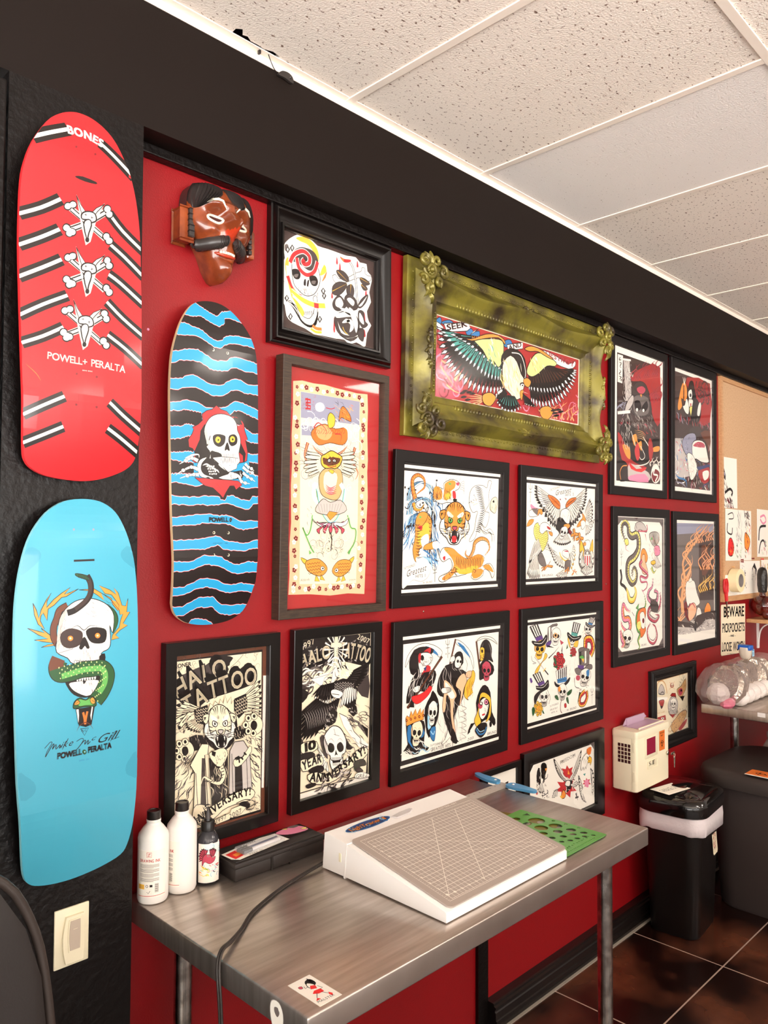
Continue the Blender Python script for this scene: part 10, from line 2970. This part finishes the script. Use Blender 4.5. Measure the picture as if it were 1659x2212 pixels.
cord = catmull([(1.279, 1.462, TZ+.012), (1.22, 1.455, TZ+.008), (1.13, 1.437, TZ+.004), (1.02, 1.392, TZ+.004), (.955, 1.345, TZ+.004), (.905, 1.31, TZ+.010), (.868, 1.288, TZ+.013), (.852, 1.275, TZ-.010), (.849, 1.262, TZ-.08), (.851, 1.25, TZ-.25), (.856, 1.25, TZ-.5), (.852, 1.25, .03), (.80, 1.28, .005), (.70, 1.40, .005)], False, 6)
o = MB().tube(cord, .0028, 8).tube([(x+.002, y-.0045, z) for x, y, z in cord], .0028, 8).build('power_cord', mat('black_cord', (46, 38, 34), .4), None, 60); tag(o, 'flat black power cord running from the light box over the table edge', 'cord')

# ---------------------------------------------------------------- sharps container
g = thing('sharps_container', 'cream wall-mounted sharps container with orange biohazard label and key', 'sharps container', (3.2325, WY, .612))
hw = .1525
sh = MB(); L = []
for z, e in ((0, .004), (.004, 0), (.236, 0), (.242, .004)):
    L.append([(x, y, z) for x, y in rrect(2*hw-2*e, .113-2*e, .012, 4, 0, -.0575)])
sh.loft(L); sh.build('container_body', CRM, g, 40)
MB().loft([[(x, y, z) for x, y in rrect(2*hw+.004-e, .117-e, .013, 4, 0, -.0585)] for z, e in ((.222, 0), (.244, 0), (.250, .006), (.2505, .03))]).build('container_lid', CRM, g, 40)
tr = film_mat('translucent_liner', (214, 184, 206), .75, .3)
MB().box(-.09, .125, -.105, -.02, .2506, .2525, bev=.0005).box(-.07, .09, -.030, -.026, .252, .283).prism([(-.07, .283), (.09, .283), (.12, .262), (-.10, .255)], -.026, -.024, 'y').build('liner', tr, g, None)
MB().box(-.10, .13, -.100, -.095, .2506, .258, bev=.001).build('opening_rim', CRM, g, None)
a = Art()
for i in range(4):
    for j in range(5): x, y = .030+i*.0150, .048+j*.0165; a.poly('x', [(x, y), (x+.0118, y), (x+.0118, y+.0135), (x, y+.0135)])
a.build('side_vent', g, loc=(-hw-.0004, 0, .244), rot=(0, 0, -PI/2))
for z in (.165, .045): MB().box(-hw-.003, -hw+.001, -.107, -.098, z, z+.042, bev=.0015).build('hinge', CRM, g, None)
MB().box(-hw-.0008, -hw+.001, -.094, -.0925, .01, .23).build('door_seam', mat('seam_shadow_gap', (196, 184, 152), .6), g, None)
yf = -.1145
wb = MB().box(-.060, .030, yf-.0012, yf+.002, .140, .240, bev=.003).build('window_bezel', CRM, g, 40)
MB().box(-.050, .013, yf-.002, yf, .156, .232, bev=.0008).build('level_window', mat('red_container_window', (150, 30, 62), .15, coat=.5), wb, None)
a = Art(); a.poly('o', [(0, 0), (.052, 0), (.052, .098), (0, .098)]); a.line('k', .0008, [(.006, .008), (.046, .008)]); a.line('k', .0006, [(.006, .014), (.046, .014)]); a.text('BIOHAZARD', 'x', [(.006, .026), (.046, .026)], .007, bold=.06); a.text('MAT', 'x', [(.014, .038), (.036, .038)], .007, bold=.06)
def bio(a, cx, cy, r, sx=1):
    for k in range(3):
        an = -PI/2+k*2*PI/3; x, y = cx+r*.48*math.cos(an)*sx, cy+r*.48*math.sin(an)
        a.line('x', r*.16, [(x+r*.42*math.cos(an+.7+t*.335*1.15)*sx, y+r*.42*math.sin(an+.7+t*.335*1.15)) for t in range(-1, 17)][1:15], tap=2)
    a.line('x', r*.12, [(cx+r*.45*math.cos(t*.42)*sx, cy+r*.45*math.sin(t*.42)) for t in range(16)]); a.ell('x', (cx, cy), r*.14*sx, r*.14)
bio(a, .026, .068, .024); a.build('biohazard_label', g, loc=(.055, yf-.0008, .2345), rot=(0, 0, 0)); g.children[-1].scale = (1.28, 1, .9)
MB().box(-.058, .034, yf-.0006, yf, .080, .1125, bev=.003).build('raised_panel', CRM, g, 40)
a = Art(); a.text('S.E.', 'c', [(-.045, .02), (.02, .02)], .018, bold=.05); a.build('embossed_letters', g, loc=(0, yf-.0009, .112))
KM = mat('nickel_key', (196, 186, 170), .25, metal=1)
MB().lathe([(0, 0), (.009, 0), (.009, .006), (.007, .008), (0, .008)], 20).build('lock', KM, g, 35, loc=(.128, yf-.0, .116), rot=(PI/2, 0, 0)); lk = g.children[-1]
MB().box(.124, .160, yf-.022, yf-.020, .110, .121, bev=.0008).tube([(.158+.007*math.cos(k*.45), yf-.021+.002*math.sin(k), .105+.009*math.sin(k*.45)) for k in range(15)], .001, 6).tube([(.158, yf-.021, .096), (.158, yf-.021, .050)], [.004, .0022], 6).ball((.158, yf-.021, .092), .007, sc=(1, .25, 1.3)).build('key', KM, g, 40)

# ---------------------------------------------------------------- bins
def binbody(levels, c): return MB().loft([[(c[0]+x, c[1]+y, z) for x, y in rrect(w, d, r, 6)] for w, d, r, z in levels])
g = thing('trash_can', 'glossy black step bin with white liner and garbage only note on its lid', 'bin', (3.385, 1.503, 0), (0, 0, .10))
binbody([(.270, .200, .05, .0), (.276, .206, .05, .006), (.318, .246, .06, .50), (.322, .250, .06, .515)], (0, 0)).build('bin_body', BPL, g, 40)
R = random.Random(7)
L = []
for z, e in ((.435, .012), (.440, .022), (.475, .024), (.500, .020), (.520, .018)):
    L.append([(x*(1+.006*math.sin(9*x*20+z*50)), y, z+(.006*math.sin(x*60)+.004*math.sin(y*90) if z < .45 else 0)-(.02 if x > 0 and z < .45 else 0)*min(1, x*8)) for x, y in rrect(.332+e, .258+e, .066, 8)])
MB().loft(L, cap=False).build('bin_liner', mat('white_bin_liner', (232, 222, 224), .35, bump=(40, .5, .004)), g, 60)
LIDM = mat('gloss_black_lid', (14, 11, 11), .08, coat=.6)
binbody([(.362, .284, .080, .510), (.374, .294, .082, .515), (.376, .296, .082, .556), (.366, .286, .078, .572), (.330, .250, .070, .582), (.310, .230, .060, .580), (.295, .216, .055, .586), (.1, .06, .02, .596)], (0, 0)).build('bin_lid', LIDM, g, 50); ld = g.children[-1]
a = Art(); a.text('GARBAGE ONLY', 'g', [(.016, .056), (.146, .056)], .028); a.line('g', .0012, [(.022, .058), (.134, .058)])
a.build('lid_note', ld, 'w', (0, .160, 0, .092), (-.158, .080, .5975), rot=(-PI/2, .012, -.25))
MB().prism(catmull([(.05, -.10), (.09, -.085), (.125, -.05), (.10, -.02), (.06, -.06)], True, 3), .583, .586, 'z').build('lid_sticker', WHT, ld, None)
a = Art(); a.poly('c', [(0, .006), (.06, 0), (.062, .108), (.056, .118), (.006, .120), (0, .112)]); a.strokes(.010, .040, .03, .095, 26, 4, 'dkhr', .022, .003, 1.3, .4); a.line('n', .001, [(.02, .016), (.055, .014)])
a.build('front_card', g, loc=(.030, -.1165, .430), rot=(-.07, 0, 0))
g = thing('waste_bin', 'large matt grey lidded bin with orange biohazard label on its lid', 'bin', (3.90, 1.29, 0), (0, 0, 0))
binbody([(.42, .38, .10, 0), (.43, .39, .10, .01), (.50, .46, .12, .56), (.50, .46, .12, .575)], (0, 0)).build('bin_body', GPL, g, 40)
binbody([(.60, .50, .14, .555), (.625, .515, .145, .56), (.630, .520, .147, .602), (.61, .505, .14, .622), (.55, .44, .12, .632), (.50, .39, .11, .630), (.12, .10, .04, .642)], (0, 0)).build('bin_lid', mat('dark_grey_lid', (52, 44, 41), .5, bump=(500, .25, .0008)), g, 50)
a = Art(); a.poly('w', [(0, 0), (.125, 0), (.125, .075), (0, .075)]); a.poly('o', [(.016, 0), (.125, 0), (.125, .075), (.016, .075)]); bio(a, .065, .036, .030, 1.25); a.line('x', .003, [(.102, .012), (.102, .064)])
a.build('biohazard_label', g, loc=(-.300, .024, .6365), rot=(-PI/2, .0, 0)); g.children[-1].scale = (.8, 1, 1.45)

# ---------------------------------------------------------------- second steel table and what lies on it
g = thing('side_table', 'second stainless steel table behind the bins, at the right edge of the view', 'table', (4.6, 1.29, 0))
MB().box(-.74, .74, -.32, .32, TZ-.045, TZ, bev=.003, seg=3).build('tabletop', STL, g, 30)
for x, y in ((-.41, .285), (-.41, -.25), (.66, .285), (.66, -.25)): leg(g, x, y, TZ-.044)
MB().box(-.41, .68, -.27, .30, .22, .235).build('lower_shelf', mat('dark_shelf', (22, 10, 10), .5), g, None)
MB().box(-.7412, -.74, .02, .055, TZ-.022, TZ-.002, bev=.0004).build('white_sticker', WHT, g, None)
g = thing('cup_bag', 'clear plastic bag with a row of silver ring wrappers on the second steel table', 'plastic bag', (4.09, 1.50, TZ), (0, 0, .02))
CUP = mat('silver_wrapper', (186, 172, 158), .12, metal=1.0); WRP = mat('white_wrapper', (236, 230, 224), .3)
FOIL = mat('crinkled_foil', (190, 176, 162), .14, metal=1.0, bump=(22, .9, .012))
for k in range(6):
    x = -.19+.084*k; q = MB()
    q.lathe([(.03, -.030), (.074, -.034), (.094, -.022), (.096, 0), (.090, .024), (.064, .034), (.03, .030)], 11)
    q.build('wrapped_ring', FOIL, g, 20, loc=(x, .0, .099), rot=(.15+.5*k, PI/2+.30, 0))
    MB().ball((x+.03, -.045, .045), .046, sc=(1.0, 1.0, .95)).build('white_wrapper', mat('white_wrapper_film', (236, 228, 222), .3, bump=(30, .8, .01)), g, 60)
R5 = random.Random(5); L = []
for k in range(19):
    t = k/18; x = -.46+.80*t; r = .104*min(1, .25+t*4.2)*(1 if t < .96 else .8)
    L.append([(x+.008*R5.uniform(-1, 1), r*(1+.07*R5.uniform(-1, 1))*math.cos(a), max(.001, .104+r*(1+.07*R5.uniform(-1, 1))*math.sin(a))) for a in [2*PI*j/22 for j in range(22)]])
MB().loft(L).build('clear_bag', film_mat('clear_bag_film', (236, 220, 216), .16, .05), g, 12)
MB().ball((-.31, .0, .075), .052, sc=(1.2, 1, 1.0), seg=9, rings=6).build('tissue_lump', mat('white_tissue', (200, 186, 180), .4, bump=(30, 1, .02)), g, 12)
MB().ball((-.30, -.04, .034), .032, sc=(1.8, 1, .8), seg=8, rings=5).build('pink_lump', mat('pink_tissue', (218, 110, 136), .4), g, 12)
g = thing('jelly_jar', 'translucent jar with blue lid balanced on the bag of silver rings', 'jar', (4.15, 1.50, TZ+.199))
MB().loft([[(x, y, z) for x, y in rrect(w, w, w*.36, 5)] for w, z in ((.030, 0), (.044, .006), (.058, .03), (.060, .052), (.058, .060))]).build('jar_body', mat('milky_jar', (226, 214, 196), .2, trans=.2), g, 50)
MB().loft([[(x, y, z) for x, y in rrect(w, w, .012, 5)] for w, z in ((.062, .058), (.065, .060), (.065, .085), (.060, .089), (.02, .090))]).build('jar_lid', mat('blue_lid', (20, 88, 178), .3), g, 50)
a = Art(); a.poly('S', [(0, 0), (.030, 0), (.030, .036), (0, .036)], 0); a.line('b', .003, [(.004, .006), (.026, .006)]); a.poly('u', [(.008, .014), (.014, .014), (.014, .026), (.008, .026)])
a.build('jar_label', g, loc=(.004, -.0306, .050)); g.children[-1].scale = (.8, 1, .8)
g = thing('red_packet', 'red and orange plastic supply packet on the second table, right of the silver rings', 'packet', (4.60, 1.48, TZ), (0, 0, .3))
MB().box(-.08, .10, -.09, .09, 0, .13, bev=.012).build('packet_body', film_mat('red_film', (200, 30, 36), .8, .1), g, 50)
MB().box(-.0815, -.079, -.06, .07, .01, .11, bev=.0008).box(-.0835, -.0815, -.05, .06, .03, .05).box(-.0835, -.0815, -.05, .06, .07, .082).build('packet_label', mat('orange_label', (240, 116, 84), .4), g, None)
g = thing('metal_tray', 'small metal tool tray on top of the red packet', 'tray', (4.60, 1.48, TZ+.131), (0, 0, .2))
MB().box(-.09, .09, -.05, .05, 0, .006, bev=.002).box(-.09, .09, -.052, -.046, .004, .016, bev=.001).build('tray_body', CUP, g, 40)
MB().tube([(-.085, -.02, .006), (-.09, -.02, .05)], .002, 6).build('hook', CUP, g, 40)
g = thing('tool_tube', 'short black tube lying on the front of the second steel table', 'tube', (4.05, 1.10, TZ+.012))
MB().lathe([(0, -.04), (.012, -.04), (.012, .04), (0, .04)], 16).build('tube_body', BPL, g, 40, rot=(0, PI/2, .3))
g = thing('white_jug', 'white plastic jug neck showing behind the grey bin under the second table', 'bottle', (4.36, 1.44, .2355))
MB().lathe([(0, 0), (.06, 0), (.07, .02), (.07, .30), (.05, .36), (.030, .395), (.028, .40), (.033, .404), (.033, .430), (.028, .433), (.026, .43), (0, .43)], 28).build('jug_body', mat('white_jug_plastic', (240, 236, 228), .35), g, 35)
g = thing('spray_jug', 'second white jug with loop handle under the second table, at the right edge', 'bottle', (4.52, 1.40, .2355))
MB().lathe([(0, 0), (.06, 0), (.065, .02), (.065, .32), (.045, .37), (.03, .39), (0, .392)], 28).build('jug_body', MATS['white_jug_plastic'], g, 35)
MB().tube(catmull([(-.05, 0, .36), (-.045, 0, .41), (-.03, 0, .435), (.03, 0, .43), (.045, 0, .36)], False, 4), .006, 8).build('handle', MATS['white_jug_plastic'], g, 50)

# ---------------------------------------------------------------- cork board, papers, tape, scissors
g = thing('cork_board', 'large cork notice board with pale wood rim at the right end of the red wall', 'notice board', (4.90, WY-.0005, 1.335))
MB().box(-.632, .632, -.008, -.001, .005, 1.215).build('cork_panel', CORK, g, None)
MB().loft([[(x0, -h, z0), (-x0, -h, z0), (-x0, -h, z1), (x0, -h, z1)] for x0, z0, z1, h in ((-.636, 0, 1.22, 0), (-.636, 0, 1.22, .018), (-.612, .028, 1.195, .018), (-.612, .028, 1.195, .002))], cap=False).build('wood_rim', WDN, g, 20)
def paper(key, label, x0, z1, w, h, rot=0, y=WY-.0105):
    a = Art([(0, 0), (w, 0), (w, h), (0, h)]); draw(a, key); o = a.build('drawing_sheet', None, 'w', (0, w, 0, h), (x0, y, z1), rot=(0, rot, 0)); tag(o, label, 'drawing', 'drawings pinned to the cork board'); return o
paper('paper1', 'narrow white drawing sheet pinned highest, with a dark cloaked figure', 4.278, 2.118, .215, .277, -.01)
paper('paper2', 'white flash sheet with a red mask and yellow dragon head, under the highest one', 4.318, 1.838, .380, .283, .01, WY-.0118)
paper('paper3', 'white flash sheet at the far right edge of the view with thick black curves', 4.795, 1.850, .28, .28, .01)
paper('paper4', 'white sheet behind the tape roll with a pale portrait wearing a black crest', 4.522, 1.550, .31, .205, .01)
paper('paper5', 'colourful flash sheet pinned lowest at the right edge beside the dark bottle', 4.850, 1.552, .2, .2, .01, WY-.0118)
paper('paper6', 'small plain note pinned low beneath the tape roll', 4.275, 1.478, .24, .140, .01, WY-.0118)
for lab, x, z, c in (('dark red push pin left of the gap under the red-mask sheet', 4.53, 1.557, 'd'), ('dark red push pin at the lower right corner of the red-mask sheet', 4.695, 1.562, 'd'), ('brass push pin above the tape roll', 4.40, 1.520, 'n'), ('red push pin at the top right of the crest portrait sheet', 4.845, 1.556, 'R'), ('dark push pin at the top left of the crest portrait sheet', 4.53, 1.546, 'd')):
    o = MB().lathe([(0, 0), (.0008, 0), (.0008, .006), (.004, .006), (.003, .009), (.003, .014), (.005, .016), (.005, .018), (0, .018)], 12).build('push_pin', pm(c), None, 40, loc=(x, WY-.0085, z), rot=(PI/2, 0, 0)); tag(o, lab, 'push pin', 'push pins in the cork board')
g = thing('tape_roll', 'roll of cream masking tape hung on the cork board', 'tape roll', (4.40, WY-.012, 1.447), (PI/2, 0, 0))
MB().lathe([(.036, 0), (.062, 0), (.064, .002), (.064, .046), (.062, .048), (.036, .048), (.036, 0)], 40).build('tape_body', mat('masking_tape', (240, 222, 176), .6), g, 35)
MB().lathe([(.033, .0), (.036, .0), (.036, .049), (.033, .049), (.033, 0)], 40).build('card_core', mat('grey_core', (150, 140, 136), .7), g, 35)
g = thing('scissors', 'red-handled scissors hanging at the lower left of the cork board', 'scissors', (4.287, WY-.024, 1.37), (0, -.10, 0))
for sx in (-1, 1):
    MB().tube([(sx*.014+.013*math.cos(a), 0, .05+.036*math.sin(a)) for a in [2*PI*k/18 for k in range(19)]], .0055, 8, caps=False).tube([(sx*.010, 0, .016), (sx*.004, 0, -.03)], .007, 8).build('handle', mat('red_handle', (206, 34, 38), .35), g, 50)
MB().prism([(-.006, -.02), (.006, -.02), (.004, -.11), (0, -.125), (-.003, -.11)], -.002, .002, 'y').build('blades', KM, g, None)
o = MB().tube([(4.287, WY-.001, 1.455), (4.287, WY-.034, 1.455), (4.287, WY-.034, 1.462)], .0015, 6).build('hook', KM, None, 40); tag(o, 'small wire hook holding the red scissors', 'hook')
# sign
g = thing('metal_sign', 'cream warning sign about pickpockets hanging under the cork board', 'sign', (4.43, WY-.002, 1.042), (0, .035, 0))
MB().prism(rrect(.345, .272, .012, 4, 0, .136), -.002, 0, 'y').build('sign_plate', mat('cream_sign', (238, 228, 204), .5, noise=(8, (226, 212, 184), .5, .75)), g, 30)
a = Art(); draw(a, 'sign'); a.build('sign_face', g, 'c', (.001, .341, .002, .2715), (-.171, -.0028, .2735))
# shelf with bottles
g = thing('wall_shelf', 'pale wood wall shelf on a white bracket under the cork board', 'shelf', (5.06, WY, 1.20))
MB().box(-.43, .5, -.19, -.001, 0, .020, bev=.002).build('shelf_board', WDN, g, 30)
MB().box(-.27, -.25, -.16, -.001, -.008, 0).box(-.27, -.25, -.010, -.001, -.16, -.008).tube(catmull([(-.26, -.15, -.006), (-.26, -.06, -.02), (-.26, -.02, -.06), (-.26, -.008, -.15)], False, 4), .004, 8).build('bracket', WHT, g, 40)
g = thing('skull_bottle', 'amber skull-shaped glass bottle with tall black wrapped stopper on the shelf', 'bottle', (4.70, 1.602, 1.2205))
AMB = mat('amber_glass', (96, 22, 12), .06, coat=.6, noise=(14, (40, 8, 8), .4, .6))
q = MB().ball((0, 0, .075), .062, sc=(.85, 1.05, .95), seg=20, rings=12).ball((-.012, -.030, .030), .036, sc=(1, .9, .9), seg=14).lathe([(.020, .125), (.016, .14), (.016, .155)], 18)
for sx in (-.03, .022): q.ball((sx, -.058, .078), .014, seg=10)
for k in range(5): q.ball((-.034+.014*k, -.062, .026), .007, seg=8, rings=5)
q.build('bottle_body', AMB, g, 60)
MB().lathe([(0, .15), (.022, .15), (.024, .16), (.028, .19), (.028, .25), (.024, .275), (.014, .29), (0, .295)], 22).build('stopper', mat('black_wax', (26, 18, 16), .3, bump=(60, .6, .006)), g, 50)
for lab, x, y, r, h, m1, m2 in (('white-capped dark bottle right of the skull bottle on the shelf', 4.885, 1.545, .026, .085, BPL, WHT), ('small white jar at the right edge of the view on the shelf', 4.955, 1.55, .028, .06, WHT, GPL), ('dark round bottle furthest right on the shelf', 5.03, 1.56, .030, .10, BPL, GPL)):
    g = thing('shelf_bottle', lab, 'bottle', (x, y, 1.2205), group='small bottles on the wall shelf')
    MB().lathe([(0, 0), (r, 0), (r*1.03, .004), (r, h*.8), (r*.6, h), (r*.6, h+.01), (0, h+.01)], 20).build('bottle_body', m1, g, 40)
    MB().lathe([(0, h), (r*.8, h), (r*.8, h+.03), (r*.6, h+.04), (0, h+.042)], 20).build('cap', m2, g, 40)

# ---------------------------------------------------------------- chair back at the left edge
g = thing('salon_chair', 'dark upholstered chair with grey piped edge, only its back showing at the left edge', 'chair', (.16, 1.16, 0), (0, 0, 0))
ol = [(.34, .50), (.335, .70), (.325, .90), (.308, 1.05), (.286, 1.13), (.25, 1.19), (.18, 1.232), (.06, 1.25), (-.06, 1.25), (-.18, 1.232), (-.25, 1.19), (-.286, 1.13), (-.308, 1.05), (-.325, .90), (-.335, .70), (-.34, .50)]
def shrink(o, e): return [(x-(e if x > 0 else -e), z-(e if z > 1.1 else 0)+(e if z < .55 else 0)) for x, z in o]
L = [[(x, y, z) for x, z in shrink(ol, e)] for y, e in ((-.035, .06), (-.045, .025), (-.040, .008), (0, .006), (.02, .02))]
UP = mat('charcoal_upholstery', (28, 21, 18), .5, bump=(300, .3, .001))
MB().loft(L).build('backrest', UP, g, 50)
MB().tube(catmull([(x, -.030, z) for x, z in ol], False, 3), .007, 10).build('piping', mat('grey_piping', (50, 42, 38), .4), g, 50)
MB().box(-.26, .26, -.50, -.02, .44, .54, bev=.03, seg=4).build('seat', UP, g, 50)
MB().lathe([(0, .0), (.25, 0), (.25, .012), (.04, .03), (.035, .05), (.03, .44), (0, .44)], 32, (0, -.25, 0)).build('pedestal', CHR, g, 35)
MB().box(-.05, .05, -.06, -.02, .46, .60, bev=.004).build('back_bracket', BPL, g, None)

# ---------------------------------------------------------------- loose wire and clip at the ceiling edge, nail heads
g = thing('ceiling_wire', 'thin black wire with clip dangling from the hole in the ceiling tile', 'wire', (1.205, CY, CZ-.03))
MB().tube(catmull([(-.045, -.022, .045), (-.040, -.018, .030), (-.015, -.008, .008), (-.002, -.006, .002)], False, 4), .0012, 6).build('wire', BPL, g, 50)
MB().prism(catmull([(0, -.004), (.012, .010), (.032, .014), (.046, .008), (.050, -.006), (.040, -.008), (.02, -.004)], True, 3), -.010, -.003, 'y').ball((.038, -.010, .003), .0035).build('clip', mat('dark_clip', (46, 40, 38), .3), g, 40)
MB().box(-.066, -.061, -.018, -.010, .018, .036).build('bracket', BPL, g, None)
NG = 'nail heads left in the red wall'
for lab, x, z in (('white nail head in the red wall above the reaper frame', 1.875, 1.432), ('nail head in the red wall left of the snake frame, upper', 3.035, 1.620), ('nail head in the red wall left of the snake frame, middle', 3.040, 1.476), ('pale wall plug just left of the striped deck', .905, 2.150), ('nail head beside the hat-skull frame', 3.020, 1.235)):
    o = MB().lathe([(0, 0), (.0035, 0), (.003, .002), (0, .003)], 12).build('nail_head', KM if 'plug' not in lab else pm('p'), None, 40, loc=(x, WY, z), rot=(PI/2, 0, 0)); tag(o, lab, 'nail', NG)
